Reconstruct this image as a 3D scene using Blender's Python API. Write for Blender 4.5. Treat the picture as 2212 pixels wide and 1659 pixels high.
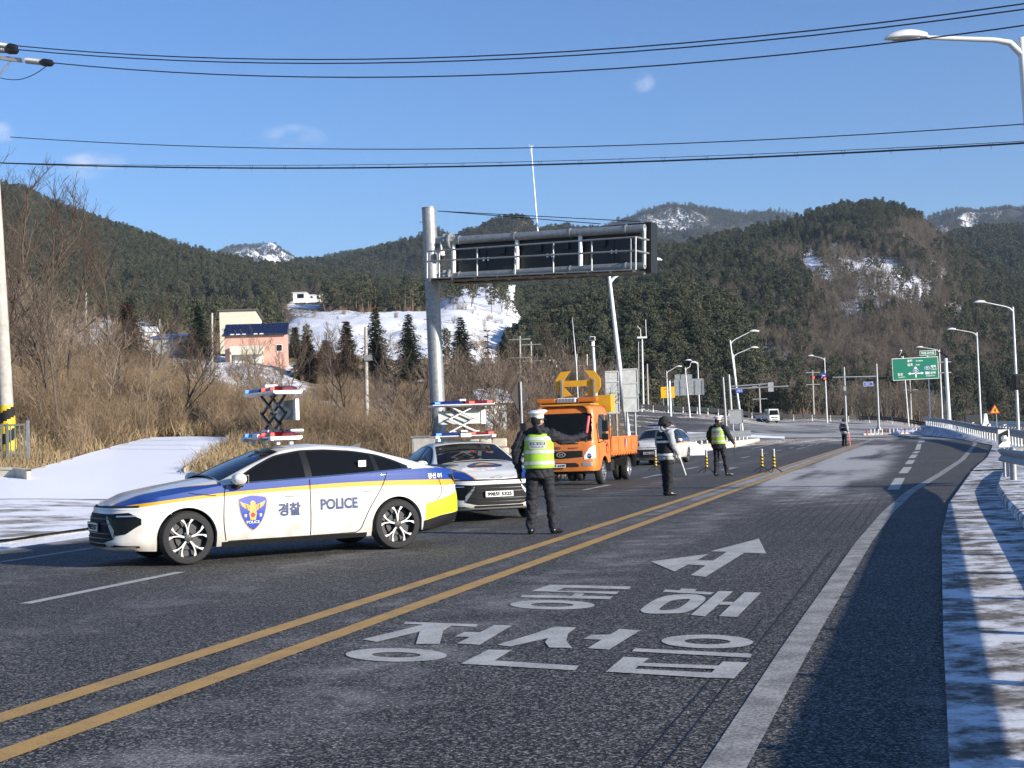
import bpy, bmesh, math, random
import numpy as np
from mathutils import Vector, Matrix, noise as mnoise

# ------------------------------------------------------------------ scene, camera, sky, sun, exposure
S = bpy.context.scene
for o in list(bpy.data.objects):
    bpy.data.objects.remove(o)
R = math.radians
F, CX, CY = 3067.0, 1106.0, 829.5          # focal length and centre in a 2212 x 1659 frame
CAMH = 1.55
PITCH = math.atan(107.5 / F)
ROLL = math.atan(0.035)
cf = Vector((0, math.cos(PITCH), math.sin(PITCH)))
r0 = Vector((1, 0, 0)); u0 = r0.cross(cf)
cr = (math.cos(ROLL) * r0 - math.sin(ROLL) * u0).normalized(); cu = cr.cross(cf)
EYE = Vector((0, 0, CAMH))
cam_data = bpy.data.cameras.new('camera'); cam = bpy.data.objects.new('camera', cam_data)
S.collection.objects.link(cam)
cam_data.sensor_width = 36.0; cam_data.lens = F / 2212 * 36
cam_data.clip_start = 0.1; cam_data.clip_end = 30000
cam.matrix_world = Matrix(((cr.x, cu.x, -cf.x, EYE.x), (cr.y, cu.y, -cf.y, EYE.y), (cr.z, cu.z, -cf.z, EYE.z), (0, 0, 0, 1)))
S.camera = cam
S.view_settings.view_transform = 'Standard'; S.view_settings.look = 'None'
S.view_settings.exposure = EXPOSURE = 0.64; S.view_settings.gamma = 1.0
S.view_settings.use_curve_mapping = False
S.render.film_transparent = False
try:
    S.cycles.use_denoising = True
    S.cycles.max_bounces = 4; S.cycles.transparent_max_bounces = 12; S.cycles.volume_bounces = 0
    S.cycles.diffuse_bounces = 2; S.cycles.glossy_bounces = 2
    S.cycles.caustics_reflective = False; S.cycles.caustics_refractive = False
except Exception:
    pass

SUN_EL = R(17.0)
SUN_DIR = Vector((0.82 * math.cos(SUN_EL), -0.572 * math.cos(SUN_EL), math.sin(SUN_EL))).normalized()   # towards the sun
W = bpy.data.worlds.new('World'); S.world = W; W.use_nodes = True
def build_world():
    nt = W.node_tree; nt.nodes.clear()
    N = nt.nodes.new; L = nt.links.new
    out = N('ShaderNodeOutputWorld'); bg = N('ShaderNodeBackground')
    sky = N('ShaderNodeTexSky'); sky.sky_type = 'NISHITA'; sky.sun_disc = False
    sky.sun_elevation = SUN_EL
    sky.sun_rotation = math.atan2(SUN_DIR.x, SUN_DIR.y)
    sky.altitude = 400; sky.air_density = 1.0; sky.dust_density = 0.15; sky.ozone_density = 4.5
    bg.inputs['Strength'].default_value = 0.112
    # a few thin wisps of cloud, each at its own direction in the sky
    geo = N('ShaderNodeNewGeometry')
    noi = N('ShaderNodeTexNoise'); noi.inputs['Scale'].default_value = 26.0; noi.inputs['Detail'].default_value = 6; noi.inputs['Roughness'].default_value = 0.6
    tc = N('ShaderNodeTexCoord')
    mp = N('ShaderNodeMapping'); mp.inputs['Scale'].default_value = (1, 1, 2.2)
    L(tc.outputs['Generated'], mp.inputs[0]); L(mp.outputs[0], noi.inputs['Vector'])
    prev = None
    for (u, v, su, sv, a) in ((205, 348, 62, 19, 1.0), (165, 376, 60, 16, 0.5), (636, 297, 64, 26, 0.7), (1388, 178, 26, 22, 0.55), (0, 285, 30, 22, 0.7)):
        d = ray(u, v).normalized(); ru = (ray(u + su, v).normalized() - d); rv = (ray(u, v - sv).normalized() - d)
        vs = N('ShaderNodeVectorMath'); vs.operation = 'SUBTRACT'; L(tc.outputs['Generated'], vs.inputs[0]); vs.inputs[1].default_value = d
        q = None
        for ax in (ru, rv):
            k = ax / ax.length_squared
            dt = N('ShaderNodeVectorMath'); dt.operation = 'DOT_PRODUCT'; L(vs.outputs[0], dt.inputs[0]); dt.inputs[1].default_value = k
            sq = N('ShaderNodeMath'); sq.operation = 'POWER'; sq.inputs[1].default_value = 2; 
            ab = N('ShaderNodeMath'); ab.operation = 'ABSOLUTE'; L(dt.outputs['Value'], ab.inputs[0]); L(ab.outputs[0], sq.inputs[0])
            if q is None: q = sq
            else:
                ad = N('ShaderNodeMath'); ad.operation = 'ADD'; L(q.outputs[0], ad.inputs[0]); L(sq.outputs[0], ad.inputs[1]); q = ad
        mr = N('ShaderNodeMapRange'); mr.interpolation_type = 'SMOOTHSTEP'; L(q.outputs[0], mr.inputs[0])
        mr.inputs[1].default_value = 1.6; mr.inputs[2].default_value = 0.0; mr.inputs[3].default_value = 0; mr.inputs[4].default_value = a
        if prev is None: prev = mr
        else:
            mx = N('ShaderNodeMath'); mx.operation = 'MAXIMUM'; L(prev.outputs[0], mx.inputs[0]); L(mr.outputs[0], mx.inputs[1]); prev = mx
    mr = N('ShaderNodeMapRange'); mr.interpolation_type = 'SMOOTHSTEP'; L(noi.outputs[0], mr.inputs[0]); mr.inputs[1].default_value = 0.36; mr.inputs[2].default_value = 0.72
    ml = N('ShaderNodeMath'); ml.operation = 'MULTIPLY'; L(prev.outputs[0], ml.inputs[0]); L(mr.outputs[0], ml.inputs[1])
    m2 = N('ShaderNodeMath'); m2.operation = 'MULTIPLY'; L(ml.outputs[0], m2.inputs[0]); m2.inputs[1].default_value = 0.75
    mix = N('ShaderNodeMix'); mix.data_type = 'RGBA'
    L(m2.outputs[0], mix.inputs[0]); L(sky.outputs[0], mix.inputs[6]); mix.inputs[7].default_value = (5.6, 6.0, 6.7, 1)
    hs = N('ShaderNodeHueSaturation'); hs.inputs['Saturation'].default_value = 1.12; hs.inputs['Hue'].default_value = 0.509; L(mix.outputs[2], hs.inputs['Color'])
    L(hs.outputs[0], bg.inputs[0]); L(bg.outputs[0], out.inputs[0])
def ray(u, v):
    u, v = float(u), float(v)
    return cf + ((u - CX) / F) * cr - ((v - CY) / F) * cu
build_world()
sun_data = bpy.data.lights.new('sun', 'SUN'); sun = bpy.data.objects.new('sun', sun_data); S.collection.objects.link(sun)
sun_data.energy = 5.0; sun_data.angle = R(0.53); sun_data.color = (1.0, 0.91, 0.79)
sun.rotation_euler = (-SUN_DIR).to_track_quat('-Z', 'Y').to_euler()
sun.location = (40, -30, 60)

# ------------------------------------------------------------------ helpers
def gp(u, v, z=0.0):
    d = ray(u, v); return EYE + d * ((z - CAMH) / d.z)
def at(u, v, y):
    d = ray(u, v); return EYE + d * (float(y) / d.y)
def xz(u, y):                     # world x for picture column u on the ground at distance y
    return (u - CX) / F * y
def hz(u):
    return 937 - 0.035 * (u - CX)
ORD = ['first', 'second', 'third', 'fourth', 'fifth', 'sixth', 'seventh', 'eighth', 'ninth', 'tenth', 'eleventh', 'twelfth', 'thirteenth', 'fourteenth', 'fifteenth', 'sixteenth', 'seventeenth', 'eighteenth', 'nineteenth', 'twentieth', 'twenty-first', 'twenty-second', 'twenty-third', 'twenty-fourth', 'twenty-fifth', 'twenty-sixth']
def lerp(a, b, t): return a + (b - a) * t
def interp(x, xs, ys): return float(np.interp(x, xs, ys))
def catmull(pts, n=8):
    P = [Vector(p) for p in pts]; out = []
    for i in range(len(P) - 1):
        p0 = P[max(i - 1, 0)]; p1 = P[i]; p2 = P[i + 1]; p3 = P[min(i + 2, len(P) - 1)]
        for k in range(n):
            t = k / n
            out.append(0.5 * ((2 * p1) + (p2 - p0) * t + (2 * p0 - 5 * p1 + 4 * p2 - p3) * t * t + (3 * p1 - p0 - 3 * p2 + p3) * t ** 3))
    out.append(P[-1]); return out
def fbm(x, y, s=1.0, o=4):
    return mnoise.fractal(Vector((x * s, y * s, 3.7)), 1.0, 2.0, o)

class MB:
    """collects faces; build() links them as one mesh object"""
    def __init__(s): s.v = []; s.f = []; s.m = []
    def quad(s, a, b, c, d, m=0):
        i = len(s.v); s.v += [tuple(a), tuple(b), tuple(c), tuple(d)]; s.f.append((i, i + 1, i + 2, i + 3)); s.m.append(m)
    def tri(s, a, b, c, m=0):
        i = len(s.v); s.v += [tuple(a), tuple(b), tuple(c)]; s.f.append((i, i + 1, i + 2)); s.m.append(m)
    def poly(s, pts, m=0):
        i = len(s.v); s.v += [tuple(p) for p in pts]; s.f.append(tuple(range(i, i + len(pts)))); s.m.append(m)
    def grid(s, rows, m=0, close=False, flip=False):
        i = len(s.v); n = len(rows[0])
        for r in rows: s.v += [tuple(p) for p in r]
        for a in range(len(rows) - 1):
            for b in range(n if close else n - 1):
                b2 = (b + 1) % n
                q = (i + a * n + b, i + a * n + b2, i + (a + 1) * n + b2, i + (a + 1) * n + b)
                s.f.append(q[::-1] if flip else q); s.m.append(m)
        return s
    def box(s, c, d, rot=None, m=0, bev=0.0):
        c = Vector(c); hx, hy, hz_ = d[0] / 2, d[1] / 2, d[2] / 2
        if bev > 0:
            b = min(bev, hx * .9, hy * .9, hz_ * .9)
            bm = bmesh.new(); bmesh.ops.create_cube(bm, size=1)
            for v in bm.verts: v.co = Vector((v.co.x * d[0], v.co.y * d[1], v.co.z * d[2]))
            bmesh.ops.bevel(bm, geom=bm.edges[:], offset=b, segments=2, affect='EDGES', profile=0.6)
            bm.verts.index_update(); i = len(s.v)
            for v in bm.verts: s.v.append(tuple((rot @ v.co if rot else v.co) + c))
            for f in bm.faces: s.f.append(tuple(i + v.index for v in f.verts)); s.m.append(m)
            bm.free(); return s
        P = [Vector((x, y, z)) for x in (-hx, hx) for y in (-hy, hy) for z in (-hz_, hz_)]
        if rot is not None: P = [rot @ p for p in P]
        i = len(s.v); s.v += [tuple(p + c) for p in P]
        for q in ((0, 1, 3, 2), (4, 6, 7, 5), (0, 4, 5, 1), (2, 3, 7, 6), (0, 2, 6, 4), (1, 5, 7, 3)):
            s.f.append(tuple(i + k for k in q)); s.m.append(m)
        return s
    def tube(s, pts, rad, n=8, m=0, cap=True, flat=None):
        pts = [Vector(p) for p in pts]
        if not hasattr(rad, '__len__'): rad = [rad] * len(pts)
        rows = []; ref = None
        for k, p in enumerate(pts):
            t = (pts[min(k + 1, len(pts) - 1)] - pts[max(k - 1, 0)])
            if t.length < 1e-9: t = Vector((0, 0, 1))
            t.normalize()
            if ref is None: ref = Vector((0, 0, 1)) if abs(t.z) < 0.9 else Vector((1, 0, 0))
            a = t.cross(ref)
            if a.length < 1e-6: a = t.orthogonal()
            a.normalize(); b = t.cross(a).normalized(); ref = -b if False else ref
            rows.append([p + (a * math.cos(2 * math.pi * j / n) + b * math.sin(2 * math.pi * j / n)) * rad[k] for j in range(n)])
        i = len(s.v)
        s.grid(rows, m, close=True)
        if cap:
            s.f.append(tuple(i + j for j in range(n))[::-1]); s.m.append(m)
            e = i + (len(rows) - 1) * n
            s.f.append(tuple(e + j for j in range(n))); s.m.append(m)
        return s
    def lathe(s, prof, n=24, axis='z', c=(0, 0, 0), m=0):
        """prof: list of (radius, height)"""
        rows = []
        for r, h in prof:
            row = []
            for j in range(n):
                a = 2 * math.pi * j / n; x, y = r * math.cos(a), r * math.sin(a)
                p = {'z': (x, y, h), 'y': (x, h, y), 'x': (h, x, y)}[axis]
                row.append((p[0] + c[0], p[1] + c[1], p[2] + c[2]))
            rows.append(row)
        s.grid(rows, m, close=True); return s
    def prism(s, poly, h, fn, m=0):
        """poly (2d, counterclockwise) extruded from -h/2 to h/2, fn maps (a, b, c) -> point"""
        n = len(poly); i = len(s.v)
        for c in (-h / 2, h / 2): s.v += [tuple(fn(a, b, c)) for a, b in poly]
        s.f.append(tuple(range(i, i + n))[::-1]); s.m.append(m)
        s.f.append(tuple(range(i + n, i + 2 * n))); s.m.append(m)
        for k in range(n):
            k2 = (k + 1) % n; s.f.append((i + k, i + k2, i + n + k2, i + n + k)); s.m.append(m)
        return s
    def mesh(s, name, mats, smooth=False, angle=None):
        me = bpy.data.meshes.new(name)
        me.from_pydata(s.v, [], s.f)
        for mt in (mats if isinstance(mats, (list, tuple)) else [mats]): me.materials.append(mt)
        me.polygons.foreach_set('material_index', s.m)
        if smooth: me.polygons.foreach_set('use_smooth', [True] * len(s.f))
        me.update()
        if smooth and angle:
            try: me.set_sharp_from_angle(angle=R(angle))
            except Exception: pass
        return me
    def build(s, name, mats, parent=None, smooth=False, angle=40, weld=False, fix=False):
        weld = weld or getattr(s, 'weld', False)
        me = s.mesh(name, mats, smooth, None if weld or fix else angle)
        if weld or fix:
            bm = bmesh.new(); bm.from_mesh(me)
            if weld: bmesh.ops.remove_doubles(bm, verts=bm.verts, dist=1e-4)
            bmesh.ops.recalc_face_normals(bm, faces=bm.faces)
            bm.to_mesh(me); bm.free()
            if smooth:
                me.polygons.foreach_set('use_smooth', [True] * len(me.polygons))
                me.set_sharp_from_angle(angle=R(angle))
        return link(name, me, parent)

def link(name, data, parent=None):
    o = bpy.data.objects.new(name, data); S.collection.objects.link(o)
    if parent is not None: o.parent = parent
    return o
def tag(o, label=None, cat=None, group=None, kind=None):
    if label: o['label'] = label
    if cat: o['category'] = cat
    if group: o['group'] = group
    if kind: o['kind'] = kind
    return o
def thing(name, label, cat, loc=(0, 0, 0), rz=0.0, group=None):
    o = bpy.data.objects.new(name, None); S.collection.objects.link(o)
    o.empty_display_size = 0.2
    o.location = loc; o.rotation_euler = (0, 0, rz)
    return tag(o, label, cat, group)
def copy_tree(o, parent=None):
    c = o.copy(); S.collection.objects.link(c); c.parent = parent
    for ch in list(o.children): copy_tree(ch, c)
    return c

TMP = bpy.data.scenes.new('workbench')
def evaluated_mesh(o):
    """mesh of an object after its modifiers, worked out in an empty scratch scene"""
    TMP.collection.objects.link(o)
    with bpy.context.temp_override(scene=TMP, view_layer=TMP.view_layers[0]):
        dg = bpy.context.evaluated_depsgraph_get(); dg.update()
    me = bpy.data.meshes.new_from_object(o.evaluated_get(dg)); TMP.collection.objects.unlink(o); return me
_font_cache = {}
def text_geo(body, bold=0.0):
    """outline text as (verts2d, faces) with baseline at 0, cap height about 0.72"""
    key = (body, bold)
    if key not in _font_cache:
        c = bpy.data.curves.new('t', 'FONT'); c.body = body; c.resolution_u = 3; c.offset = bold
        c.align_x = 'CENTER'; c.fill_mode = 'FRONT'
        o = bpy.data.objects.new('t', c); me = evaluated_mesh(o)
        V = [(v.co.x, v.co.y) for v in me.vertices]; Fc = [tuple(p.vertices) for p in me.polygons]
        bpy.data.objects.remove(o); bpy.data.curves.remove(c); bpy.data.meshes.remove(me)
        xs = [p[0] for p in V]; ys = [p[1] for p in V]
        cx_, cy_ = (min(xs) + max(xs)) / 2, (min(ys) + max(ys)) / 2
        V = [(x - cx_, y - cy_) for x, y in V]
        _font_cache[key] = (V, Fc, max(xs) - min(xs), max(ys) - min(ys))
    return _font_cache[key]
def text_part(name, body, fn, mat_, parent, w=None, h=None, bold=0.0):
    """flat lettering fitted into a box w x h, fn maps (a, b) -> point"""
    V, Fc, tw, th = text_geo(body, bold)
    sx = w / tw if w else None; sy = h / th if h else None
    if sx is None: sx = sy
    if sy is None: sy = sx
    mb = MB(); mb.v = [tuple(fn(x * sx, y * sy)) for x, y in V]; mb.f = list(Fc); mb.m = [0] * len(Fc)
    return mb.build(name, mat_, parent)

# ------------------------------------------------------------------ materials
M = {}
def nodes_of(m):
    nt = m.node_tree; return nt, nt.nodes.new, nt.links.new
def mat(name, col, rough=0.6, metal=0.0, var=0.0, scale=8.0, bump=0.0, spec=0.5, emit=None, estr=0.0, rnd=0.0, coat=0.0, detail=5.0, dark=None):
    m = bpy.data.materials.new(name); m.use_nodes = True
    nt, N, L = nodes_of(m); b = nt.nodes['Principled BSDF']
    b.inputs['Base Color'].default_value = (*col, 1); b.inputs['Roughness'].default_value = rough; b.inputs['Metallic'].default_value = metal
    b.inputs['Specular IOR Level'].default_value = spec; b.inputs['Coat Weight'].default_value = coat
    if emit: b.inputs['Emission Color'].default_value = (*emit, 1); b.inputs['Emission Strength'].default_value = estr
    if var or bump:
        tc = N('ShaderNodeTexCoord'); no = N('ShaderNodeTexNoise'); no.inputs['Scale'].default_value = scale; no.inputs['Detail'].default_value = detail
        no.inputs['Roughness'].default_value = 0.65
        L(tc.outputs['Object'], no.inputs['Vector'])
        if var:
            mr = N('ShaderNodeMapRange'); L(no.outputs[0], mr.inputs[0]); mr.inputs[1].default_value = 0.3; mr.inputs[2].default_value = 0.7
            mr.inputs[3].default_value = 1 - var; mr.inputs[4].default_value = 1 + var
            mx = N('ShaderNodeMix'); mx.data_type = 'RGBA'; mx.blend_type = 'MULTIPLY'; mx.inputs[0].default_value = 1
            mx.inputs[6].default_value = (*col, 1); L(mr.outputs[0], mx.inputs[7]); last = mx.outputs[2]
            if rnd:
                oi = N('ShaderNodeObjectInfo'); m3 = N('ShaderNodeMapRange'); L(oi.outputs['Random'], m3.inputs[0]); m3.inputs[3].default_value = 1 - rnd; m3.inputs[4].default_value = 1 + rnd
                m4 = N('ShaderNodeMix'); m4.data_type = 'RGBA'; m4.blend_type = 'MULTIPLY'; m4.inputs[0].default_value = 1
                L(last, m4.inputs[6]); L(m3.outputs[0], m4.inputs[7]); last = m4.outputs[2]
            L(last, b.inputs['Base Color'])
            mr2 = N('ShaderNodeMapRange'); L(no.outputs[0], mr2.inputs[0]); mr2.inputs[3].default_value = max(0.02, rough - 0.12); mr2.inputs[4].default_value = min(1, rough + 0.12)
            L(mr2.outputs[0], b.inputs['Roughness'])
        if bump:
            bp = N('ShaderNodeBump'); bp.inputs['Strength'].default_value = bump; bp.inputs['Distance'].default_value = 0.02
            L(no.outputs[0], bp.inputs['Height']); L(bp.outputs[0], b.inputs['Normal'])
    M[name] = m; return m

mat('galvanised', (0.33, 0.345, 0.35), 0.55, 0.6, var=0.25, scale=9)
mat('pole_white', (0.72, 0.74, 0.74), 0.4, 0.1, var=0.07, scale=3)
mat('aluminium', (0.36, 0.37, 0.365), 0.45, 0.7, var=0.15, scale=3)
mat('dark_metal', (0.035, 0.037, 0.04), 0.5, 0.3, var=0.2, scale=6)
mat('black_plastic', (0.012, 0.012, 0.013), 0.45)
mat('matte_black', (0.01, 0.01, 0.011), 0.85)
mat('rubber', (0.022, 0.022, 0.023), 0.85, var=0.3, scale=30, bump=0.3)
mat('chrome', (0.75, 0.76, 0.78), 0.12, 1.0)
mat('silver', (0.72, 0.73, 0.74), 0.28, 0.85)
mat('white_paint', (0.72, 0.72, 0.69), 0.4, var=0.06, scale=2.2, coat=0.35)
mat('white_plain', (0.8, 0.8, 0.78), 0.5, var=0.05, scale=5)
mat('navy_print', (0.03, 0.05, 0.13), 0.5)
mat('white_print', (0.8, 0.8, 0.8), 0.5)
mat('halo_print', (0.62, 0.65, 0.7), 0.45)
mat('blue_print', (0.02, 0.055, 0.36), 0.4)
mat('gold_print', (0.62, 0.38, 0.1), 0.5, var=0.25, scale=40)
mat('red_print', (0.5, 0.03, 0.03), 0.45)
mat('fluor_yellow', (0.56, 0.76, 0.02), 0.5, var=0.12, scale=12)
mat('orange_paint', (0.64, 0.19, 0.035), 0.5, var=0.24, scale=2.2, coat=0.15, detail=9)
mat('amber_board', (0.72, 0.36, 0.02), 0.5, var=0.08, scale=5)
mat('amber_lens', (0.5, 0.14, 0.01), 0.15, var=0.3, scale=40)
mat('blue_lens', (0.003, 0.015, 0.13), 0.25, spec=0.3)
mat('red_lens', (0.13, 0.003, 0.006), 0.25, spec=0.3)
mat('blue_lit', (0.02, 0.05, 0.9), 0.3, emit=(0.05, 0.15, 1.0), estr=3.5)
mat('red_lit', (0.9, 0.03, 0.03), 0.3, emit=(1.0, 0.06, 0.04), estr=3.0)
mat('concrete', (0.42, 0.40, 0.36), 0.85, var=0.22, scale=3.5, bump=0.25)
mat('concrete_pale', (0.55, 0.5, 0.4), 0.85, var=0.25, scale=3.0, bump=0.3)
mat('sign_green', (0.0, 0.17, 0.1), 0.4)
mat('sign_blue', (0.03, 0.07, 0.35), 0.4)
mat('sign_yellow', (0.8, 0.42, 0.0), 0.45)
mat('sign_red', (0.55, 0.04, 0.03), 0.45)
mat('yellow_guard', (0.75, 0.5, 0.02), 0.5, var=0.2, scale=8)
mat('wire', (0.015, 0.017, 0.022), 0.6)
mat('road_white', (0.55, 0.55, 0.5), 0.7)
mat('road_yellow', (0.55, 0.32, 0.08), 0.7)
mat('tar', (0.012, 0.012, 0.013), 0.6)
mat('skin', (0.5, 0.3, 0.22), 0.55)
mat('glove_white', (0.78, 0.78, 0.78), 0.8)
mat('navy_cloth', (0.012, 0.013, 0.02), 0.8, var=0.35, scale=9, bump=0.25)
mat('black_cloth', (0.010, 0.010, 0.012), 0.85, var=0.3, scale=12, bump=0.25)
mat('grey_cloth', (0.36, 0.37, 0.38), 0.8, var=0.15, scale=9, bump=0.25)
mat('vest_lime', (0.36, 0.60, 0.05), 0.6, var=0.06, scale=8)
mat('reflective', (0.62, 0.64, 0.62), 0.4, 0.2, var=0.1, scale=25)
mat('leather', (0.01, 0.01, 0.01), 0.3)
mat('cap_white', (0.82, 0.82, 0.8), 0.6)
mat('baton_red', (0.75, 0.09, 0.09), 0.4, emit=(1, 0.15, 0.15), estr=0.35)
def glass_mat(name, col, rough=0.03, alpha=1.0):
    m = mat(name, col, rough, spec=0.14)
    if alpha < 1: m.node_tree.nodes['Principled BSDF'].inputs['Alpha'].default_value = alpha
    return m
glass_mat('tint_glass', (0.008, 0.009, 0.011), 0.04)
glass_mat('screen_glass', (0.01, 0.012, 0.014), 0.04, 0.8)
glass_mat('truck_glass', (0.01, 0.012, 0.014), 0.04, 0.8)
glass_mat('lamp_glass', (0.75, 0.76, 0.78), 0.1)
# ------------------------------------------------------------------ terrain
_rng = np.random.default_rng(5)
_lat = _rng.random((256, 256)).astype(np.float64)
def vnoise(x, y):
    xi = np.floor(x).astype(int); yi = np.floor(y).astype(int); fx = x - xi; fy = y - yi
    fx = fx * fx * (3 - 2 * fx); fy = fy * fy * (3 - 2 * fy)
    a = _lat[xi & 255, yi & 255]; b = _lat[(xi + 1) & 255, yi & 255]; c = _lat[xi & 255, (yi + 1) & 255]; d = _lat[(xi + 1) & 255, (yi + 1) & 255]
    return (a * (1 - fx) + b * fx) * (1 - fy) + (c * (1 - fx) + d * fx) * fy
def vfbm(x, y, s=1.0, o=4):
    x = np.asarray(x, float) * s; y = np.asarray(y, float) * s; r = 0; a = 0.5
    for k in range(o):
        r = r + a * (vnoise(x + 17.3 * k, y + 5.1 * k) * 2 - 1); x = x * 2.03; y = y * 2.03; a *= 0.5
    return r
def sstep(a, b, x):
    t = np.clip((np.asarray(x, float) - a) / (b - a), 0, 1); return t * t * (3 - 2 * t)

TD = [0, 25, 32, 38, 45, 52, 65, 85, 110, 150, 200, 280, 400, 600, 900, 1300, 6000]
TU = [-1400, -300, 0, 250, 400, 520, 700, 900, 1000, 1100, 1200, 1300, 1500, 1700, 1900, 2100, 2400, 3600]
TT = {
 -1400: [0, 0.6, 1.6, 3.0, 4.6, 6.0, 8.5, 12, 15, 18, 24, 36, 55, 90, 140, 160, 20],
 -300: [0, 0, .6, 1.1, 2.2, 3.6, 6.2, 9.5, 12, 15, 19, 28, 44, 80, 120, 130, 20],
 0:    [0, 0, .62, 1.1, 1.9, 3.2, 5.6, 8.6, 11, 14, 17, 26, 40, 66, 100, 110, 20],
 250:  [0, 0, .5, 1.05, 1.6, 1.95, 3.7, 5.8, 7.6, 10.6, 14.4, 21, 36, 58, 80, 90, 20],
 400:  [0, 0, .5, 1.05, 1.6, 1.9, 3.0, 4.3, 5.9, 9.0, 13.6, 20.5, 34, 54, 76, 84, 20],
 520:  [0, 0, .35, .9, 1.5, 1.8, 2.5, 3.5, 4.9, 8.0, 12.8, 20, 33, 52, 74, 80, 20],
 700:  [0, 0, 0, .2, .6, .9, 1.6, 2.5, 3.8, 6.6, 11, 19.5, 38, 48, 64, 70, 20],
 900:  [0, 0, 0, 0, .1, .3, .8, 1.5, 2.6, 5, 9, 18, 37, 50, 64, 66, 20],
 1000: [0, 0, 0, 0, .05, .15, .6, 1.2, 2.2, 4.4, 8, 17, 37, 64, 68, 70, 20],
 1100: [0, 0, 0, 0, 0, 0, .3, 0.9, 1.8, 3.8, 6.8, 14, 34, 64, 70, 76, 20],
 1200: [0, 0, 0, 0, 0, 0, .1, 0.6, 1.4, 3.2, 5.5, 10, 22, 42, 60, 70, 20],
 1300: [0, 0, 0, 0, 0, 0, 0, 0.3, 1.0, 2.8, 4.4, 6, 12, 30, 56, 66, 20],
 1500: [0, 0, 0, 0, 0, 0, 0, 0, 0.1, 1.5, 3.4, 4.2, 8, 22, 45, 60, 20],
 1700: [0, 0, 0, 0, 0, 0, 0, 0, 0, .5, 1.6, 2.6, 4.5, 14, 40, 60, 20],
 1900: [0, 0, 0, 0, 0, 0, 0, 0, 0, .2, .8, 1.6, 2.5, 8, 30, 60, 20],
 2100: [0, 0, 0, 0, 0, 0, 0, 0, 0, 0, -.3, -2.5, -2.5, 3, 30, 60, 20],
 2400: [0, 0, 0, 0, 0, 0, -.3, -.6, -.8, -1, -1.5, -3, -2.5, 3, 30, 60, 20],
 3600: [0, 0, 0, -.2, -.5, -.8, -1, -1.5, -2, -2, -2, -3, -2, 4, 30, 60, 20]}
TTa = np.array([TT[u] for u in TU], float)
def ground_z(x, y, rough=True):
    x = np.asarray(x, float); y = np.asarray(y, float)
    ys = np.maximum(y, 0.5); u = np.clip(CX + F * x / ys, TU[0], TU[-1])
    cols = np.stack([np.interp(ys, TD, TTa[i]) for i in range(len(TU))], 0)
    idx = np.clip(np.searchsorted(TU, u) - 1, 0, len(TU) - 2)
    tu = np.array(TU, float); t = (u - tu[idx]) / (tu[idx + 1] - tu[idx]); t = t * t * (3 - 2 * t) * 0.5 + t * 0.5
    g = np.take_along_axis(cols, idx[None], 0)[0] * (1 - t) + np.take_along_axis(cols, idx[None] + 1, 0)[0] * t
    z = g - 0.06
    if rough:
        a = np.clip(np.abs(g) * 0.16, 0, 1.6) * sstep(25, 60, ys)
        z = z + a * vfbm(x, y, 0.13, 4) + np.clip(np.abs(g) * 0.05, 0, .12) * vfbm(x, y, 1.1, 2)
    return z
def gz(x, y): return float(ground_z(np.array([x]), np.array([y]))[0])
def grid_mesh(name, X, Y, Z, mats, attrs=None, smooth=True):
    nr, nc = X.shape
    me = bpy.data.meshes.new(name)
    V = np.stack([X, Y, Z], -1).reshape(-1, 3)
    i = np.arange(nr * nc).reshape(nr, nc)
    q = np.stack([i[:-1, :-1], i[:-1, 1:], i[1:, 1:], i[1:, :-1]], -1).reshape(-1, 4)
    me.vertices.add(len(V)); me.vertices.foreach_set('co', V.ravel())
    me.loops.add(q.size); me.loops.foreach_set('vertex_index', q.ravel())
    me.polygons.add(len(q)); me.polygons.foreach_set('loop_start', np.arange(0, q.size, 4)); me.polygons.foreach_set('loop_total', np.full(len(q), 4))
    for m in mats: me.materials.append(m)
    if smooth: me.polygons.foreach_set('use_smooth', np.ones(len(q), bool))
    me.update(calc_edges=True); me.validate()
    for k, a in (attrs or {}).items():
        at_ = me.attributes.new(k, 'FLOAT', 'POINT'); at_.data.foreach_set('value', np.asarray(a, np.float32).ravel())
    return me

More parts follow.
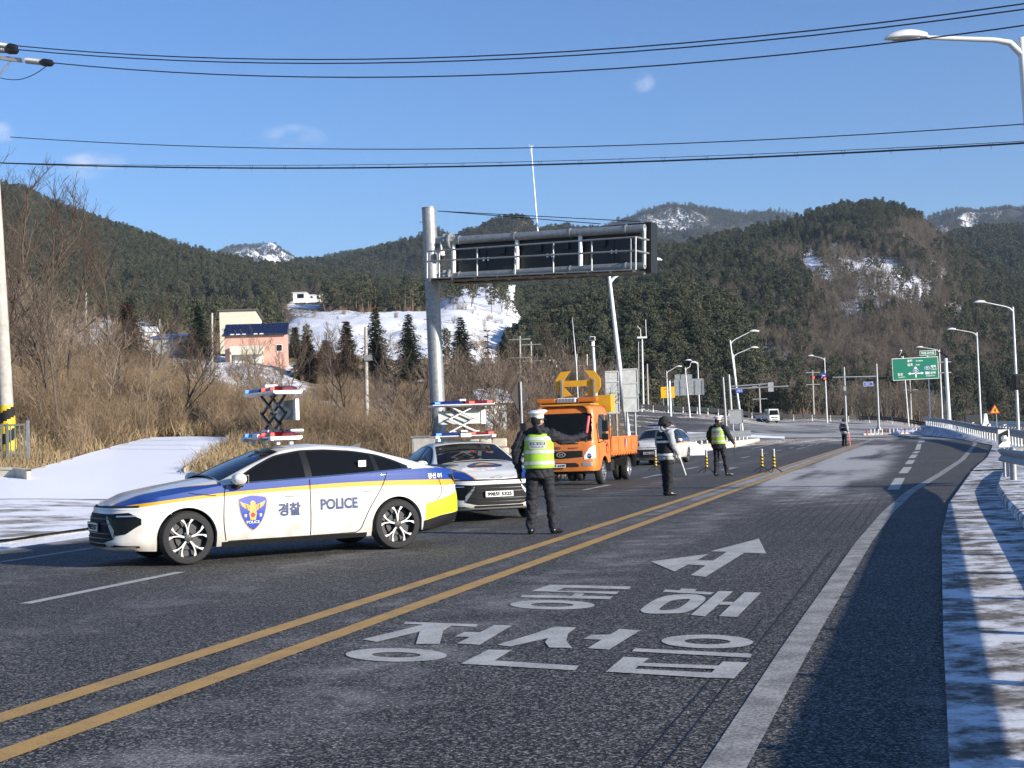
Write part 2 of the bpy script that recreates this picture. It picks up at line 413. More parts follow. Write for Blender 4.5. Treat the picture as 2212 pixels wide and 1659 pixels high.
def ground_material(name, c1, c2, c3, sc=0.6, snow_col=(0.86, 0.88, 0.92), snow_noise=1.0):
    m = bpy.data.materials.new(name); m.use_nodes = True; nt, N, L = nodes_of(m); b = nt.nodes['Principled BSDF']
    b.inputs['Roughness'].default_value = 0.95; b.inputs['Specular IOR Level'].default_value = 0.15
    geo = N('ShaderNodeNewGeometry')
    n1 = N('ShaderNodeTexNoise'); n1.inputs['Scale'].default_value = sc; n1.inputs['Detail'].default_value = 8; n1.inputs['Roughness'].default_value = 0.7
    n2 = N('ShaderNodeTexNoise'); n2.inputs['Scale'].default_value = sc * 9; n2.inputs['Detail'].default_value = 6; n2.inputs['Roughness'].default_value = 0.75
    L(geo.outputs['Position'], n1.inputs['Vector']); L(geo.outputs['Position'], n2.inputs['Vector'])
    cr_ = N('ShaderNodeValToRGB'); cr_.color_ramp.elements[0].position = 0.36; cr_.color_ramp.elements[0].color = (*c1, 1)
    cr_.color_ramp.elements[1].position = 0.66; cr_.color_ramp.elements[1].color = (*c3, 1)
    e = cr_.color_ramp.elements.new(0.5); e.color = (*c2, 1)
    ad = N('ShaderNodeMath'); ad.operation = 'MULTIPLY_ADD'; L(n2.outputs[0], ad.inputs[0]); ad.inputs[1].default_value = 0.55
    ms = N('ShaderNodeMath'); ms.operation = 'MULTIPLY_ADD'; L(n1.outputs[0], ms.inputs[0]); ms.inputs[1].default_value = 0.55; ms.inputs[2].default_value = -0.05
    L(ms.outputs[0], ad.inputs[2]); L(ad.outputs[0], cr_.inputs[0])
    at_ = N('ShaderNodeAttribute'); at_.attribute_name = 'snow'
    s1 = N('ShaderNodeMath'); s1.operation = 'MULTIPLY_ADD'; L(n2.outputs[0], s1.inputs[0]); s1.inputs[1].default_value = snow_noise; s1.inputs[2].default_value = -snow_noise * 0.5
    s2 = N('ShaderNodeMath'); s2.operation = 'ADD'; L(at_.outputs['Fac'], s2.inputs[0]); L(s1.outputs[0], s2.inputs[1])
    s3 = N('ShaderNodeMath'); s3.operation = 'MULTIPLY_ADD'; L(n1.outputs[0], s3.inputs[0]); s3.inputs[1].default_value = snow_noise * 0.7; s3.inputs[2].default_value = -snow_noise * 0.35
    s4 = N('ShaderNodeMath'); s4.operation = 'ADD'; L(s2.outputs[0], s4.inputs[0]); L(s3.outputs[0], s4.inputs[1])
    mr = N('ShaderNodeMapRange'); mr.interpolation_type = 'SMOOTHSTEP'; L(s4.outputs[0], mr.inputs[0]); mr.inputs[1].default_value = 0.44; mr.inputs[2].default_value = 0.58
    mx = N('ShaderNodeMix'); mx.data_type = 'RGBA'; L(mr.outputs[0], mx.inputs[0]); L(cr_.outputs[0], mx.inputs[6]); mx.inputs[7].default_value = (*snow_col, 1)
    L(mx.outputs[2], b.inputs['Base Color'])
    bp = N('ShaderNodeBump'); bp.inputs['Strength'].default_value = 0.5; bp.inputs['Distance'].default_value = 0.25; L(ad.outputs[0], bp.inputs['Height']); L(bp.outputs[0], b.inputs['Normal'])
    M[name] = m; return m
ground_material('earth', (0.12, 0.088, 0.052), (0.25, 0.185, 0.105), (0.38, 0.29, 0.17))
ground_material('hill_earth', (0.07, 0.055, 0.043), (0.115, 0.09, 0.07), (0.17, 0.135, 0.105), sc=0.085, snow_noise=1.35)
ground_material('far_hill_earth', (0.035, 0.04, 0.038), (0.06, 0.06, 0.055), (0.10, 0.09, 0.08), sc=0.022, snow_noise=1.5)
ground_material('field_snow', (0.2, 0.15, 0.1), (0.3, 0.24, 0.18), (0.4, 0.33, 0.26), sc=0.12, snow_noise=0.9)

def blob(u, v, cu_, cv_, su, sv): return np.exp(-(((u - cu_) / su) ** 2 + ((v - cv_) / sv) ** 2))
def make_ground():
    us = np.concatenate([np.linspace(-1400, -200, 30), np.arange(-190, 2420, 11.0), np.linspace(2440, 3600, 30)])
    ds = np.concatenate([np.linspace(2, 22, 12), np.geomspace(23, 420, 170), np.geomspace(430, 6000, 40)])
    U, D = np.meshgrid(us, ds)
    X = (U - CX) / F * D; Z = ground_z(X, D)
    # snow: the sloping field below the left hill, patches among the brush, the bank by the river
    sn = np.zeros_like(U)
    gr_ = 0.10 * vfbm(U * .02, D * .12, 1.0, 3)
    fld = sstep(590, 640, U + 16 * vfbm(U, D, .03, 2)) * (1 - sstep(1130, 1185, U + 20 * vfbm(U, D, .05, 2))) * sstep(235, 262, D) * (1 - sstep(395, 430, D))
    sn = np.maximum(sn, (0.62 + gr_ * 1.7) * fld)
    sn = np.maximum(sn, 0.74 * sstep(930, 970, U) * (1 - sstep(1120, 1160, U)) * sstep(390, 410, D) * (1 - sstep(600, 680, D)))
    sn = np.maximum(sn, 0.40 * (1 - sstep(900, 1000, U)) * sstep(34, 50, D) * (1 - sstep(200, 240, D)))
    sn = np.maximum(sn, 0.52 * sstep(300, 420, U) * (1 - sstep(650, 700, U)) * sstep(105, 125, D) * (1 - sstep(220, 240, D)))
    sn = np.maximum(sn, 0.6 * (1 - sstep(300, 380, U)) * sstep(260, 290, D) * (1 - sstep(500, 560, D)))
    sn = np.maximum(sn, 0.46 * sstep(1150, 1250, U) * sstep(44, 80, D) * (1 - sstep(300, 380, D)) * (1 - sstep(2040, 2080, U)))
    sn = np.maximum(sn, 0.98 * sstep(1980, 2050, U) * sstep(225, 260, D) * (1 - sstep(560, 640, D)))
    sn = np.maximum(sn, 0.75 * (1 - sstep(470, 560, U)) * sstep(22, 23, D) * (1 - sstep(29, 33, D)))
    me = grid_mesh('ground', X, D, Z, [M['earth']], {'snow': sn})
    o = link('ground', me); tag(o, kind='structure')
    b = MB(); b.quad((-260, -160, -.07), (260, -160, -.07), (260, 2.4, -.07), (-260, 2.4, -.07))
    o2 = b.build('ground', M['earth']); tag(o2, kind='structure')
make_ground()

# ------------------------------------------------------------------ hills: foot line and ridge line in the picture, each at its own distance
HILLS = {}
def hill(name, ridge, foot, rows=40, cols=160, bulge=0.12, nz=0.04, matn='hill_earth', snow_fn=None, back=300, ns=0.01):
    """ridge/foot: (u, v, d). A slope from foot to ridge, then a back side that falls away."""
    ru = [p[0] for p in ridge]; fu = [p[0] for p in foot]
    us = np.linspace(ru[0], ru[-1], cols)
    rv = np.interp(us, ru, [p[1] for p in ridge]); rd = np.interp(us, ru, [p[2] for p in ridge])
    fv = np.interp(us, fu, [p[1] for p in foot]); fd = np.interp(us, fu, [p[2] for p in foot])
    RP = np.array([at(u, v, d) for u, v, d in zip(us, rv, rd)]); FP = np.array([at(u, v, d) for u, v, d in zip(us, fv, fd)])
    ts = np.linspace(0, 1, rows)
    SKP = np.array([at(u, v + 70, d * .82) for u, v, d in zip(us, fv, fd)])
    P = []
    H = RP[:, 2] - FP[:, 2]
    for t in ts:
        s = t
        p = FP * (1 - s) + RP * s
        p[:, 2] += H * bulge * math.sin(math.pi * t) * 1.0
        n = vfbm(p[:, 0], p[:, 1], ns, 5) + 0.5 * vfbm(p[:, 0] + 900, p[:, 1], ns * 3.1, 3)
        p[:, 2] += n * H * nz * 2.2 * math.sin(math.pi * min(1, t * 1.0)) ** 0.7
        P.append(p)
    P.insert(0, SKP); rows += 1
    nb = 6
    for k in range(1, nb + 1):
        p = RP.copy(); p[:, 1] += back * k / nb; p[:, 2] -= (H + 30) * (k / nb) ** 1.3; P.append(p)
    P = np.array(P)
    q = P - np.array([0, 0, CAMH])
    fd_ = q @ np.array(cf); PU = CX + F * (q @ np.array(cr)) / fd_; PV = CY - F * (q @ np.array(cu)) / fd_
    sn = snow_fn(PU, PV, P) if snow_fn else np.zeros(P.shape[:2])
    me = grid_mesh(name, P[..., 0], P[..., 1], P[..., 2], [M[matn]], {'snow': sn})
    o = link(name, me); tag(o, kind='structure')
    HILLS[name + str(len(HILLS))] = (P, PU, PV, rows, sn)
    return P[:rows], PU[:rows], PV[:rows], sn[:rows]

def sn_far(U, V, P):
    return np.clip(0.26 + 0.5 * vfbm(P[..., 0], P[..., 1], 0.006, 4) + 0.12 * vfbm(P[..., 0], P[..., 2], 0.02, 3), 0, 1)
far_a = hill('far_mountain', [(1240, 540, 3300), (1300, 497, 3400), (1345, 472, 3500), (1400, 456, 3500), (1450, 449, 3500), (1490, 447, 3500), (1540, 454, 3500), (1600, 464, 3500), (1650, 459, 3500), (1690, 459, 3500), (1720, 470, 3500), (1800, 505, 3500), (1900, 560, 3400)],
     [(1240, 720, 2300), (1900, 720, 2300)], 90, 260, 0.05, 0.13, 'far_hill_earth', lambda U, V, P: sn_far(U, V, P) + 0.34 * blob(U, V, 1500, 475, 50, 18) + 0.3 * blob(U, V, 1420, 500, 45, 22), 700, 0.004)
far_b = hill('far_mountain', [(440, 575, 4600), (470, 548, 4600), (500, 536, 4600), (540, 533, 4600), (572, 530, 4600), (590, 530, 4600), (606, 542, 4600), (624, 553, 4600), (660, 580, 4600)],
     [(440, 700, 3600), (660, 700, 3600)], 90, 200, 0.03, 0.16, 'far_hill_earth', lambda U, V, P: sn_far(U, V, P) + 0.3, 700, 0.006)
far_c = hill('far_mountain', [(1940, 500, 3400), (1990, 480, 3400), (2030, 468, 3400), (2050, 462, 3400), (2080, 455, 3400), (2110, 462, 3400), (2150, 456, 3400), (2212, 452, 3400), (2330, 440, 3400), (2500, 470, 3400)],
     [(1940, 720, 2300), (2500, 720, 2300)], 90, 220, 0.05, 0.13, 'far_hill_earth', lambda U, V, P: sn_far(U, V, P) + 0.5 * blob(U, V, 2090, 485, 26, 22) + 0.35 * blob(U, V, 2155, 462, 22, 10), 700, 0.004)
mid_a = hill('wooded_mountain', [(520, 618, 1700), (600, 600, 1750), (640, 575, 1800), (700, 561, 1850), (760, 551, 1900), (830, 540, 1900), (900, 527, 1900), (950, 519, 1900), (985, 531, 1900), (1010, 518, 1900), (1060, 512, 1900), (1130, 508, 1900), (1190, 502, 1900), (1250, 508, 1900), (1340, 512, 1900), (1460, 545, 1900), (1560, 595, 1800)],
     [(520, 690, 1150), (900, 690, 1150), (1560, 690, 1150)], 70, 240, 0.06, 0.11, 'hill_earth', lambda U, V, P: 0.12 + 0.4 * blob(U, V, 715, 556, 45, 14) + 0.3 * vfbm(P[..., 0], P[..., 1], .008, 3), 500, 0.006)
left_a = hill('wooded_hill', [(-700, 210, 1250), (-450, 290, 1200), (-250, 352, 1180), (-100, 392, 1150), (0, 416, 1130), (60, 429, 1120), (130, 463, 1110), (200, 489, 1100), (350, 541, 1070), (500, 580, 1030), (640, 604, 990), (760, 622, 960), (900, 636, 920), (1020, 652, 860), (1120, 668, 800)],
     [(-700, 700, 560), (-250, 690, 600), (0, 680, 640), (200, 664, 690), (440, 660, 720), (640, 668, 700), (900, 676, 660), (1120, 690, 600)], 60, 240, 0.05, 0.035, 'hill_earth',
     lambda U, V, P: 0.16 + 0.28 * vfbm(P[..., 0], P[..., 1], .02, 3) + 0.55 * blob(U, V, 660, 656, 48, 14), 300, 0.008)
rb_a = hill('wooded_hill', [(1960, 600, 1500), (2010, 545, 1500), (2060, 515, 1500), (2120, 503, 1500), (2212, 500, 1500), (2330, 480, 1500), (2500, 470, 1500)],
     [(1960, 820, 900), (2500, 820, 900)], 50, 120, 0.08, 0.05, 'hill_earth', lambda U, V, P: 0.12 + 0.4 * blob(U, V, 2180, 590, 40, 30) + 0.3 * vfbm(P[..., 0], P[..., 1], .012, 3), 400, 0.008)
def sn_right(U, V, P):
    s = 0.22 + 0.32 * vfbm(P[..., 0], P[..., 2], .03, 4)
    for c in ((1810, 540, 34, 26), (1850, 590, 36, 34), (1905, 575, 40, 30), (1945, 605, 40, 28), (1790, 620, 26, 30), (1760, 590, 24, 30), (1870, 650, 40, 30), (2000, 630, 40, 26), (2070, 680, 36, 24), (1740, 560, 20, 24), (1830, 690, 30, 24), (1930, 660, 30, 20)):
        s = s + 0.40 * blob(U, V, *c)
    t = np.clip((U - 1936) / 121, -0.2, 1.2); s = s + 0.48 * np.exp(-((V - (495 + 116 * t)) / (12 + 14 * t)) ** 2) * sstep(1915, 1945, U) * (1 - sstep(2050, 2075, U))
    s = s + 0.75 * blob(U, V, 1622, 672, 44, 14) + 0.5 * blob(U, V, 1655, 765, 62, 30) + 0.35 * blob(U, V, 1720, 800, 50, 24)
    return s
right_a = hill('wooded_hill', [(1020, 690, 640), (1100, 664, 660), (1200, 638, 700), (1300, 606, 750), (1400, 570, 800), (1480, 550, 850), (1560, 529, 900), (1640, 508, 940), (1720, 486, 970), (1800, 465, 990), (1850, 457, 1000), (1890, 453, 1000), (1940, 463, 1000), (1985, 481, 990), (2010, 500, 980), (2040, 524, 960), (2080, 550, 940), (2130, 580, 920), (2212, 628, 900), (2330, 690, 880), (2500, 760, 850)],
     [(1020, 760, 420), (1100, 770, 415), (1300, 800, 410), (1500, 840, 400), (1700, 878, 395), (1850, 890, 395), (2000, 893, 400), (2212, 886, 430), (2500, 886, 460)], 80, 260, 0.04, 0.045, 'hill_earth', sn_right, 350, 0.011)
mound_a = hill('pine_mound', [(1090, 800, 360), (1130, 768, 370), (1180, 738, 380), (1240, 712, 390), (1320, 694, 400), (1400, 684, 400), (1480, 680, 400), (1540, 688, 395), (1580, 706, 390), (1606, 740, 380), (1624, 790, 370), (1650, 850, 350)],
     [(1090, 838, 300), (1300, 868, 290), (1500, 872, 290), (1650, 876, 300)], 30, 90, 0.25, 0.03, 'hill_earth', lambda U, V, P: 0.1 + 0 * U, 90, 0.02)

# ------------------------------------------------------------------ tree templates for the woods (kept out of the scene, used only as instances)
TPL = bpy.data.collections.new('templates')
def leaf_material(name, cols, rough=0.9, tr=0.0):
    m = bpy.data.materials.new(name); m.use_nodes = True; nt, N, L = nodes_of(m); b = nt.nodes['Principled BSDF']
    b.inputs['Roughness'].default_value = rough; b.inputs['Specular IOR Level'].default_value = 0.12
    oi = N('ShaderNodeObjectInfo'); geo = N('ShaderNodeNewGeometry')
    no = N('ShaderNodeTexNoise'); no.inputs['Scale'].default_value = 1.3; no.inputs['Detail'].default_value = 2
    L(geo.outputs['Position'], no.inputs['Vector'])
    ad = N('ShaderNodeMath'); ad.operation = 'MULTIPLY_ADD'; L(no.outputs[0], ad.inputs[0]); ad.inputs[1].default_value = 0.35
    m0 = N('ShaderNodeMath'); m0.operation = 'MULTIPLY_ADD'; L(oi.outputs['Random'], m0.inputs[0]); m0.inputs[1].default_value = 0.85; m0.inputs[2].default_value = -0.1
    L(m0.outputs[0], ad.inputs[2])
    rp = N('ShaderNodeValToRGB'); rp.color_ramp.elements[0].color = (*cols[0], 1); rp.color_ramp.elements[1].color = (*cols[-1], 1)
    for k, c in enumerate(cols[1:-1]): e = rp.color_ramp.elements.new((k + 1) / (len(cols) - 1)); e.color = (*c, 1)
    L(ad.outputs[0], rp.inputs[0]); L(rp.outputs[0], b.inputs['Base Color'])
    M[name] = m; return m
leaf_material('pine_leaf', [(0.034, 0.045, 0.03), (0.052, 0.063, 0.038), (0.072, 0.08, 0.048), (0.10, 0.096, 0.062)])
leaf_material('pine_leaf_dark', [(0.03, 0.045, 0.028), (0.045, 0.06, 0.033), (0.06, 0.075, 0.04)])
leaf_material('twig', [(0.12, 0.095, 0.075), (0.18, 0.14, 0.108), (0.25, 0.20, 0.155), (0.2, 0.15, 0.11)])
leaf_material('twig_far', [(0.11, 0.092, 0.072), (0.155, 0.13, 0.10), (0.20, 0.17, 0.135)])
leaf_material('brush_twig', [(0.12, 0.088, 0.058), (0.19, 0.14, 0.092), (0.27, 0.205, 0.132), (0.20, 0.135, 0.086)])
leaf_material('dry_grass', [(0.23, 0.165, 0.095), (0.33, 0.245, 0.14), (0.42, 0.33, 0.19)])
leaf_material('twig_dark', [(0.075, 0.058, 0.047), (0.11, 0.087, 0.07), (0.15, 0.12, 0.095)])
leaf_material('rust_leaf', [(0.05, 0.032, 0.02), (0.085, 0.05, 0.03), (0.06, 0.05, 0.028)])
mat('bark', (0.12, 0.09, 0.07), 0.9, var=0.3, scale=6)
mat('pine_bark', (0.2, 0.125, 0.085), 0.9, var=0.3, scale=4)

def tuft(mb, c, r, n, rnd, flat=0.6, size=0.4, m=0):
    """n leaf-sized faces spread through an ellipsoid clump"""
    for _ in range(n):
        a = rnd.random() * 6.283; zz = rnd.uniform(-1, 1); q = rnd.random() ** 0.4
        s = math.sqrt(1 - zz * zz) * q
        p = Vector((c[0] + r * s * math.cos(a), c[1] + r * s * math.sin(a), c[2] + r * flat * zz * q))
        d = Vector((rnd.gauss(0, 1), rnd.gauss(0, 1), rnd.gauss(0.2, 0.6))).normalized(); e = d.orthogonal().normalized()
        e = (Matrix.Rotation(rnd.random() * 6.283, 3, d) @ e); g = d.cross(e)
        k = size * rnd.uniform(0.6, 1.3)
        mb.tri(p - e * k * .5 - g * k * .35, p + e * k * .6, p - e * k * .4 + g * k * .45, m)
def pine_template(seed, h=9.0, clumps=15, per=26, wide=2.2, trunk_open=0.35, leafsize=0.62):
    rnd = random.Random(seed); mb = MB()
    lean = rnd.uniform(-.4, .4)
    mb.tube([(0, 0, -1), (lean * .3, 0, h * .45), (lean, .1, h * .95)], [0.17, 0.12, 0.03], 5, 1, cap=False)
    for k in range(clumps):
        t = trunk_open + (1 - trunk_open) * (k + rnd.random()) / clumps
        w = wide * (math.sin(math.pi * min(1, (t - trunk_open) / (1 - trunk_open) * .75 + .28))) ** 0.8
        a = k * 2.4 + rnd.random(); rr = w * rnd.uniform(.35, .95)
        c = (lean * t + rr * math.cos(a), rr * math.sin(a), h * t)
        tuft(mb, c, 1.0 * rnd.uniform(.8, 1.3), per, rnd, .5, leafsize)
        mb.tube([(lean * t * .8, 0, h * (t - .07)), c], [.05, .02], 3, 1, cap=False)
    return mb.mesh('pine_template', [M['pine_leaf'], M['pine_bark']])
def bare_template(seed, h=8.0, n1=9, n2=7, n3=5, thick=0.12, spread=0.55, m='twig_far', tw=0.03, low=0.25):
    rnd = random.Random(seed); mb = MB()
    def branch(p, d, l, r, lev):
        q = p + d * l * .5 + Vector((rnd.gauss(0, .06), rnd.gauss(0, .06), rnd.gauss(.03, .04))) * l; e = q + (d + Vector((rnd.gauss(0, .18), rnd.gauss(0, .18), .12))).normalized() * l * .5
        mb.tube([p, q, e], [r, r * .7, max(tw * .4, r * .35)], 4 if lev < 1 else 3, 0, cap=False)
        if lev >= 3: return
        n = (n1, n2, n3)[lev]
        for k in range(n):
            t = lerp(low if lev == 0 else .2, 1.0, (k + rnd.random()) / n)
            pp = p.lerp(q, t * 2) if t < .5 else q.lerp(e, t * 2 - 1)
            a = rnd.random() * 6.283
            sd = Vector((math.cos(a), math.sin(a), 0)) * spread * rnd.uniform(.7, 1.4)
            dd = (d * rnd.uniform(.5, .9) + sd + Vector((0, 0, .25))).normalized()
            branch(pp, dd, l * rnd.uniform(.38, .6) * (1.15 - .45 * t), max(tw * .55, r * rnd.uniform(.35, .5)), lev + 1)
    branch(Vector((0, 0, -.3)), Vector((rnd.gauss(0, .06), rnd.gauss(0, .06), 1)).normalized(), h * .8, thick, 0)
    return mb.mesh('bare_template', [M[m]])
def bush_template(seed, h=2.0, stems=34, spread=0.9, m='brush_twig', tw=0.014, forks=3):
    rnd = random.Random(seed); mb = MB()
    for k in range(stems):
        a = rnd.random() * 6.283; r0_ = rnd.random() * spread * .4
        p = Vector((r0_ * math.cos(a), r0_ * math.sin(a), -.1)); out = spread * rnd.uniform(.1, .8)
        a2 = a + rnd.gauss(0, .6); hh = h * rnd.uniform(.5, 1.1)
        e = p + Vector((math.cos(a2) * out, math.sin(a2) * out, hh)); mid = p.lerp(e, .5) + Vector((rnd.gauss(0, .1), rnd.gauss(0, .1), .1 * hh))
        w = tw * rnd.uniform(.7, 1.4)
        mb.tube([p, mid, e], [w, w * .8, w * .35], 3, 0, cap=False)
        for f in range(forks):
            t = rnd.uniform(.3, .95); b0 = p.lerp(mid, t * 2) if t < .5 else mid.lerp(e, 2 * t - 1)
            l = hh * rnd.uniform(.18, .4); d = Vector((rnd.gauss(0, .6), rnd.gauss(0, .6), rnd.uniform(.2, 1))).normalized()
            mb.tube([b0, b0 + d * l], [w * .6, w * .3], 3, 0, cap=False)
    return mb.mesh('bush_template', [M[m]])
def grass_template(seed, n=60, h=0.5, r=0.45, m='dry_grass', w=0.012):
    rnd = random.Random(seed); mb = MB()
    for k in range(n):
        a = rnd.random() * 6.283; q = r * math.sqrt(rnd.random()); p = Vector((q * math.cos(a), q * math.sin(a), -.03))
        l = h * rnd.uniform(.5, 1.2); b = Vector((rnd.gauss(0, .35), rnd.gauss(0, .35), 1)).normalized()
        s = Vector((-b.y, b.x, 0)); s = s.normalized() if s.length > 1e-4 else Vector((1, 0, 0)); s = Matrix.Rotation(rnd.random() * 3, 3, 'Z') @ s
        q1 = p + b * l * .6; e = q1 + (b + Vector((rnd.gauss(0, .5), rnd.gauss(0, .5), -.2))).normalized() * l * .45
        mb.quad(p - s * w, p + s * w, q1 + s * w * .8, q1 - s * w * .8); mb.tri(q1 - s * w * .8, q1 + s * w * .8, e)
    return mb.mesh('grass_template', [M[m]])
def template_set(name, meshes):
    c = bpy.data.collections.new(name)
    for k, me in enumerate(meshes):
        o = bpy.data.objects.new(name + '_' + str(k), me); c.objects.link(o)
    return c
T_PINE = template_set('pines', [pine_template(k, 9 + k * .4, 17, 30, 2.2, .32, .48) for k in range(5)])
T_PINE_LOW = template_set('pines_low', [pine_template(10 + k, 8.5 + k * .5, 24, 36, 2.0, .12, .42) for k in range(5)])
T_PINE_FAR = template_set('pines_far', [pine_template(20 + k, 8.5, 9, 9, 2.3, .3, 1.1) for k in range(4)])
T_BARE_FAR = template_set('bare_far', [bare_template(40 + k, 8, 9, 6, 3, .11, .55, 'twig_far', .05) for k in range(4)])
T_BARE = template_set('bare_near', [bare_template(50 + k, 7, 10, 7, 5, .07, .5, 'twig', .02) for k in range(4)])
T_BUSH = template_set('bushes', [bush_template(60 + k, 1.9, 36, 1.0, 'brush_twig', .011) for k in range(5)])
T_GRASS = template_set('grass', [grass_template(70 + k) for k in range(4)])

def scatter(name, pts, rots, scales, coll, label, cat=None, tilt=None):
    """one object whose points carry copies of the templates (uncountable growth: kind stuff)"""
    me = bpy.data.meshes.new(name); n = len(pts)
    me.vertices.add(n); me.vertices.foreach_set('co', np.asarray(pts, np.float32).ravel())
    a = me.attributes.new('rot', 'FLOAT_VECTOR', 'POINT'); rv = np.zeros((n, 3), np.float32); rv[:, 2] = rots
    if tilt is not None: rv[:, 0] = tilt[:, 0]; rv[:, 1] = tilt[:, 1]
    a.data.foreach_set('vector', rv.ravel())
    a = me.attributes.new('scl', 'FLOAT', 'POINT'); a.data.foreach_set('value', np.asarray(scales, np.float32))
    o = link(name, me); tag(o, label, cat, kind='stuff')
    ng = bpy.data.node_groups.new(name, 'GeometryNodeTree')
    ng.interface.new_socket('Geometry', in_out='INPUT', socket_type='NodeSocketGeometry'); ng.interface.new_socket('Geometry', in_out='OUTPUT', socket_type='NodeSocketGeometry')
    N = ng.nodes.new; L = ng.links.new
    gi = N('NodeGroupInput'); go = N('NodeGroupOutput'); ip = N('GeometryNodeInstanceOnPoints'); ci = N('GeometryNodeCollectionInfo')
    ci.inputs['Collection'].default_value = coll; ci.inputs['Separate Children'].default_value = True; ci.inputs['Reset Children'].default_value = True
    ra = N('GeometryNodeInputNamedAttribute'); ra.data_type = 'FLOAT_VECTOR'; ra.inputs['Name'].default_value = 'rot'
    sa = N('GeometryNodeInputNamedAttribute'); sa.data_type = 'FLOAT'; sa.inputs['Name'].default_value = 'scl'
    L(gi.outputs[0], ip.inputs['Points']); L(ci.outputs[0], ip.inputs['Instance']); ip.inputs['Pick Instance'].default_value = True
    e2 = N('FunctionNodeEulerToRotation'); L(ra.outputs[0], e2.inputs[0]); L(e2.outputs[0], ip.inputs['Rotation']); L(sa.outputs[0], ip.inputs['Scale'])
    L(ip.outputs[0], go.inputs[0])
    md = o.modifiers.new('scatter', 'NODES'); md.node_group = ng
    return o
_rs = np.random.default_rng(11)
def sample_hill(H, n, mask=None):
    P, U, V, sn = H; r, c = P.shape[:2]
    i = _rs.random(n) * (r - 1.001); j = _rs.random(n) * (c - 1.001); i0 = i.astype(int); j0 = j.astype(int); fi = (i - i0)[:, None]; fj = (j - j0)[:, None]
    def lp(A):
        A = A if A.ndim == 3 else A[..., None]
        return (A[i0, j0] * (1 - fi) + A[i0 + 1, j0] * fi) * (1 - fj) + (A[i0, j0 + 1] * (1 - fi) + A[i0 + 1, j0 + 1] * fi) * fj
    p = lp(P); u = lp(U)[:, 0]; v = lp(V)[:, 0]; s = lp(sn)[:, 0]
    keep = (u > -330) & (u < 2540)
    if mask is not None: keep &= mask(u, v, s, p)
    return p[keep]
def wood(name, label, H, n, mask, coll, smin, smax, sink=0.3):
    p = sample_hill(H, n, mask); k = len(p); p[:, 2] -= sink
    return scatter(name, p, _rs.random(k) * 6.283, _rs.uniform(smin, smax, k), coll, label)
RND = lambda u: _rs.random(len(u))
def dec_right(u, v):          # where the right hill carries bare broadleaf trees instead of pines
    d = 1.0 * blob(u, v, 1750, 790, 190, 95) + 0.9 * blob(u, v, 1690, 575, 50, 32) + 0.8 * blob(u, v, 1990, 520, 55, 40) + .9 * blob(u, v, 1960, 740, 150, 110) + .75 * blob(u, v, 2110, 800, 120, 60) + .55 * blob(u, v, 1830, 620, 90, 70) + .8 * blob(u, v, 1560, 655, 60, 26)
    d = d + .75 * blob(u, v, 1900, 610, 120, 85) + .5 * blob(u, v, 2080, 640, 90, 70)
    d = d * (1 - .6 * blob(u, v, 1890, 700, 60, 40)) * (1 - .6 * blob(u, v, 2060, 740, 60, 50))
    return d
wood('pine_wood', 'dark pine wood covering the long left hillside', left_a, 26000, lambda u, v, s, p: (vfbm(p[:, 0], p[:, 1], .03, 3) > -.26) & ~((u > 925) & (u < 1140) & (v > 615)) & ~((u > 622) & (u < 706) & (v > 640)), T_PINE, .6, 1.2)
wood('pine_wood', 'dark pines over the tall hill behind the green road sign', right_a, 22000, lambda u, v, s, p: (dec_right(u, v) * (.55 + .9 * vfbm(p[:, 0], p[:, 2], .035, 3) + .35) < .25 + .6 * RND(u)) & (s < .34 + .12 * RND(u)), T_PINE_LOW, .5, 1.05)
wood('bare_wood', 'bare brown trees on the slopes of the right hill', right_a, 27000, lambda u, v, s, p: (dec_right(u, v) > .15 + .35 * RND(u)) & (s < .32 + .34 * RND(u)), T_BARE_FAR, .6, 1.05)
wood('pine_wood', 'sparse pines between the snowy rocks of the right hill', right_a, 9000, lambda u, v, s, p: (s >= .34) & (RND(u) < .22), T_PINE_FAR, .5, .8)
wood('pine_wood', 'dark pines crowding the low mound behind the truck', mound_a, 3000, None, T_PINE_LOW, .5, .98)
wood('pine_wood', 'blue green pines on the mountain behind the gantry sign', mid_a, 26000, lambda u, v, s, p: (s < .4 + .2 * RND(u)), T_PINE_FAR, .7, 1.05)
wood('pine_wood', 'dark wooded slope at the far right edge', rb_a, 12000, lambda u, v, s, p: (s < .36 + .15 * RND(u)), T_PINE_FAR, .9, 1.25)

for k, (H, lb) in enumerate(((far_a, 'tiny bare trees on the blue mountain right of the gantry'), (far_b, 'tiny bare trees on the small white peak'), (far_c, 'tiny bare trees on the snowy mountain at the right edge'))):
    wood('far_wood', lb, H, (17000, 9000, 12000)[k], lambda u, v, s, p: (s < .48 + .3 * RND(u)) & (vfbm(p[:, 0], p[:, 1], .02, 3) > -.2), T_PINE_FAR, 1.0, 1.6)
wood('bare_wood', 'scattered bare trees among the pines of the left hill', left_a, 2600, lambda u, v, s, p: (vfbm(p[:, 0], p[:, 1], .02, 3) < .05), T_BARE_FAR, .7, 1.1)
# ------------------------------------------------------------------ road, in lane coordinates: s along the lane, t metres left of the left yellow line
LE = Vector((0.283, 0.959, 0)).normalized(); LN = Vector((-LE.y, LE.x, 0)); LO = Vector((-5.5, 0, 0))
def lane(s, t, z=0.0): return LO + LE * s + LN * t + Vector((0, 0, z))
def to_lane(p):
    q = Vector((p[0], p[1], 0)) - LO; return q.dot(LE), q.dot(LN)

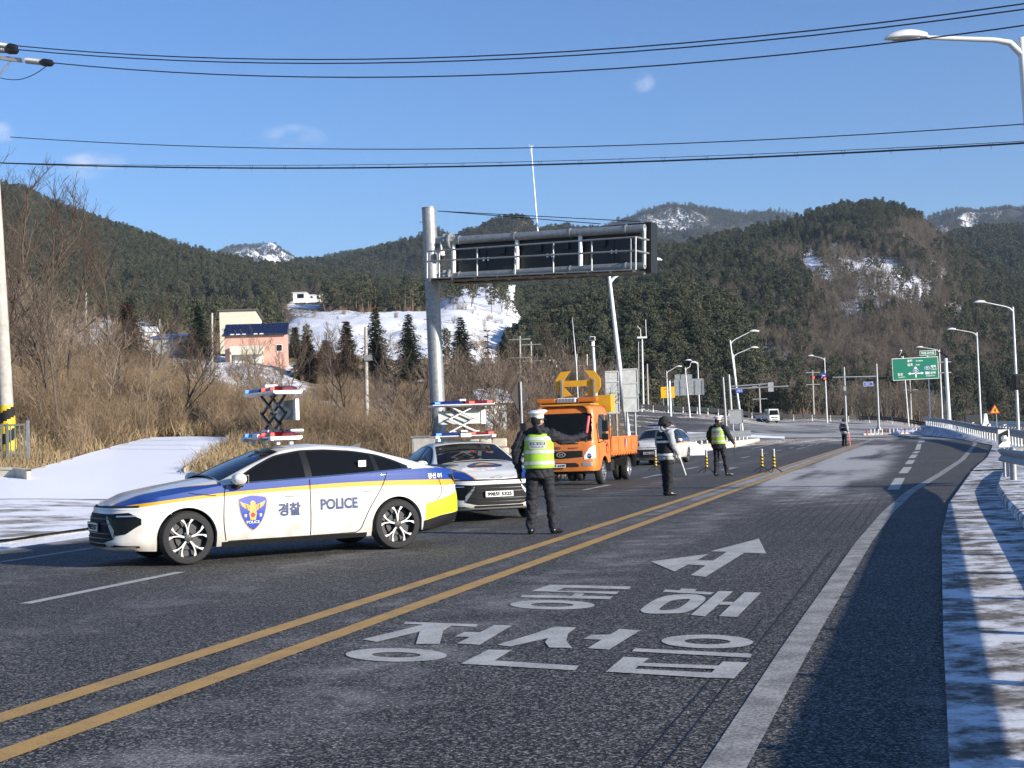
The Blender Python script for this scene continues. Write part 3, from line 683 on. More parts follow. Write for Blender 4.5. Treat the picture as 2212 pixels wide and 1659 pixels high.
def asphalt(name):
    m = bpy.data.materials.new(name); m.use_nodes = True; nt, N, L = nodes_of(m); b = nt.nodes['Principled BSDF']
    b.inputs['Specular IOR Level'].default_value = 0.35
    geo = N('ShaderNodeNewGeometry')
    def noise(sc, det, rough=.6):
        n = N('ShaderNodeTexNoise'); n.inputs['Scale'].default_value = sc; n.inputs['Detail'].default_value = det; n.inputs['Roughness'].default_value = rough
        L(geo.outputs['Position'], n.inputs['Vector']); return n
    nf = noise(42, 2.5, .8); nm = noise(14, 3, .7); nl = noise(.35, 5, .6); nx = noise(1.6, 4, .6)
    def mr(src, a, b_, c, d, st=False):
        n = N('ShaderNodeMapRange'); L(src, n.inputs[0]); n.inputs[1].default_value = a; n.inputs[2].default_value = b_; n.inputs[3].default_value = c; n.inputs[4].default_value = d
        if st: n.interpolation_type = 'SMOOTHSTEP'
        return n.outputs[0]
    def mth(op, a, b_):
        n = N('ShaderNodeMath'); n.operation = op
        for k, x in enumerate((a, b_)):
            if isinstance(x, (int, float)): n.inputs[k].default_value = x
            else: L(x, n.inputs[k])
        return n.outputs[0]
    vo = N('ShaderNodeTexVoronoi'); vo.inputs['Scale'].default_value = 78; L(geo.outputs['Position'], vo.inputs['Vector'])
    sx = N('ShaderNodeSeparateColor'); L(vo.outputs['Color'], sx.inputs[0])
    stone = mth('POWER', sx.outputs[0], 4.0)
    speck = mth('ADD', mth('MULTIPLY', stone, 5.6), mr(nf.outputs[0], .40, .66, 0.01, .38))
    mid = mr(nm.outputs[0], .3, .7, .75, 1.25); big = mr(nl.outputs[0], .3, .7, .8, 1.22)
    v = mth('MULTIPLY', mth('MULTIPLY', speck, mid), mth('MULTIPLY', big, 0.056))
    # salt and frost dust left on the surface
    sa = N('ShaderNodeAttribute'); sa.attribute_name = 'salt'
    sn = mth('ADD', sa.outputs['Fac'], mth('MULTIPLY', mth('SUBTRACT', nx.outputs[0], .5), .9))
    sm = mth('MULTIPLY', mr(sn, .10, .85, 0, 1, True), mr(nf.outputs[0], .36, .6, .3, 1))
    # grooves along the lane
    ga = N('ShaderNodeAttribute'); ga.attribute_name = 'groove'; ta = N('ShaderNodeAttribute'); ta.attribute_name = 'lane_t'
    wv = mth('SINE', mth('MULTIPLY', ta.outputs['Fac'], 2 * math.pi / 0.17), 0)
    gm = mth('MULTIPLY', mr(wv, .55, .95, 0, 1, True), ga.outputs['Fac'])
    cmb = N('ShaderNodeCombineColor'); L(v, cmb.inputs[0]); L(mth('MULTIPLY', v, .965), cmb.inputs[1]); L(mth('MULTIPLY', v, .86), cmb.inputs[2])
    mx = N('ShaderNodeMix'); mx.data_type = 'RGBA'; L(sm, mx.inputs[0]); L(cmb.outputs[0], mx.inputs[6]); mx.inputs[7].default_value = (.58, .565, .535, 1)
    mg = N('ShaderNodeMix'); mg.data_type = 'RGBA'; L(mth('MULTIPLY', gm, .55), mg.inputs[0]); L(mx.outputs[2], mg.inputs[6]); mg.inputs[7].default_value = (.012, .012, .013, 1)
    L(mg.outputs[2], b.inputs['Base Color'])
    L(mr(nm.outputs[0], .3, .7, .62, .9), b.inputs['Roughness'])
    bp = N('ShaderNodeBump'); bp.inputs['Strength'].default_value = .55; bp.inputs['Distance'].default_value = .006; L(nf.outputs[0], bp.inputs['Height']); L(bp.outputs[0], b.inputs['Normal'])
    M[name] = m; return m
asphalt('asphalt')
def paint_mat(name, col, wear=.42):
    """thermoplastic line paint, worn so that the stone of the asphalt shows through"""
    m = bpy.data.materials.new(name); m.use_nodes = True; nt, N, L = nodes_of(m); b = nt.nodes['Principled BSDF']; b.inputs['Roughness'].default_value = .75
    geo = N('ShaderNodeNewGeometry')
    n1 = N('ShaderNodeTexNoise'); n1.inputs['Scale'].default_value = 55; n1.inputs['Detail'].default_value = 2; L(geo.outputs['Position'], n1.inputs['Vector'])
    n2 = N('ShaderNodeTexNoise'); n2.inputs['Scale'].default_value = 3.2; n2.inputs['Detail'].default_value = 4; L(geo.outputs['Position'], n2.inputs['Vector'])
    ad = N('ShaderNodeMath'); ad.operation = 'MULTIPLY_ADD'; L(n2.outputs[0], ad.inputs[0]); ad.inputs[1].default_value = .8; L(n1.outputs[0], ad.inputs[2])
    mr = N('ShaderNodeMapRange'); L(ad.outputs[0], mr.inputs[0]); mr.inputs[1].default_value = .62 + wear * .2; mr.inputs[2].default_value = .92 + wear * .2; mr.inputs[3].default_value = .5; mr.inputs[4].default_value = 1.0
    mr.inputs[3].default_value = 1 - wear
    mx = N('ShaderNodeMix'); mx.data_type = 'RGBA'; L(mr.outputs[0], mx.inputs[0]); mx.inputs[6].default_value = (.07, .07, .07, 1); mx.inputs[7].default_value = (*col, 1)
    L(mx.outputs[2], b.inputs['Base Color']); M[name] = m
paint_mat('road_white', (.5, .5, .46), .45); paint_mat('road_yellow', (.5, .30, .085), .4); paint_mat('road_white_faint', (.42, .42, .4), .6); paint_mat('road_white_worn', (.40, .39, .35), .7)

RS = [-14, 0, 12, 21, 28, 46, 58, 77, 92, 140]; RT = [-5.3, -5.3, -5.3, -5.34, -5.5, -6.4, -7.2, -8.1, -8.7, -8.6]
EDGE_S = [-14, 0, 7.8, 12, 20.5, 26.5, 33.5, 43, 57, 77, 92, 136]; EDGE_T = [-4.3, -4.3, -4.3, -4.3, -4.36, -4.48, -4.75, -5.4, -6.26, -7.1, -7.7, -7.5]
def make_road():
    ss = np.concatenate([np.arange(-14, 60, .5), np.arange(60, 141, 1.5)])
    k = np.linspace(0, 1, 90)
    Rt = np.interp(ss, RS, RT); Lt = np.full_like(ss, 9.0)
    T = Rt[:, None] * (1 - k) + Lt[:, None] * k; Sx = np.tile(ss[:, None], (1, len(k)))
    X = LO.x + LE.x * Sx + LN.x * T; Y = LO.y + LE.y * Sx + LN.y * T; Z = np.zeros_like(X)
    n = vfbm(Sx * .11 + 3, T * 1.1 + 9, 1.0, 5)
    salt = .85 * np.exp(-((T + .32) / .30) ** 2) * (.35 + .65 * sstep(20, 45, Sx)) * .75
    salt = np.maximum(salt, (1.1 * sstep(24, 42, Sx) * sstep(-4.6, -2.2, T + 1.6 * (1 - sstep(24, 44, Sx))) * (1 - sstep(-1.0, -.6, T)) * (1 - sstep(88, 105, Sx))) * (.8 + 1.1 * n))
    salt = np.maximum(salt, .28 * np.exp(-((T + 1.6) / .8) ** 2)); salt = np.maximum(salt, .22 * np.exp(-((T - 2.2) / .7) ** 2)); salt = np.maximum(salt, .22 * np.exp(-((T - 5.4) / .8) ** 2))
    salt = np.maximum(salt, .62 * sstep(95, 120, Sx) * (.6 + n))
    salt = np.maximum(salt, .8 * (1 - sstep(-5.6, -4.9, T)) * (1 - sstep(9, 13, Sx)) * (.5 + n)); salt = np.maximum(salt, .55 * sstep(7.9, 9, T))
    groove = sstep(-1.2, -2.6, T) * sstep(9, 20, Sx) * (1 - .0 * Sx) * sstep(-4.9, -4.2, T)
    groove = np.clip(groove * (.5 + 1.4 * n), 0, 1) * (1 - sstep(24, 48, Sx))
    me = grid_mesh('road', X, Y, Z, [M['asphalt']], {'salt': np.clip(salt, 0, 1.2), 'groove': groove, 'lane_t': T}, True)
    o = link('road', me); tag(o, kind='structure'); return o
ROAD = make_road()

# side road and junction beyond: a sheet over the ground that climbs to the left
def junction_z(x, y):
    return float(ground_z(np.array([x]), np.array([y]), False)[0]) + .06
def make_junction():
    us = np.linspace(1180, 2140, 90); NEARD = ([1180, 1300, 1395, 1500, 1600, 1700, 1760, 2140], [66, 84, 100, 112, 124, 132, 131, 126])
    FARD = ([1180, 1300, 1395, 1500, 1600, 1700, 1850, 1980, 2140], [170, 190, 205, 215, 230, 240, 246, 240, 200])
    nd = np.interp(us, *NEARD); fd = np.interp(us, *FARD); k = np.linspace(0, 1, 50)[:, None]
    D = nd[None] * (1 - k) + fd[None] * k; U = np.tile(us, (50, 1)); X = (U - CX) / F * D
    Z = ground_z(X, D, False) + .066
    salt = .55 + .75 * vfbm(U * .012, D * .09, 1, 4); salt *= .35 + .65 * sstep(1480, 1600, U)
    me = grid_mesh('side_road', X, D, Z, [M['asphalt']], {'salt': np.clip(salt, 0, 1), 'groove': 0 * U, 'lane_t': 0 * U}); o = link('side_road', me); tag(o, kind='structure'); return o
SIDE = make_junction()

def ribbon(name, pts, w, z, m, parent, n=1):
    """flat strip along a polyline on the ground"""
    P = [Vector((p[0], p[1], z if len(p) < 3 else p[2] + z)) for p in pts]; rows = []
    for i, p in enumerate(P):
        t = (P[min(i + 1, len(P) - 1)] - P[max(i - 1, 0)]); t.z = 0; t.normalize(); nn = Vector((-t.y, t.x, 0))
        rows.append([p + nn * w / 2, p - nn * w / 2])
    mb = MB(); mb.grid(rows, flip=True); return mb.build(name, m, parent)
ZP = .005
for t in (0, -.65):
    ribbon('yellow_line', [lane(s, t) for s in np.arange(-14, 104 if t == 0 else 100, 3)], .19, ZP, M['road_yellow'], ROAD)
ribbon('yellow_line', [lane(104, 0), lane(103, -.4), lane(100, -.62)], .19, ZP + .001, M['road_yellow'], ROAD)
ribbon('edge_line', [lane(s, interp(s, EDGE_S, EDGE_T)) for s in np.arange(-14, 136, 1.5)], .2, ZP, M['road_white_worn'], ROAD)
def gl(u, v): p = gp(u, v); return (p.x, p.y)
def zq(zx, zy): return (1481.2 + zx * .29762, 877.8 + zy * .29762)
for a, b in (((1505, 606), (1555, 521)), ((1577, 486), (1612, 441)), ((1617, 420), (1640, 391)), ((1640, 376), (1663, 351)), ((1660, 341), (1684, 327)), ((1683, 316), (1696, 272)), ((1702, 262), (1718, 251)), ((1714, 245), (1722, 231)), ((1708, 222), (1718, 214)), ((1668, 200), (1698, 207)), ((1612, 183), (1653, 192)), ((1542, 170), (1583, 177))):
    p = gl(*zq(*a)); q = gl(*zq(*b)); ribbon('lane_dash', [p, q], .26 if p[1] < 90 else .4, ZP, M['road_white'], ROAD)
# left carriageway
for s0 in np.arange(-9.6, 110, 8.0): ribbon('lane_dash', [lane(s0 + 7.6, 3.62), lane(s0 + 7.6 + 3.1, 3.62)], .15, ZP, M['road_white'], ROAD)
ribbon('edge_line', [lane(s, 7.35) for s in np.arange(-12, 84, 3)], .15, ZP, M['road_white_faint'], ROAD)
ribbon('edge_line', [lane(s, 7.35) for s in (112, 118, 124)], .15, ZP, M['road_white_faint'], ROAD)
for t_, s0_, s1_ in ((-4.02, -12, 20), (-3.9, -6, 14)): ribbon('tar_seam', [lane(s, t_) for s in np.arange(s0_, s1_, .8)], .008, ZP - .002, M['tar'], ROAD)
ribbon('guide_line', [lane(s, 1.9) for s in (52, 55)], .3, ZP, M['road_white_faint'], ROAD)
ribbon('stop_line', [lane(47, -1.0), lane(46.4, -2.2), lane(46.6, -3.4)], .5, ZP, M['road_white_faint'], ROAD)
for a, b in (((1250, 178), (1310, 186)), ((1340, 195), (1410, 212)), ((1180, 220), (1240, 228)), ((860, 222), (900, 232)), ((905, 236), (940, 245)), ((945, 248), (970, 256)), ((940, 277), (975, 264)), ((880, 290), (918, 281)), ((805, 311), (868, 297)), ((1450, 188), (1490, 190)), ((480, 306), (628, 277)), ((560, 250), (628, 274))):
    p = gl(*zq(*a)); q = gl(*zq(*b)); ribbon('guide_line', [p, q], .22, ZP + .002, M['road_white_faint'], ROAD)
# lane lines on the side road
for (u0_, d0, u1_, d1) in ((1400, 150, 1470, 155), (1490, 158, 1540, 163), (1400, 128, 1450, 132), (1500, 138, 1560, 143), (1400, 176, 1460, 182), (1480, 186, 1540, 192)):
    pp = []
    for k in np.linspace(0, 1, 5):
        u, d = lerp(u0_, u1_, k), lerp(d0, d1, k); x = xz(u, d); pp.append((x, d, junction_z(x, d) + .012))
    ribbon('lane_dash', pp, .3, 0, M['road_white_faint'], SIDE)

# painted lettering and arrow, each stroke laid on the asphalt
def zt(p): return gl(713.2 + p[0] * .44642, 1234.4 + p[1] * .44642)
def za(p): return gl(658.3 + p[0] * .496, 1124.6 + p[1] * .496)
def road_poly(name, polys, cv, parent=None):
    mb = MB(); z = ZP
    for pl in polys:
        z += .0006; mb.poly([(*cv(p), z) for p in pl])
    o = mb.build(name, M['road_white'], parent if parent else ROAD, fix=True)
    return o
def ring_strip(c, ro, ri, tilt=.02, n=36):
    out = []
    for k in range(n):
        a, b = 2 * math.pi * k / n, 2 * math.pi * (k + 1) / n
        f = lambda r, t: (c[0] + r[0] * math.cos(t) - tilt * 0, c[1] + r[1] * math.sin(t) + tilt * r[0] * math.cos(t))
        out.append([f(ro, a), f(ro, b), f(ri, b), f(ri, a)])
    return out
road_poly('road_letter', [[(1068, 66), (1456, 76), (1446, 89), (1135, 81), (1095, 96), (1400, 100), (1384, 112), (974, 97)], [(930, 117), (1370, 124), (1352, 137), (918, 128)], [(1185, 108), (1232, 110), (1215, 122), (1168, 121)]] + [], zt)
def ring_poly(name, c, ro, ri, tilt=.02, n=40):
    mb = MB(); rows = []
    for r in (ro, ri):
        rows.append([(*zt((c[0] + r[0] * math.cos(2 * math.pi * k / n), c[1] + r[1] * math.sin(2 * math.pi * k / n) + tilt * r[0] * math.cos(2 * math.pi * k / n))), ZP + .0004) for k in range(n)])
    mb.grid(rows, close=True); mb.build(name, M['road_white'], ROAD, fix=True)
ring_poly('road_letter', (1075, 164), (205, 23), (103, 10), .01)
road_poly('road_letter', [[(1700, 85), (1775, 88), (1762, 100), (1690, 97)], [(1622, 90), (1860, 104), (1840, 115), (1610, 101)]], zt)
def blob_ring(name, outer, inner):
    n = 48
    def res(pts):
        C = catmull([Vector((p[0], p[1], 0)) for p in pts + [pts[0]]], 10); cx_ = sum(p[0] for p in pts) / len(pts); cy_ = sum(p[1] for p in pts) / len(pts)
        L_ = [0]
        for a, b in zip(C, C[1:]): L_.append(L_[-1] + math.hypot((b - a).x, (b - a).y * 4))
        return [(float(np.interp(L_[-1] * k / n, L_, [c.x for c in C])), float(np.interp(L_[-1] * k / n, L_, [c.y for c in C]))) for k in range(n)]
    mb = MB(); mb.grid([[(*zt(p), ZP + .0004) for p in res(r)] for r in (outer, inner)], close=True); mb.build(name, M['road_white'], ROAD, fix=True)
blob_ring('road_letter', [(1500, 188), (1560, 145), (1640, 118), (1760, 113), (1815, 130), (1790, 165), (1720, 200), (1600, 207), (1520, 203)], [(1590, 186), (1620, 162), (1660, 142), (1735, 136), (1738, 142), (1715, 162), (1680, 182), (1630, 190), (1600, 190)])
road_poly('road_letter', [[(1880, 97), (1950, 99), (1815, 220), (1745, 213)], [(1895, 150), (1985, 152), (1968, 166), (1880, 164)], [(2005, 104), (2085, 106), (1970, 224), (1880, 220)]], zt)
road_poly('road_letter', [[(365, 246), (715, 259), (705, 271), (355, 256)], [(470, 256), (570, 262), (225, 344), (155, 332)], [(455, 268), (590, 264), (548, 290), (530, 355), (415, 355), (432, 300)]], zt)
road_poly('road_letter', [[(650, 296), (740, 298), (700, 322), (600, 318)], [(795, 263), (880, 265), (725, 358), (612, 352)]], zt)
ring_poly('road_letter', (320, 407), (245, 33), (118, 13), .012)
road_poly('road_letter', [[(1085, 270), (1192, 275), (1150, 305), (870, 366), (808, 358), (1000, 300)], [(1060, 320), (1152, 303), (1142, 340), (1172, 373), (1060, 372), (1040, 345)]], zt)
road_poly('road_letter', [[(1262, 310), (1400, 308), (1370, 335), (1225, 330)], [(1400, 282), (1500, 289), (1350, 382), (1245, 375)]], zt)
road_poly('road_letter', [[(765, 382), (880, 383), (795, 435), (1205, 460), (1185, 482), (632, 450)]], zt)
ring_poly('road_letter', (1825, 342), (222, 33), (112, 14), .015)
road_poly('road_letter', [[(1475, 375), (2040, 402), (2035, 421), (1460, 390)]], zt)
road_poly('road_letter', [[(1420, 417), (1545, 423), (1450, 492), (1332, 490)], [(1900, 440), (2025, 445), (1955, 522), (1820, 518)], [(1370, 470), (1850, 495), (1835, 520), (1345, 490)], [(1500, 446), (1905, 462), (1890, 478), (1480, 462)]], zt)
road_poly('arrow_marking', [[(1768, 135), (1978, 80), (2010, 145)], [(1838, 138), (1915, 142), (1745, 247), (1680, 240)], [(1507, 180), (1762, 147), (1610, 224)], [(1680, 174), (1790, 177), (1752, 198), (1650, 193)]], za)

# pavement strip and kerb at the right, snow on them
def snowy(name, base, sn, sc=2.0, lo=.42, hi=.56, dirt=(.12, .105, .085), stretch=None):
    m = bpy.data.materials.new(name); m.use_nodes = True; nt, N, L = nodes_of(m); b = nt.nodes['Principled BSDF']; b.inputs['Roughness'].default_value = .85
    geo = N('ShaderNodeNewGeometry'); src = geo.outputs['Position']
    if stretch:
        mp = N('ShaderNodeMapping'); mp.inputs['Rotation'].default_value = (0, 0, stretch[0]); mp.inputs['Scale'].default_value = stretch[1]; L(src, mp.inputs[0]); src = mp.outputs[0]
    n1 = N('ShaderNodeTexNoise'); n1.inputs['Scale'].default_value = sc; n1.inputs['Detail'].default_value = 8; n1.inputs['Roughness'].default_value = .72; L(src, n1.inputs['Vector'])
    n2 = N('ShaderNodeTexNoise'); n2.inputs['Scale'].default_value = sc * 8; n2.inputs['Detail'].default_value = 4; L(src, n2.inputs['Vector'])
    r1 = N('ShaderNodeValToRGB'); r1.color_ramp.elements[0].color = (*dirt, 1); r1.color_ramp.elements[1].color = (*base, 1); r1.color_ramp.elements[0].position = .35; r1.color_ramp.elements[1].position = .65; L(n2.outputs[0], r1.inputs[0])
    mr = N('ShaderNodeMapRange'); mr.interpolation_type = 'SMOOTHSTEP'; L(n1.outputs[0], mr.inputs[0]); mr.inputs[1].default_value = lo; mr.inputs[2].default_value = hi
    mx = N('ShaderNodeMix'); mx.data_type = 'RGBA'; L(mr.outputs[0], mx.inputs[0]); L(r1.outputs[0], mx.inputs[6]); mx.inputs[7].default_value = (*sn, 1); L(mx.outputs[2], b.inputs['Base Color'])
    bp = N('ShaderNodeBump'); bp.inputs['Strength'].default_value = .6; bp.inputs['Distance'].default_value = .03; L(n1.outputs[0], bp.inputs['Height']); L(bp.outputs[0], b.inputs['Normal'])
    M[name] = m
snowy('snowy_pavement', (.22, .19, .155), (.74, .745, .75), 1.5, .42, .6, dirt=(.09, .078, .062))
snowy('clean_snow', (.8, .82, .85), (.86, .88, .92), .7, .1, .2)
snowy('packed_snow', (.38, .36, .33), (.82, .84, .88), 1.1, .38, .52, dirt=(.14, .12, .1), stretch=(0, (.35, 1.6, 1)))
snowy('snowy_kerb', (.34, .32, .28), (.8, .82, .86), 2.2, .45, .55)
snowy('snow_bank', (.3, .26, .2), (.85, .87, .92), .5, .32, .42)
def strip_sheet(name, s_arr, tin, tout, zin, zout, m, kind=True, parent=None, thick=.16):
    mb = MB(); top = []; side = []
    for s in s_arr:
        a = lane(s, tin(s), zin); b = lane(s, tout(s), zout); n = 6
        top.append([a.lerp(b, k / n) for k in range(n + 1)]); side.append([lane(s, tin(s), zin - thick), a])
    mb.grid(top, flip=True); mb.grid(side, flip=True)
    o = mb.build(name, m, parent, fix=True)
    if kind: tag(o, kind='structure')
    return o
pav_t = lambda s: interp(s, RS, RT)
strip_sheet('pavement', np.arange(-14, 45, 1.0), lambda s: pav_t(s) + .02, lambda s: interp(s, [-14, 30, 38, 45], [-6.5, -6.7, -8.4, -9.4]), .035, .05, M['snowy_pavement'])
strip_sheet('pavement', np.arange(45, 140, 1.5), lambda s: pav_t(s) + .02, lambda s: pav_t(s) - 1.2, .035, .05, M['snowy_pavement'])
RAIL_T = lambda s: interp(s, [-14, 28, 31, 33, 35, 35.8, 36.3, 36.6], [-7.2, -7.2, -7.1, -6.92, -6.76, -6.84, -7.1, -7.5])
KERB_T = lambda s: interp(s, [-14, 20, 27, 32, 38, 43.5], [-6.38, -6.38, -6.38, -6.46, -6.8, -7.3])
kb = MB()
rows = []
for s in np.arange(-14, 43.6, .5):
    t = KERB_T(s); rows.append([lane(s, t, -.05), lane(s, t, .15), lane(s, t - .04, .19), lane(s, t - .5, .20), lane(s, min(t - .6, -7.75), .2), lane(s, min(t - .6, -7.75), -.2)])
kb.grid(rows, flip=True); kb.poly(rows[-1]); kerb = kb.build('kerb', M['snowy_kerb'], None, fix=True); tag(kerb, kind='structure')

# snow ramp (driveway) and trodden snow verge on the left
def ground_sheet(name, outline_fn, m, lift, nu=60, nd=30, kind='structure'):
    """outline_fn(k) -> (u_left, d_left) edge rows; sheet follows the ground"""
    rows = [outline_fn(k) for k in np.linspace(0, 1, nd)]
    X = []; Y = []
    for (ua, da, ub, db) in rows:
        k = np.linspace(0, 1, nu); d = da + (db - da) * k; u = ua + (ub - ua) * k; X.append((u - CX) / F * d); Y.append(d)
    X = np.array(X); Y = np.array(Y); Z = np.maximum(ground_z(X, Y, False) + lift, ground_z(X, Y) + .03)
    o = link(name, grid_mesh(name, X, Y, Z, [m])); tag(o, kind=kind); return o
def drive_rows(k):
    d = lerp(30.5, 50, k)
    ul = interp(d, [30.5, 34, 37, 40, 43, 46, 50], [-260, -60, 60, 150, 215, 270, 322]); ur = interp(d, [30.5, 33, 35, 38, 42, 46, 50], [640, 480, 410, 425, 465, 505, 536])
    return ul, d, ur, d + .3
ground_sheet('snow_drive', drive_rows, M['clean_snow'], .10, 70, 40)
def verge_rows(k):
    d0 = lerp(0, 1, k)
    return -500, lerp(21.5, 31, k), 560, lerp(28.6, 33, k)
ground_sheet('snow_verge', verge_rows, M['packed_snow'], .085, 80, 30)
def verge2_rows(k): return 560, lerp(29, 33, k), 900, lerp(38.5, 41, k)
ground_sheet('snow_verge', verge2_rows, M['packed_snow'], .07, 60, 16)
# ------------------------------------------------------------------ vehicles
def curve_node(nt, pts, x0, x1, y0, y1, src):
    """value of a piecewise smooth curve y(x) for the socket src"""
    N = nt.nodes.new; L = nt.links.new
    mr = N('ShaderNodeMapRange'); L(src, mr.inputs[0]); mr.inputs[1].default_value = x0; mr.inputs[2].default_value = x1
    fc = N('ShaderNodeFloatCurve'); c = fc.mapping.curves[0]
    P = [((x - x0) / (x1 - x0), (y - y0) / (y1 - y0)) for x, y in sorted(pts)]
    c.points[0].location = P[0]; c.points[1].location = P[-1]
    for p in P[1:-1]: c.points.new(*p)
    fc.mapping.update(); L(mr.outputs[0], fc.inputs['Value'])
    m2 = N('ShaderNodeMapRange'); L(fc.outputs[0], m2.inputs[0]); m2.inputs[3].default_value = y0; m2.inputs[4].default_value = y1; m2.clamp = False
    return m2.outputs[0]
def police_paint(name, zline, wline, hood, cowl_x, rear_x, white=(.70, .70, .67)):
    m = bpy.data.materials.new(name); m.use_nodes = True; nt, N, L = nodes_of(m); b = nt.nodes['Principled BSDF']
    b.inputs['Roughness'].default_value = .5; b.inputs['Specular IOR Level'].default_value = .3; b.inputs['Coat Weight'].default_value = .75; b.inputs['Coat Roughness'].default_value = .02
    tc = N('ShaderNodeTexCoord'); sp = N('ShaderNodeSeparateXYZ'); L(tc.outputs['Object'], sp.inputs[0])
    def mt(op, a, c=0.0):
        n = N('ShaderNodeMath'); n.operation = op
        for k, x in enumerate((a, c)):
            if isinstance(x, (int, float)): n.inputs[k].default_value = x
            else: L(x, n.inputs[k])
        return n.outputs[0]
    X, Y, Z = sp.outputs; aY = mt('ABSOLUTE', Y)
    zl = curve_node(nt, zline, -2.7, 2.5, .6, 1.1, X); wl = curve_node(nt, wline, -2.7, 2.5, 0, .1, X); yh = curve_node(nt, hood, -2.7, 2.5, 0, 1.0, X)
    d = mt('SUBTRACT', Z, zl)
    above = mt('GREATER_THAN', d, wl); onl = mt('LESS_THAN', mt('ABSOLUTE', d), wl)
    # hood: white centre panel edged with a thin yellow line
    inner = mt('MULTIPLY', mt('GREATER_THAN', X, cowl_x), mt('LESS_THAN', aY, yh))
    edge = mt('MULTIPLY', mt('GREATER_THAN', X, cowl_x), mt('LESS_THAN', mt('ABSOLUTE', mt('SUBTRACT', aY, yh)), .013))
    rear = mt('MULTIPLY', mt('LESS_THAN', X, rear_x), mt('LESS_THAN', aY, .52))
    blue = mt('MULTIPLY', above, mt('SUBTRACT', 1.0, mt('MAXIMUM', inner, rear)))
    yel = mt('MAXIMUM', mt('MULTIPLY', onl, mt('GREATER_THAN', aY, .5)), mt('MULTIPLY', edge, above))
    no = N('ShaderNodeTexNoise'); no.inputs['Scale'].default_value = 3.5; no.inputs['Detail'].default_value = 6; L(tc.outputs['Object'], no.inputs['Vector'])
    dz = N('ShaderNodeMapRange'); L(Z, dz.inputs[0]); dz.inputs[1].default_value = .75; dz.inputs[2].default_value = .2; dz.inputs[3].default_value = 0; dz.inputs[4].default_value = .9
    dn = N('ShaderNodeMapRange'); L(no.outputs[0], dn.inputs[0]); dn.inputs[1].default_value = .32; dn.inputs[2].default_value = .72
    dirt = mt('MULTIPLY', dz.outputs[0], dn.outputs[0])
    def mix(f, a, c, nolink=None):
        n = N('ShaderNodeMix'); n.data_type = 'RGBA'; L(f, n.inputs[0])
        if isinstance(a, tuple): n.inputs[6].default_value = (*a, 1)
        else: L(a, n.inputs[6])
        n.inputs[7].default_value = (*c, 1); return n.outputs[2]
    c1 = mix(dirt, white, (.36, .31, .24)); c2 = mix(blue, c1, (.009, .045, .25)); c3 = mix(yel, c2, (.66, .35, .02))
    L(c3, b.inputs['Base Color']); M[name] = m; return m

class Skin:
    """vehicle shell: a plan outline (front centre round to rear centre) raised as columns"""
    def __init__(s, outline, zlow, ztop, inset, arches, n=190):
        C = catmull([(x, y, 0) for x, y in outline], 14); a = [0]
        for p, q in zip(C, C[1:]): a.append(a[-1] + (q - p).length)
        s.ca = np.array(a); s.cx = np.array([p.x for p in C]); s.cy = np.array([p.y for p in C]); s.L = a[-1]
        s.zlow0, s.ztop, s.inset, s.arches = zlow, ztop, inset, arches
        st = set(np.linspace(0, s.L, n).tolist())
        for xw, zw, r in arches:
            for k in range(33):
                th = math.pi * k / 32; st.add(float(s.a_of_x(xw + r * math.cos(th))))
        s.st = sorted(st)
    def xy(s, a): return float(np.interp(a, s.ca, s.cx)), float(np.interp(a, s.ca, s.cy))
    def nrm(s, a):
        x0, y0 = s.xy(max(0, a - .03)); x1, y1 = s.xy(min(s.L, a + .03)); t = Vector((x1 - x0, y1 - y0)).normalized()
        n = Vector((t.y, -t.x));
        if a < .02: return Vector((1, 0))
        if a > s.L - .02: return Vector((-1, 0))
        return n
    def a_of_x(s, x): return float(np.interp(-x, -s.cx, s.ca))
    def zlow(s, a):
        x, y = s.xy(a); z = s.zlow0(x)
        for xw, zw, r in s.arches:
            if abs(x - xw) < r and y > .6: z = max(z, zw + math.sqrt(max(0, r * r - (x - xw) ** 2)))
        return z
    def pt(s, a, z, off=0.0, side=1):
        x, y = s.xy(a); n = s.nrm(a); i = s.inset(x, y, z) - off
        return Vector((x - n.x * i, max(0.0, y - n.y * i) * side, z))
    def shell(s, nz=22, lip=.09):
        mb = MB()
        for sd in (1, -1):
            cols = []
            for a in s.st:
                z0, z1 = s.zlow(a), s.ztop(s.xy(a)[0]); z1 = max(z1, z0 + .01)
                col = [s.pt(a, z0, -lip, sd)] + [s.pt(a, lerp(z0, z1, k / (nz - 1)), 0, sd) for k in range(nz)]
                cols.append(col)
            mb.grid(cols, flip=sd > 0)
        return mb
    def overlay(s, a_list, zlo, zhi, off=.004, nr=5, sides=(1,), mb=None):
        mb = mb or MB()
        mb.weld = len(sides) > 1
        for sd in sides:
            mb.grid([[s.pt(a, lerp(zlo(a), zhi(a), k / nr), off, sd) for k in range(nr + 1)] for a in a_list], flip=sd > 0)
        return mb

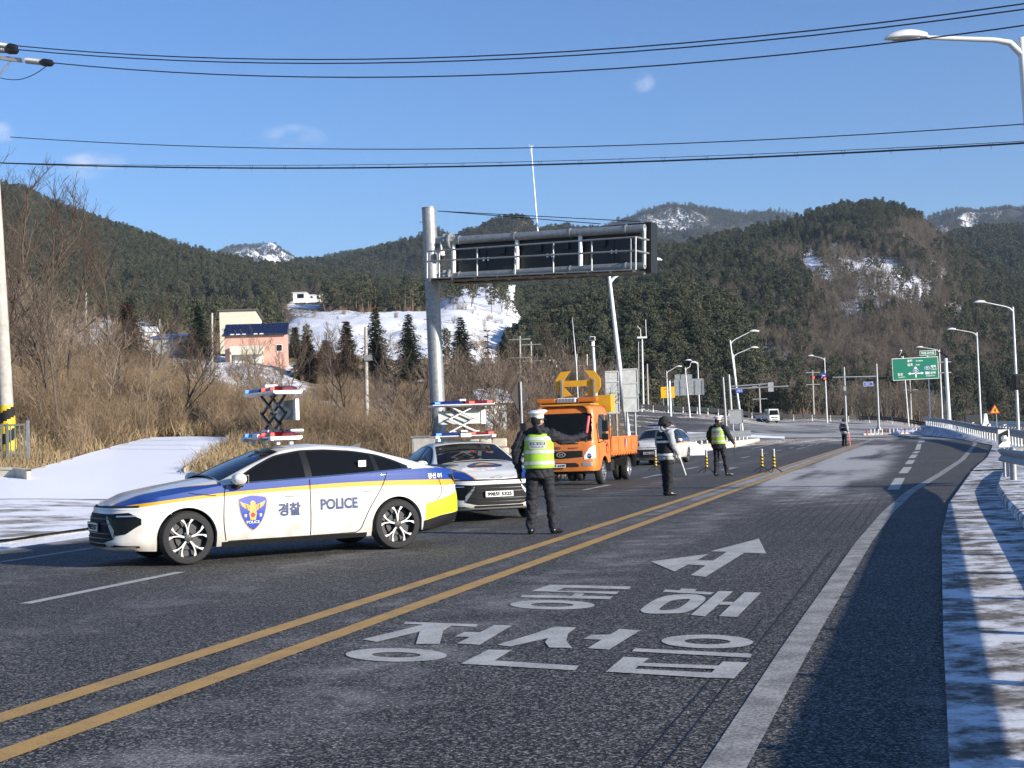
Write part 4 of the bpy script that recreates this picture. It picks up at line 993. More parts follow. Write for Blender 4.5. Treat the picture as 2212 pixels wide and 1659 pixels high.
mat('wheel_silver', (.42, .43, .44), .4, .5)
mat('lift_dark', (.10, .10, .105), .5, .4)
def wheel_parts(parent, x, y, side, r, w, style, scale_rim=.68):
    """tyre with rim, spokes and hub as sub-parts"""
    mb = MB(); s = side
    prof = [(r * (.72 if style == 'sport' else .66), -.5), (r * .80, -.52), (r * .93, -.47), (r * .985, -.36), (r, -.2), (r, .2), (r * .985, .36), (r * .93, .47), (r * .80, .52), (r * (.72 if style == 'sport' else .66), .5)]
    mb.lathe([(a, b * w) for a, b in prof], 40, 'y'); ty = mb.build('wheel', M['rubber'], parent, smooth=True, angle=35)
    ty.location = (x, y, r)
    rb = MB(); rr = r * (.74 if style == 'sport' else .68); f = s * w * .46
    rb.lathe([(rr, s * w * .5), (rr * .96, f), (rr * .93, s * w * .30), (rr * .9, -s * w * .2)], 36, 'y'); rb.lathe([(rr * .93, s * w * .05), (.0, s * w * .05)], 36, 'y')
    rb.build('rim', M['dark_metal'] if style == 'sport' else M['silver'], ty, smooth=True, angle=30)
    sp = MB()
    if style == 'sport':
        for k in range(5):
            a = 2 * math.pi * k / 5 + .3
            for sgn in (-1, 1):
                def pol(rad, ang, d): return (rad * math.cos(ang), d, rad * math.sin(ang))
                p = [(.15, 0), (.50, 0), (.72, sgn * .10), (.97, sgn * .20), (.97, sgn * .36), (.74, sgn * .20), (.50, sgn * .13), (.17, sgn * .24)]
                face = [pol(rr * q[0], a + q[1], f) for q in p]
                back = [pol(rr * q[0], a + q[1], f - s * .03) for q in p]
                sp.poly(face)
                for i in range(len(p)): j = (i + 1) % len(p); sp.quad(face[i], face[j], back[j], back[i])
            pts = [(.62, -.27), (.96, -.36), (.97, -.05), (.75, -.10)]
        sp.build('spokes', M['wheel_silver'], ty, fix=True)
        hb = MB(); hb.lathe([(rr * .2, f - s * .02), (rr * .19, f + s * .004), (rr * .1, f + s * .008), (0, f + s * .008)], 20, 'y'); hb.build('hub_cap', M['dark_metal'], ty, smooth=True)
        br = MB(); br.lathe([(rr * .6, s * w * .14), (rr * .58, s * w * .18), (rr * .3, s * w * .18)], 28, 'y'); br.build('brake_disc', M['dark_metal'], ty)
    else:
        dp = style == 'dual'
        hb = MB(); hb.lathe([(rr * .92, f * (.2 if dp else .8)), (rr * .75, f * (-.3 if dp else .9)), (rr * .5, f * (.0 if dp else 1.1)), (rr * .28, f * (.4 if dp else 1.25)), (0, f * (.4 if dp else 1.25))], 28, 'y'); hb.build('hub', M['silver'], ty, smooth=True, angle=30)
        nb = MB()
        for k in range(8):
            a = 2 * math.pi * k / 8; nb.box((rr * .42 * math.cos(a), f * (.25 if dp else 1.2), rr * .42 * math.sin(a)), (.03, .03, .03))
        for k in range(8):
            a = 2 * math.pi * (k + .5) / 8; nb.lathe([(.03, 0), (0, s * .002)], 8, 'y', (rr * .72 * math.cos(a), f * (-.2 if dp else .97), rr * .72 * math.sin(a)))
        nb.build('wheel_nuts', M['dark_metal'], ty)
    return ty

def ring_text(fn, d): return fn
def bar_light(parent, z, x, lit, tilt=0.0, name='light_bar', up=True, half=.62):
    """police light bar: housing, blue half (right side of car is -y), red half"""
    rot = Matrix.Rotation(tilt, 3, 'Y')
    hb = MB()
    def tr(v): return rot @ Vector(v) + Vector((x, 0, z))
    prof = [(-.17, -.045), (-.20, -.02), (-.20, .0), (.20, .0), (.20, -.02), (.17, -.045)]
    hb.prism([(a, b) for a, b in prof], half * 2, lambda a, b, c: tr((a, c, b)))
    root = hb.build(name, M['silver'], parent, fix=True)
    for sd, mt in ((-1, 'blue_lens'), (1, 'red_lens')):
        lb = MB(); rows = []
        for k, yy in enumerate((.03, .3, half - .12, half)):
            sc = 1.0 if k < 3 else .45
            rows.append([tr((a * sc, sd * yy, b * (1 if k < 3 else .6) + .002)) for a, b in ((-.18, 0), (-.17, .04), (-.11, .062), (.11, .062), (.17, .04), (.18, 0))])
        lb.grid(rows, flip=sd < 0); lb.poly(rows[-1]); lb.poly(rows[0]); lb.build('lens', M[mt], root, fix=True)
        if lit:
            for yy in (.16, half - .1):
                if (sd, yy) in ((-1, .16),): continue
                l2 = MB(); l2.box(tr((.178, sd * yy, .03)), (.016, .10, .04)); l2.build('lamp', M['blue_lit' if sd < 0 else 'red_lit'], root)
    cb = MB(); cb.box(tr((.03, 0, .08)), (.18, .13, .04), rot, 0, .012); cb.build('cap', M['white_plain'], root)
    return root

def make_sedan(label, hatch=False):
    root = thing('police_car', label, 'police car', group='police cars on the road')
    h = hatch
    outline = [(2.37, 0), (2.36, .2), (2.32, .45), (2.22, .66), (2.06, .79), (1.85, .86), (1.42, .905), (.8, .918), (0, .925), (-.8, .93), (-1.42, .925), (-1.9, .885), (-2.25, .8), (-2.44, .64), (-2.52, .35), (-2.54, 0)]
    if h: outline = [(2.2, 0), (2.19, .3), (2.15, .55), (2.06, .72), (1.9, .85), (1.6, .92), (1.42, .935), (.8, .94), (0, .945), (-.8, .945), (-1.42, .94), (-1.85, .91), (-2.12, .8), (-2.22, .6), (-2.26, .3), (-2.27, 0)]
    TOPX = [-2.6, -2.3, -1.9, -1.5, -1.0, 0, .6, .95, 1.42, 1.9, 2.1, 2.25, 2.33, 2.4]; TOPZ = [1.02, 1.045, 1.06, 1.055, 1.03, .995, .975, .965, .905, .835, .80, .775, .76, .745]
    if h: TOPZ = [z + .06 for z in TOPZ]
    ztop = lambda x: interp(x, TOPX, TOPZ)
    zlow0 = lambda x: interp(x, [-2.6, -2.0, -1.0, 1.0, 1.8, 2.3, 2.4], [.3, .24, .2, .2, .19, .22, .23])
    def inset(x, y, z):
        wf = float(sstep(1.75, 2.2, x)); wr = float(sstep(-1.9, -2.4, x)); ws = 1 - wf - wr
        side = interp(z, [.18, .27, .36, .5, .62, .72, .82, .9, 1.0, 1.08], [.085, .045, .022, .006, 0, 0, .006, .010, .018, .04])
        front = interp(z, [.18, .24, .3, .45, .6, .68, .74, .78, .84], [.10, .02, .0, .015, .03, .05, .075, .13, .2])
        rear = interp(z, [.24, .32, .45, .62, .8, .95, 1.02, 1.06], [.12, .04, .0, .0, .02, .05, .07, .1])
        return ws * side + wf * front + wr * rear
    AR = [(1.42, .335, .375), (-1.42, .335, .37)]
    SK = Skin(outline, zlow0, ztop, inset, AR)
    zline = [(-2.7, .83), (-2.3, .85), (-1.5, .882), (-.8, .892), (-.18, .884), (.5, .866), (.93, .85), (1.15, .836), (1.6, .80), (1.95, .765), (2.2, .735), (2.5, .72)]
    wline = [(-2.7, .04), (-2.2, .04), (-1.5, .034), (-.18, .027), (.93, .022), (1.6, .02), (2.0, .02), (2.5, .012)]
    hood = [(-2.7, .5), (.9, .80), (1.3, .70), (1.7, .56), (2.1, .43), (2.5, .3)]
    if h: zline = [(x, z + .03) for x, z in zline]
    pm = police_paint('police_paint_hatch' if h else 'police_paint', zline, wline, hood, .7, -1.7)
    mb = SK.shell()
    # hood, cowl and boot deck across the car
    CRX = [-2.6, -2.45, -1.8, 0, .95, 1.42, 2.0, 2.25, 2.37]; CRZ = [.0, .02, .05, .06, .095, .085, .065, .035, .01]
    rows = []
    for a in SK.st:
        x, y = SK.xy(a); z = ztop(x); p = SK.pt(a, z)
        rows.append([(p.x, p.y * k, z + interp(x, CRX, CRZ) * (1 - abs(k) ** 2.6) + .012 * math.exp(-((abs(k) - .72) / .1) ** 2) * (1 if x > .9 else 0)) for k in np.linspace(-1, 1, 25)])
    mb.grid(rows)
    mb.build('body', pm, root, smooth=True, angle=38, weld=True)
    ub = MB(); ub.box((-.05, 0, .27), (4.2, 1.5, .14)); ub.box((0, 0, .45), (2.0, 1.66, .5)); ub.box((2.0, 0, .5), (.34, 1.3, .35)); ub.box((-2.1, 0, .55), (.5, 1.4, .4)); ub.build('underbody', M['matte_black'], root)
    # cabin
    dz = .12 if h else 0
    RX = [-2.05, -1.7, -1.15, -.45, .05, .5, .98]; RY = [.68, .62, .585, .59, .62, .71, .82]; RZ = [1.075, 1.19, 1.335, 1.405, 1.37, 1.20, .985]
    CXx = [-2.06, -1.7, -1.15, -.45, .05, .5, .98, 1.1]; CZ = [1.10, 1.225, 1.385, 1.45, 1.415, 1.26, 1.075, 1.06]
    if h:
        RX = [-2.1, -1.95, -1.5, -.45, .15, .6, 1.12]; RY = [.72, .66, .62, .62, .65, .73, .85]; RZ = [1.12, 1.35, 1.48, 1.54, 1.48, 1.28, 1.04]
        CXx = [-2.12, -1.95, -1.5, -.45, .15, .6, 1.12, 1.2]; CZ = [1.14, 1.40, 1.54, 1.595, 1.53, 1.34, 1.13, 1.1]
    def smooth_i(x, xs, ys):
        return .25 * interp(x - .07, xs, ys) + .5 * interp(x, xs, ys) + .25 * interp(x + .07, xs, ys)
    yr = lambda x: smooth_i(x, RX, RY); zr = lambda x: smooth_i(x, RX, RZ); zc = lambda x: smooth_i(x, CXx, CZ)
    def yb(x): return SK.pt(SK.a_of_x(x), ztop(x)).y - .012
    def cab_y(x, z):
        z0, z1 = ztop(x) - .01, zr(x); t = max(0, min(1, (z - z0) / max(.02, z1 - z0))); return lerp(yb(x), yr(x), t) + .028 * math.sin(math.pi * t)
    def cab_top(x, k):          # k -1..1 across
        s = abs(k); return Vector((x, yr(x) * k, zr(x) + (zc(x) - zr(x)) * (1 - s ** 2.4)))
    xs = np.linspace(RX[0] + .01, RX[-1] - .005, 64); mb = MB(); rows = []
    for x in xs:
        z0 = ztop(x) - .01; z1 = max(zr(x), z0 + .005)
        L_ = [Vector((x, cab_y(x, lerp(z0, z1, k / 8)), lerp(z0, z1, k / 8))) for k in range(8)]
        T_ = [cab_top(x, k) for k in np.linspace(1, -1, 21)]
        rows.append(L_ + T_ + [Vector((p.x, -p.y, p.z)) for p in L_[::-1]])
    mb.grid(rows, flip=True); mb.build('roof', M['white_paint'], root, smooth=True, angle=50, fix=True)
    # side glass: black surround, then panes standing slightly proud
    if not h:
        TPX = [-1.62, -1.5, -1.25, -.9, -.5, -.15, .2, .5, .84]; TPZ = [1.10, 1.175, 1.27, 1.335, 1.368, 1.368, 1.315, 1.185, 1.0]
    else:
        TPX = [-1.75, -1.6, -1.3, -.9, -.5, -.1, .3, .65, 1.0]; TPZ = [1.17, 1.34, 1.45, 1.49, 1.51, 1.50, 1.43, 1.27, 1.07]
    def side_panel(name, x0, x1, m, off, top_in=0.0, bot_in=0.012, parent=root, sides=(1, -1), n=24, zt=None):
        for sd in sides:
            mb = MB(); rows = []
            for x in np.linspace(x0, x1, n):
                zt_ = (smooth_i(x, TPX, TPZ) if zt is None else zt(x)) - top_in; zb_ = ztop(x) + bot_in; zt_ = max(zt_, zb_ + .002)
                rows.append([Vector((x, (cab_y(x, lerp(zb_, zt_, k / 6)) + off) * sd, lerp(zb_, zt_, k / 6))) for k in range(7)])
            mb.grid(rows, flip=sd > 0)
            o = mb.build(name, m, parent, smooth=True, fix=False)
        return o
    sur = side_panel('window_surround', TPX[0], TPX[-1], M['black_plastic'], .006, 0, .004, n=40)
    side_panel('window', -.14, .66 if not h else .8, M['tint_glass'], .012, .022, .018)
    side_panel('window', -1.12, -.24, M['tint_glass'], .012, .022, .018)
    side_panel('window', TPX[0] + .1, -1.19, M['tint_glass'], .012, .026, .02)
    # bright belt strip
    for sd in (1, -1):
        mb = MB(); rows = []
        for x in np.linspace(-1.66, .86, 40):
            z = ztop(x) + .004; y = cab_y(x, z) + .016; rows.append([Vector((x, y * sd, z - .006)), Vector((x, (y + .006) * sd, z + .004)), Vector((x, y * sd, z + .014))])
        mb.grid(rows, flip=sd > 0)
        mb.build('belt_trim', M['chrome'], root)
    def top_panel(name, x0, x1, kk, off, m, n=16, k0=None):
        rows = []
        for x in np.linspace(x0, x1, n):
            k1 = kk(x) if callable(kk) else kk; rr = []
            for k in np.linspace(k1, -k1, 17):
                p = cab_top(x, k); e = .02; nx = (cab_top(x + e, k) - cab_top(x - e, k)); ny = (cab_top(x, min(1, k + .02)) - cab_top(x, max(-1, k - .02)))
                nn = nx.cross(ny).normalized(); nn = nn if nn.z > 0 else -nn
                rr.append(p + nn * off)
            rows.append(rr)
        mb = MB(); mb.grid(rows, flip=True); return mb.build(name, m, root, smooth=True, fix=True)
    wx = (.12, .96) if not h else (.2, 1.09)
    top_panel('windscreen', wx[0], wx[1], .93, .006, M['tint_glass'])
    top_panel('rear_window', -1.9 if not h else -2.07, -1.3 if not h else -1.75, .88, .006, M['tint_glass'])
    # front: grille, lamps, strip light, lower lip
    A = SK.a_of_x
    def fp(y):            # arc length for a given half width near the nose
        idx = np.argmax(SK.cy > y) if y < SK.cy.max() else 0; return float(np.interp(y, SK.cy[:idx + 1], SK.ca[:idx + 1]))
    fa = lambda y0, y1, n=14: [fp(y) for y in np.linspace(y0, y1, n)]
    yy = lambda a: SK.xy(a)[1]
    gr = SK.overlay(fa(.001, .60, 20), lambda a: interp(yy(a), [0, .4, .6], [.31, .31, .36]), lambda a: interp(yy(a), [0, .5, .6], [.67, .665, .655]), .006, 8, (1, -1)).build('grille', M['matte_black'], root)
    for zz in (.36, .42, .54, .60):
        SK.overlay(fa(.001, .56, 16), lambda a: zz, lambda a: zz + .012, .014, 1, (1, -1)).build('grille_bar', M['black_plastic'], gr)
    for sd in (1, -1):
        hl = SK.overlay(fa(.50, .83, 18), lambda a: interp(yy(a), [.50, .62, .74, .83], [.60, .40, .42, .53]), lambda a: interp(yy(a), [.50, .76, .83], [.665, .68, .60]), .008, 6, (sd,)).build('headlight', M['tint_glass'], root)
        SK.overlay(fa(.62, .80, 8), lambda a: .63, lambda a: .645, .012, 2, (sd,)).build('lamp_cell', M['silver'], hl)
        SK.overlay(fa(.44, .60, 10), lambda a: interp(yy(a), [.44, .60], [.60, .36]), lambda a: interp(yy(a), [.44, .60], [.65, .47]), .012, 3, (sd,)).build('grille_blade', M['aluminium'], root)
        SK.overlay(fa(.45, .82, 12), lambda a: interp(yy(a), [.45, .82], [.235, .245]), lambda a: interp(yy(a), [.45, .62, .82], [.245, .29, .27]), .008, 2, (sd,)).build('lower_intake', M['matte_black'], root)
    SK.overlay(fa(.001, .84, 36), lambda a: .715, lambda a: .735, .008, 2, (1, -1)).build('strip_light', M['lamp_glass'], root)
    SK.overlay(fa(.001, .82, 36), lambda a: .737, lambda a: .762, .005, 2, (1, -1)).build('hood_gap', M['matte_black'], root)
    SK.overlay(fa(.001, .45, 20), lambda a: .255, lambda a: .30, .007, 2, (1, -1)).build('lower_grille', M['matte_black'], root)
    lip = SK.overlay(fa(.001, .80, 30), lambda a: .235, lambda a: .262, .02, 2, (1, -1)).build('front_lip', M['silver'], root)
    eb = MB(); rows = []
    for r_ in (.055, .042):
        rows.append([(2.262, r_ * 1.7 * math.cos(t), .79 + r_ * math.sin(t) * .55 + 0) for t in np.linspace(0, 2 * math.pi, 25)[:-1]])
    eb.grid(rows, close=True); eb.build('emblem', M['chrome'], root)
    # sill, door gaps, handles, rear corner markings
    ss = [A(x) for x in np.linspace(.98, -.98, 40)]
    for sd in (1, -1): SK.overlay(ss, lambda a: SK.zlow(a) - .005, lambda a: .255, .006, 2, (sd,)).build('sill', M['black_plastic'], root)
    def gap(pts, w=.011):
        for sd in (1, -1):
            mb = MB(); C = catmull([(x, z, 0) for x, z in pts], 8); rows = []
            for i, p in enumerate(C):
                t = (C[min(i + 1, len(C) - 1)] - C[max(0, i - 1)]).normalized(); n = Vector((-t.y, t.x, 0)) * w / 2
                rows.append([SK.pt(A(p.x + n.x), p.y + n.y, .004, sd), SK.pt(A(p.x - n.x), p.y - n.y, .004, sd)])
            mb.grid(rows)
            mb.build('door_gap', M['matte_black'], root)
    gap([(.93, .965), (.95, .8), (.96, .5), (.93, .27)]); gap([(-.19, .985), (-.19, .8), (-.19, .27)]); gap([(-1.28, 1.03), (-1.2, .85), (-1.02, .58), (-.93, .4), (-.85, .28), (-.6, .262), (.9, .262)])
    gap([(1.05, .72 + .12), (1.3, .87), (1.4, .893)], .009); gap([(-2.05, .98), (-2.12, .75), (-2.0, .6)], .009)
    for sd in ((1, -1) if not h else ()): SK.overlay([A(x) for x in np.linspace(1.28, .98, 10)], lambda a: interp(SK.xy(a)[0], [.98, 1.28], [.775, .795]), lambda a: interp(SK.xy(a)[0], [.98, 1.28], [.80, .805]), .008, 1, (sd,)).build('fender_vent', M['chrome'], root)
    for sd in (1, -1):
        for x0 in (.06, -1.0):
            mb = MB(); rows = []
            for x in np.linspace(x0 - .13, x0 + .13, 11):
                k = 1 - ((x - x0) / .13) ** 2; zc_ = .80 + .012 * (1 if x0 < 0 else 0); b = SK.pt(A(x), zc_, 0, sd)
                rows.append([Vector((x, b.y + sd * (.004 + .03 * k ** .5 * max(0, math.cos(t))), zc_ + (.010 + .012 * k) * math.sin(t))) for t in np.linspace(-1.6, 1.6, 7)])
            mb.grid(rows, flip=sd < 0); mb.build('door_handle', M['white_paint'], root, smooth=True)
        # rear: fluorescent corner, dark valance, tail lamp
        fa2 = [A(x) for x in np.linspace(-1.85, -2.5, 30)]
        SK.overlay(fa2, lambda a: interp(SK.xy(a)[0], [-2.5, -2.1, -1.85], [.46, .42, .36]), lambda a: interp(SK.xy(a)[0], [-2.5, -2.2, -1.85], [.74, .66, .58]), .005, 5, (sd,)).build('marking_panel', M['fluor_yellow'], root, smooth=True)
        SK.overlay([A(x) for x in np.linspace(-1.82, -2.535, 30)], lambda a: SK.zlow(a) + .0, lambda a: interp(SK.xy(a)[0], [-2.5, -2.1, -1.82], [.455, .415, .355]), .006, 3, (sd,)).build('rear_valance', M['black_plastic'], root, smooth=True)
        SK.overlay([A(x) for x in np.linspace(-2.3, -2.53, 16)], lambda a: interp(SK.xy(a)[0], [-2.5, -2.3], [.80, .93]), lambda a: interp(SK.xy(a)[0], [-2.5, -2.3], [.94, .965]), .007, 3, (sd,)).build('tail_light', M['tint_glass'] if not h else M['red_lens'], root)
        SK.overlay([A(x) for x in np.linspace(-2.2, -2.53, 16)], lambda a: .80, lambda a: .815, .009, 1, (sd,)).build('reflector_strip', M['lamp_glass'], root)
        # door mirror
        mb = MB(); c = Vector((.78, sd * 1.03, 1.035)); rows = []
        for t in np.linspace(-1, 1, 9):
            q = math.sqrt(max(0, 1 - t * t)) * .9 + .1 * (abs(t) < .99)
            rows.append([c + Vector((.085 * q * math.cos(a) + (.02 if math.cos(a) > 0 else 0), sd * t * .125, .075 * q * math.sin(a))) for a in np.linspace(0, 2 * math.pi, 17)[:-1]])
        mb.grid(rows, close=True); mi = mb.build('door_mirror', M['white_paint'], root, smooth=True, fix=True)
        mb = MB(); mb.box(c + Vector((.0, -sd * .06, -.08)), (.09, .16, .05), None, 0, .02); mb.tube([c + Vector((0, -sd * .06, -.085)), c + Vector((.0, -sd * .15, -.11))], .035, 8); mb.build('mirror_foot', M['black_plastic'], mi)
        g = MB(); g.box(c + Vector((-.084, 0, 0)), (.006, .19, .10)); g.build('mirror_glass', M['chrome'], mi)
        for x in (1.42, -1.42): wheel_parts(root, x, sd * .80, sd, .335, .225, 'sport')
    sp = MB(); sp.prism([(-2.30, 1.055), (-2.50, 1.085), (-2.52, 1.07), (-2.32, 1.035)], 1.2, lambda a, b, c: (a, c, b)); sp.build('spoiler', M['black_plastic'], root, fix=True)
    fin = MB(); fin.prism([(-1.28, 1.36), (-1.12, 1.385), (-1.30, 1.44)], .03, lambda a, b, c: (a, c, b)); fin.build('roof_fin', M['black_plastic'], root, fix=True)
    dsh = MB()
    dsh.build('dashboard', M['matte_black'], root) if False else None
    return root, SK, dict(top=zc(-.3))

def door_art(root, SK, sd=1):
    """emblem and lettering on the doors, following the panel"""
    A = SK.a_of_x
    on = lambda cx_, cz, off: (lambda a, b: SK.pt(A(cx_ - sd * a), cz + b, off, sd))
    # shield: dark gold rim, blue field, bird of gold, small letters
    def shield(s):
        pts = [(-.5, .42), (-.25, .49), (0, .52), (.25, .49), (.5, .42), (.47, .1), (.36, -.2), (.2, -.42), (0, -.56), (-.2, -.42), (-.36, -.2), (-.47, .1)]
        return [(x * s * .36, y * s * .40) for x, y in pts]
    def plate(pts, off, m, name, f):
        mb = MB(); c = (sum(p[0] for p in pts) / len(pts), sum(p[1] for p in pts) / len(pts))
        D = [tuple((lambda q: (q.x, q.y))(v)) for v in catmull([(x, y, 0) for x, y in pts + [pts[0]]], 3)]
        for p, q in zip(D, D[1:]):
            mb.tri(f(*c), f(*p), f(*q))
        return mb.build(name, M[m], root if isinstance(name, str) and name == 'door_emblem' else emb, fix=False)
    f1 = on(.585, .61, .0045)
    emb = None
    emb = plate(shield(1.06), .0, 'gold_print', 'door_emblem', f1)
    plate(shield(1.0), 0, 'blue_print', 'emblem_field', on(.585, .61, .0065))
    f3 = on(.585, .61, .0085)
    wing = [(0.02, .06), (.05, .085), (.10, .09), (.165, .135), (.16, .085), (.12, .04), (.07, .01), (.05, -.02)]
    mb = MB()
    for s in (1, -1):
        for i in range(4):
            w = [(s * (.02 + .035 * i), .085 - .0 * i + .012 * i), (s * (.06 + .036 * i), .095 + .014 * i), (s * (.05 + .03 * i), .02 + .02 * i), (s * (.015 + .025 * i), .0 + .015 * i)]
            mb.quad(*[f3(*p) for p in w])
    mb.poly([f3(x, y) for x, y in ((-.03, .10), (-.035, .125), (-.01, .145), (.02, .14), (.035, .12), (.03, .06), (.05, -.02), (.035, -.10), (-.035, -.10), (-.05, -.02), (-.03, .06))])
    mb.build('emblem_bird', M['gold_print'], emb, fix=False)
    f4 = on(.585, .61, .0105); mb = MB(); mb.poly([f4(.028 * math.cos(t), -.035 + .028 * math.sin(t)) for t in np.linspace(0, 6.283, 17)[:-1]]); mb.build('emblem_disc', M['red_print'], emb)
    text_part('emblem_text', 'POLICE', lambda a, b: f4(a, b - .125), M['white_print'], emb, w=.17, h=.035, bold=.02)
    text_part('emblem_text', '경', lambda a, b: f4(a - .10, b - .04), M['white_print'], emb, h=.04, bold=.02)
    text_part('emblem_text', '찰', lambda a, b: f4(a + .10, b - .04), M['white_print'], emb, h=.04, bold=.02)
    for body, cx_, cz, w, hh in (('경찰', .10, .62, .30, .17), ('POLICE', -.58, .655, .52, .145)):
        lt = text_part('door_lettering', body, on(cx_, cz, .005), M['halo_print'], root, w=w * 1.05, h=hh * 1.1, bold=.09)
        text_part('lettering_face', body, on(cx_, cz, .0075), M['navy_print'], lt, w=w, h=hh, bold=.045)
    text_part('unit_lettering', '정선', on(-1.965, .955, .006), M['white_print'], root, w=.135, h=.075, bold=.02)
    text_part('unit_lettering', '01', on(-2.10, .955, .006), M['white_print'], root, w=.08, h=.06, bold=.03)
    st = MB(); f = lambda a, b: SK.pt(A(-.78 + a), b, .0, sd)

def number_plate(parent, body, loc, rz=0, w=.52, h=.11, facing=1):
    """white plate standing on the front of a vehicle, seen from +x"""
    mb = MB(); mb.box(loc, (.012, w, h), None, 0, .004); pl = mb.build('number_plate', M['white_plain'], parent)
    fr = MB()
    for dy, dz, sy, sz in ((0, h / 2, w, .008), (0, -h / 2, w, .008), (w / 2, 0, .008, h), (-w / 2, 0, .008, h)): fr.box((loc[0] + .006, loc[1] + dy, loc[2] + dz), (.006, sy, sz))
    fr.build('plate_frame', M['dark_metal'], pl)
    text_part('plate_text', body, lambda a, b: (loc[0] + .0085, loc[1] + a, loc[2] + b), M['matte_black'], pl, w=w * .86, h=h * .68, bold=.045)
    return pl

def lift_bar(root, z0, height, lit, arm_m=('white_plain', 'galvanised')):
    """scissor lift carrying a second light bar, and the low bar with its lamps"""
    low = bar_light(root, z0 + .10, -.02, lit, name='roof_bar')
    for sd in (1, -1):
        for x in (-.1, .08):
            mb = MB(); mb.box((x, sd * .5, z0 + .03), (.05, .06, .08), None, 0, .01); mb.build('bar_foot', M['white_plain'], low)
        mb = MB(); mb.box((.17, sd * .56, z0 + .075), (.09, .09, .06), None, 0, .015); mb.build('side_lamp', M['white_plain'], low)
    mb = MB(); mb.box((.2, 0, z0 + .10), (.06, .22, .085), None, 0, .03); mb.build('camera_pod', M['white_plain'], low)
    mb = MB(); mb.box((-.24, .1, z0 + .17), (.2, .55, .05), None, 0, .02); mb.build('lift_cover', M['aluminium'], low)
    zt = z0 + .16 + height
    lf = None
    hw = .26
    mid = z0 + .17 + height * .46
    for x in (-.12, .02):
        for sg in (1, -1):
            for (za, zb) in ((z0 + .17, mid), (mid, zt - .04)):
                mb = MB(); a = Vector((x + .012 * sg, sg * hw, za)); b = Vector((x + .012 * sg, -sg * hw, zb)); d = (b - a)
                rot = d.to_track_quat('Z', 'X').to_matrix(); mb.box(a.lerp(b, .5), (.022, .032, d.length + .03), rot); mb.build('lift_arm', M[arm_m[0]] if x > 0 else M[arm_m[1]], root)
    mb = MB(); mb.tube([(-.13, 0, mid - .1), (-.16, .12, mid - .25), (-.1, .1, z0 + .2)], .016, 6); mb.build('lift_cable', M['black_plastic'], root)
    mb = MB(); mb.box((-.2, 0, (z0 + .2 + zt) / 2), (.012, .86, .26)); bd = mb.build('message_board', M['aluminium'], root)
    mb = MB(); mb.box((-.2, .47, (z0 + .2 + zt) / 2), (.05, .09, .28)); mb.build('board_end', M['white_plain'], bd)
    bar_light(root, zt, -.04, lit, name='raised_bar')

car, SK, inf = make_sedan('white blue and yellow police car parked broadside across the lane')
door_art(car, SK)
lift_bar(car, 1.455, .54, True)
lab = MB(); lab.box((-.95, SK.pt(SK.a_of_x(-.95), 1.0).y - .055, 1.16), (.11, .012, .085), None, 0, .003); lab.build('window_sticker', M['white_plain'], car)
# nearest car: wheel contact points from the photograph
pf, pr = gp(402, 1223), gp(857, 1184)
mid_ = (pf + pr) / 2; yaw = R(180 + 29.0)
off = Vector((-math.sin(yaw), math.cos(yaw), 0)) * .85
car2 = copy_tree(car)
for ch in list(car2.children):
    if ch.name.split('.')[0] in ('unit_lettering', 'door_lettering', 'window_sticker'):
        for g in list(ch.children): bpy.data.objects.remove(g)
        bpy.data.objects.remove(ch)
car.scale = (1.045,) * 3; car.location = mid_ - off * 1.045; car.rotation_euler.z = yaw
for ch in car.children:
    if ch.name.split('.')[0] == 'lift_arm': ch.data = ch.data.copy(); ch.data.materials[0] = M['lift_dark']
number_plate(car, '998보5357', (2.372, 0, .50))
number_plate(car2, '998보 5325', (2.372, 0, .50))
car2['label'] = 'police car facing the camera behind the officer with the raised arm'
p2 = at(1079, 1060, 25.2); yaw2 = R(-90 + 17)
car2.location = (p2.x - math.cos(yaw2) * 2.37, p2.y - math.sin(yaw2) * 2.37, 0); car2.rotation_euler.z = yaw2
# hood emblem on the second car: a shield seen on the bonnet
def hood_badge(c):
    mb = MB(); z = 1.0
    pts = [(-.30, .42), (0, .5), (.30, .42), (.28, 0), (0, -.5), (-.28, 0)]
    hz_ = lambda x, y: interp(x, [.95, 1.42, 1.9, 2.0], [.965 + .095, .905 + .085, .835 + .068, .82 + .064]) + .008
    f = lambda a, b: (1.36 + b * .5, a, hz_(1.36 + b * .5, a))
    P = catmull([(x, y, 0) for x, y in pts + [pts[0]]], 4)
    for p, q in zip(P, P[1:]): mb.tri(f(0, 0), f(p.x, p.y), f(q.x, q.y))
    o = mb.build('hood_emblem', M['navy_print'], c)
    mb = MB(); mb.poly([(v[0], v[1], v[2] + .004) for v in (f(-.2, .2), f(0, .1), f(.2, .2), f(.1, -.1), f(0, -.25), f(-.1, -.1))]); mb.build('hood_bird', M['gold_print'], o)
hood_badge(car2)
car3, SK3, inf3 = make_sedan('white police hatchback with blue front behind the orange truck', True)
bar_light(car3, 1.66, -.1, False, name='roof_bar')
number_plate(car3, '998보 5321', (2.20, 0, .52))
p3 = gp(1487, 998); yaw3 = R(180 + 73.6 - 3)
car3.location = lane(to_lane(p3)[0] - 1.6, 6.3); car3.rotation_euler.z = yaw3

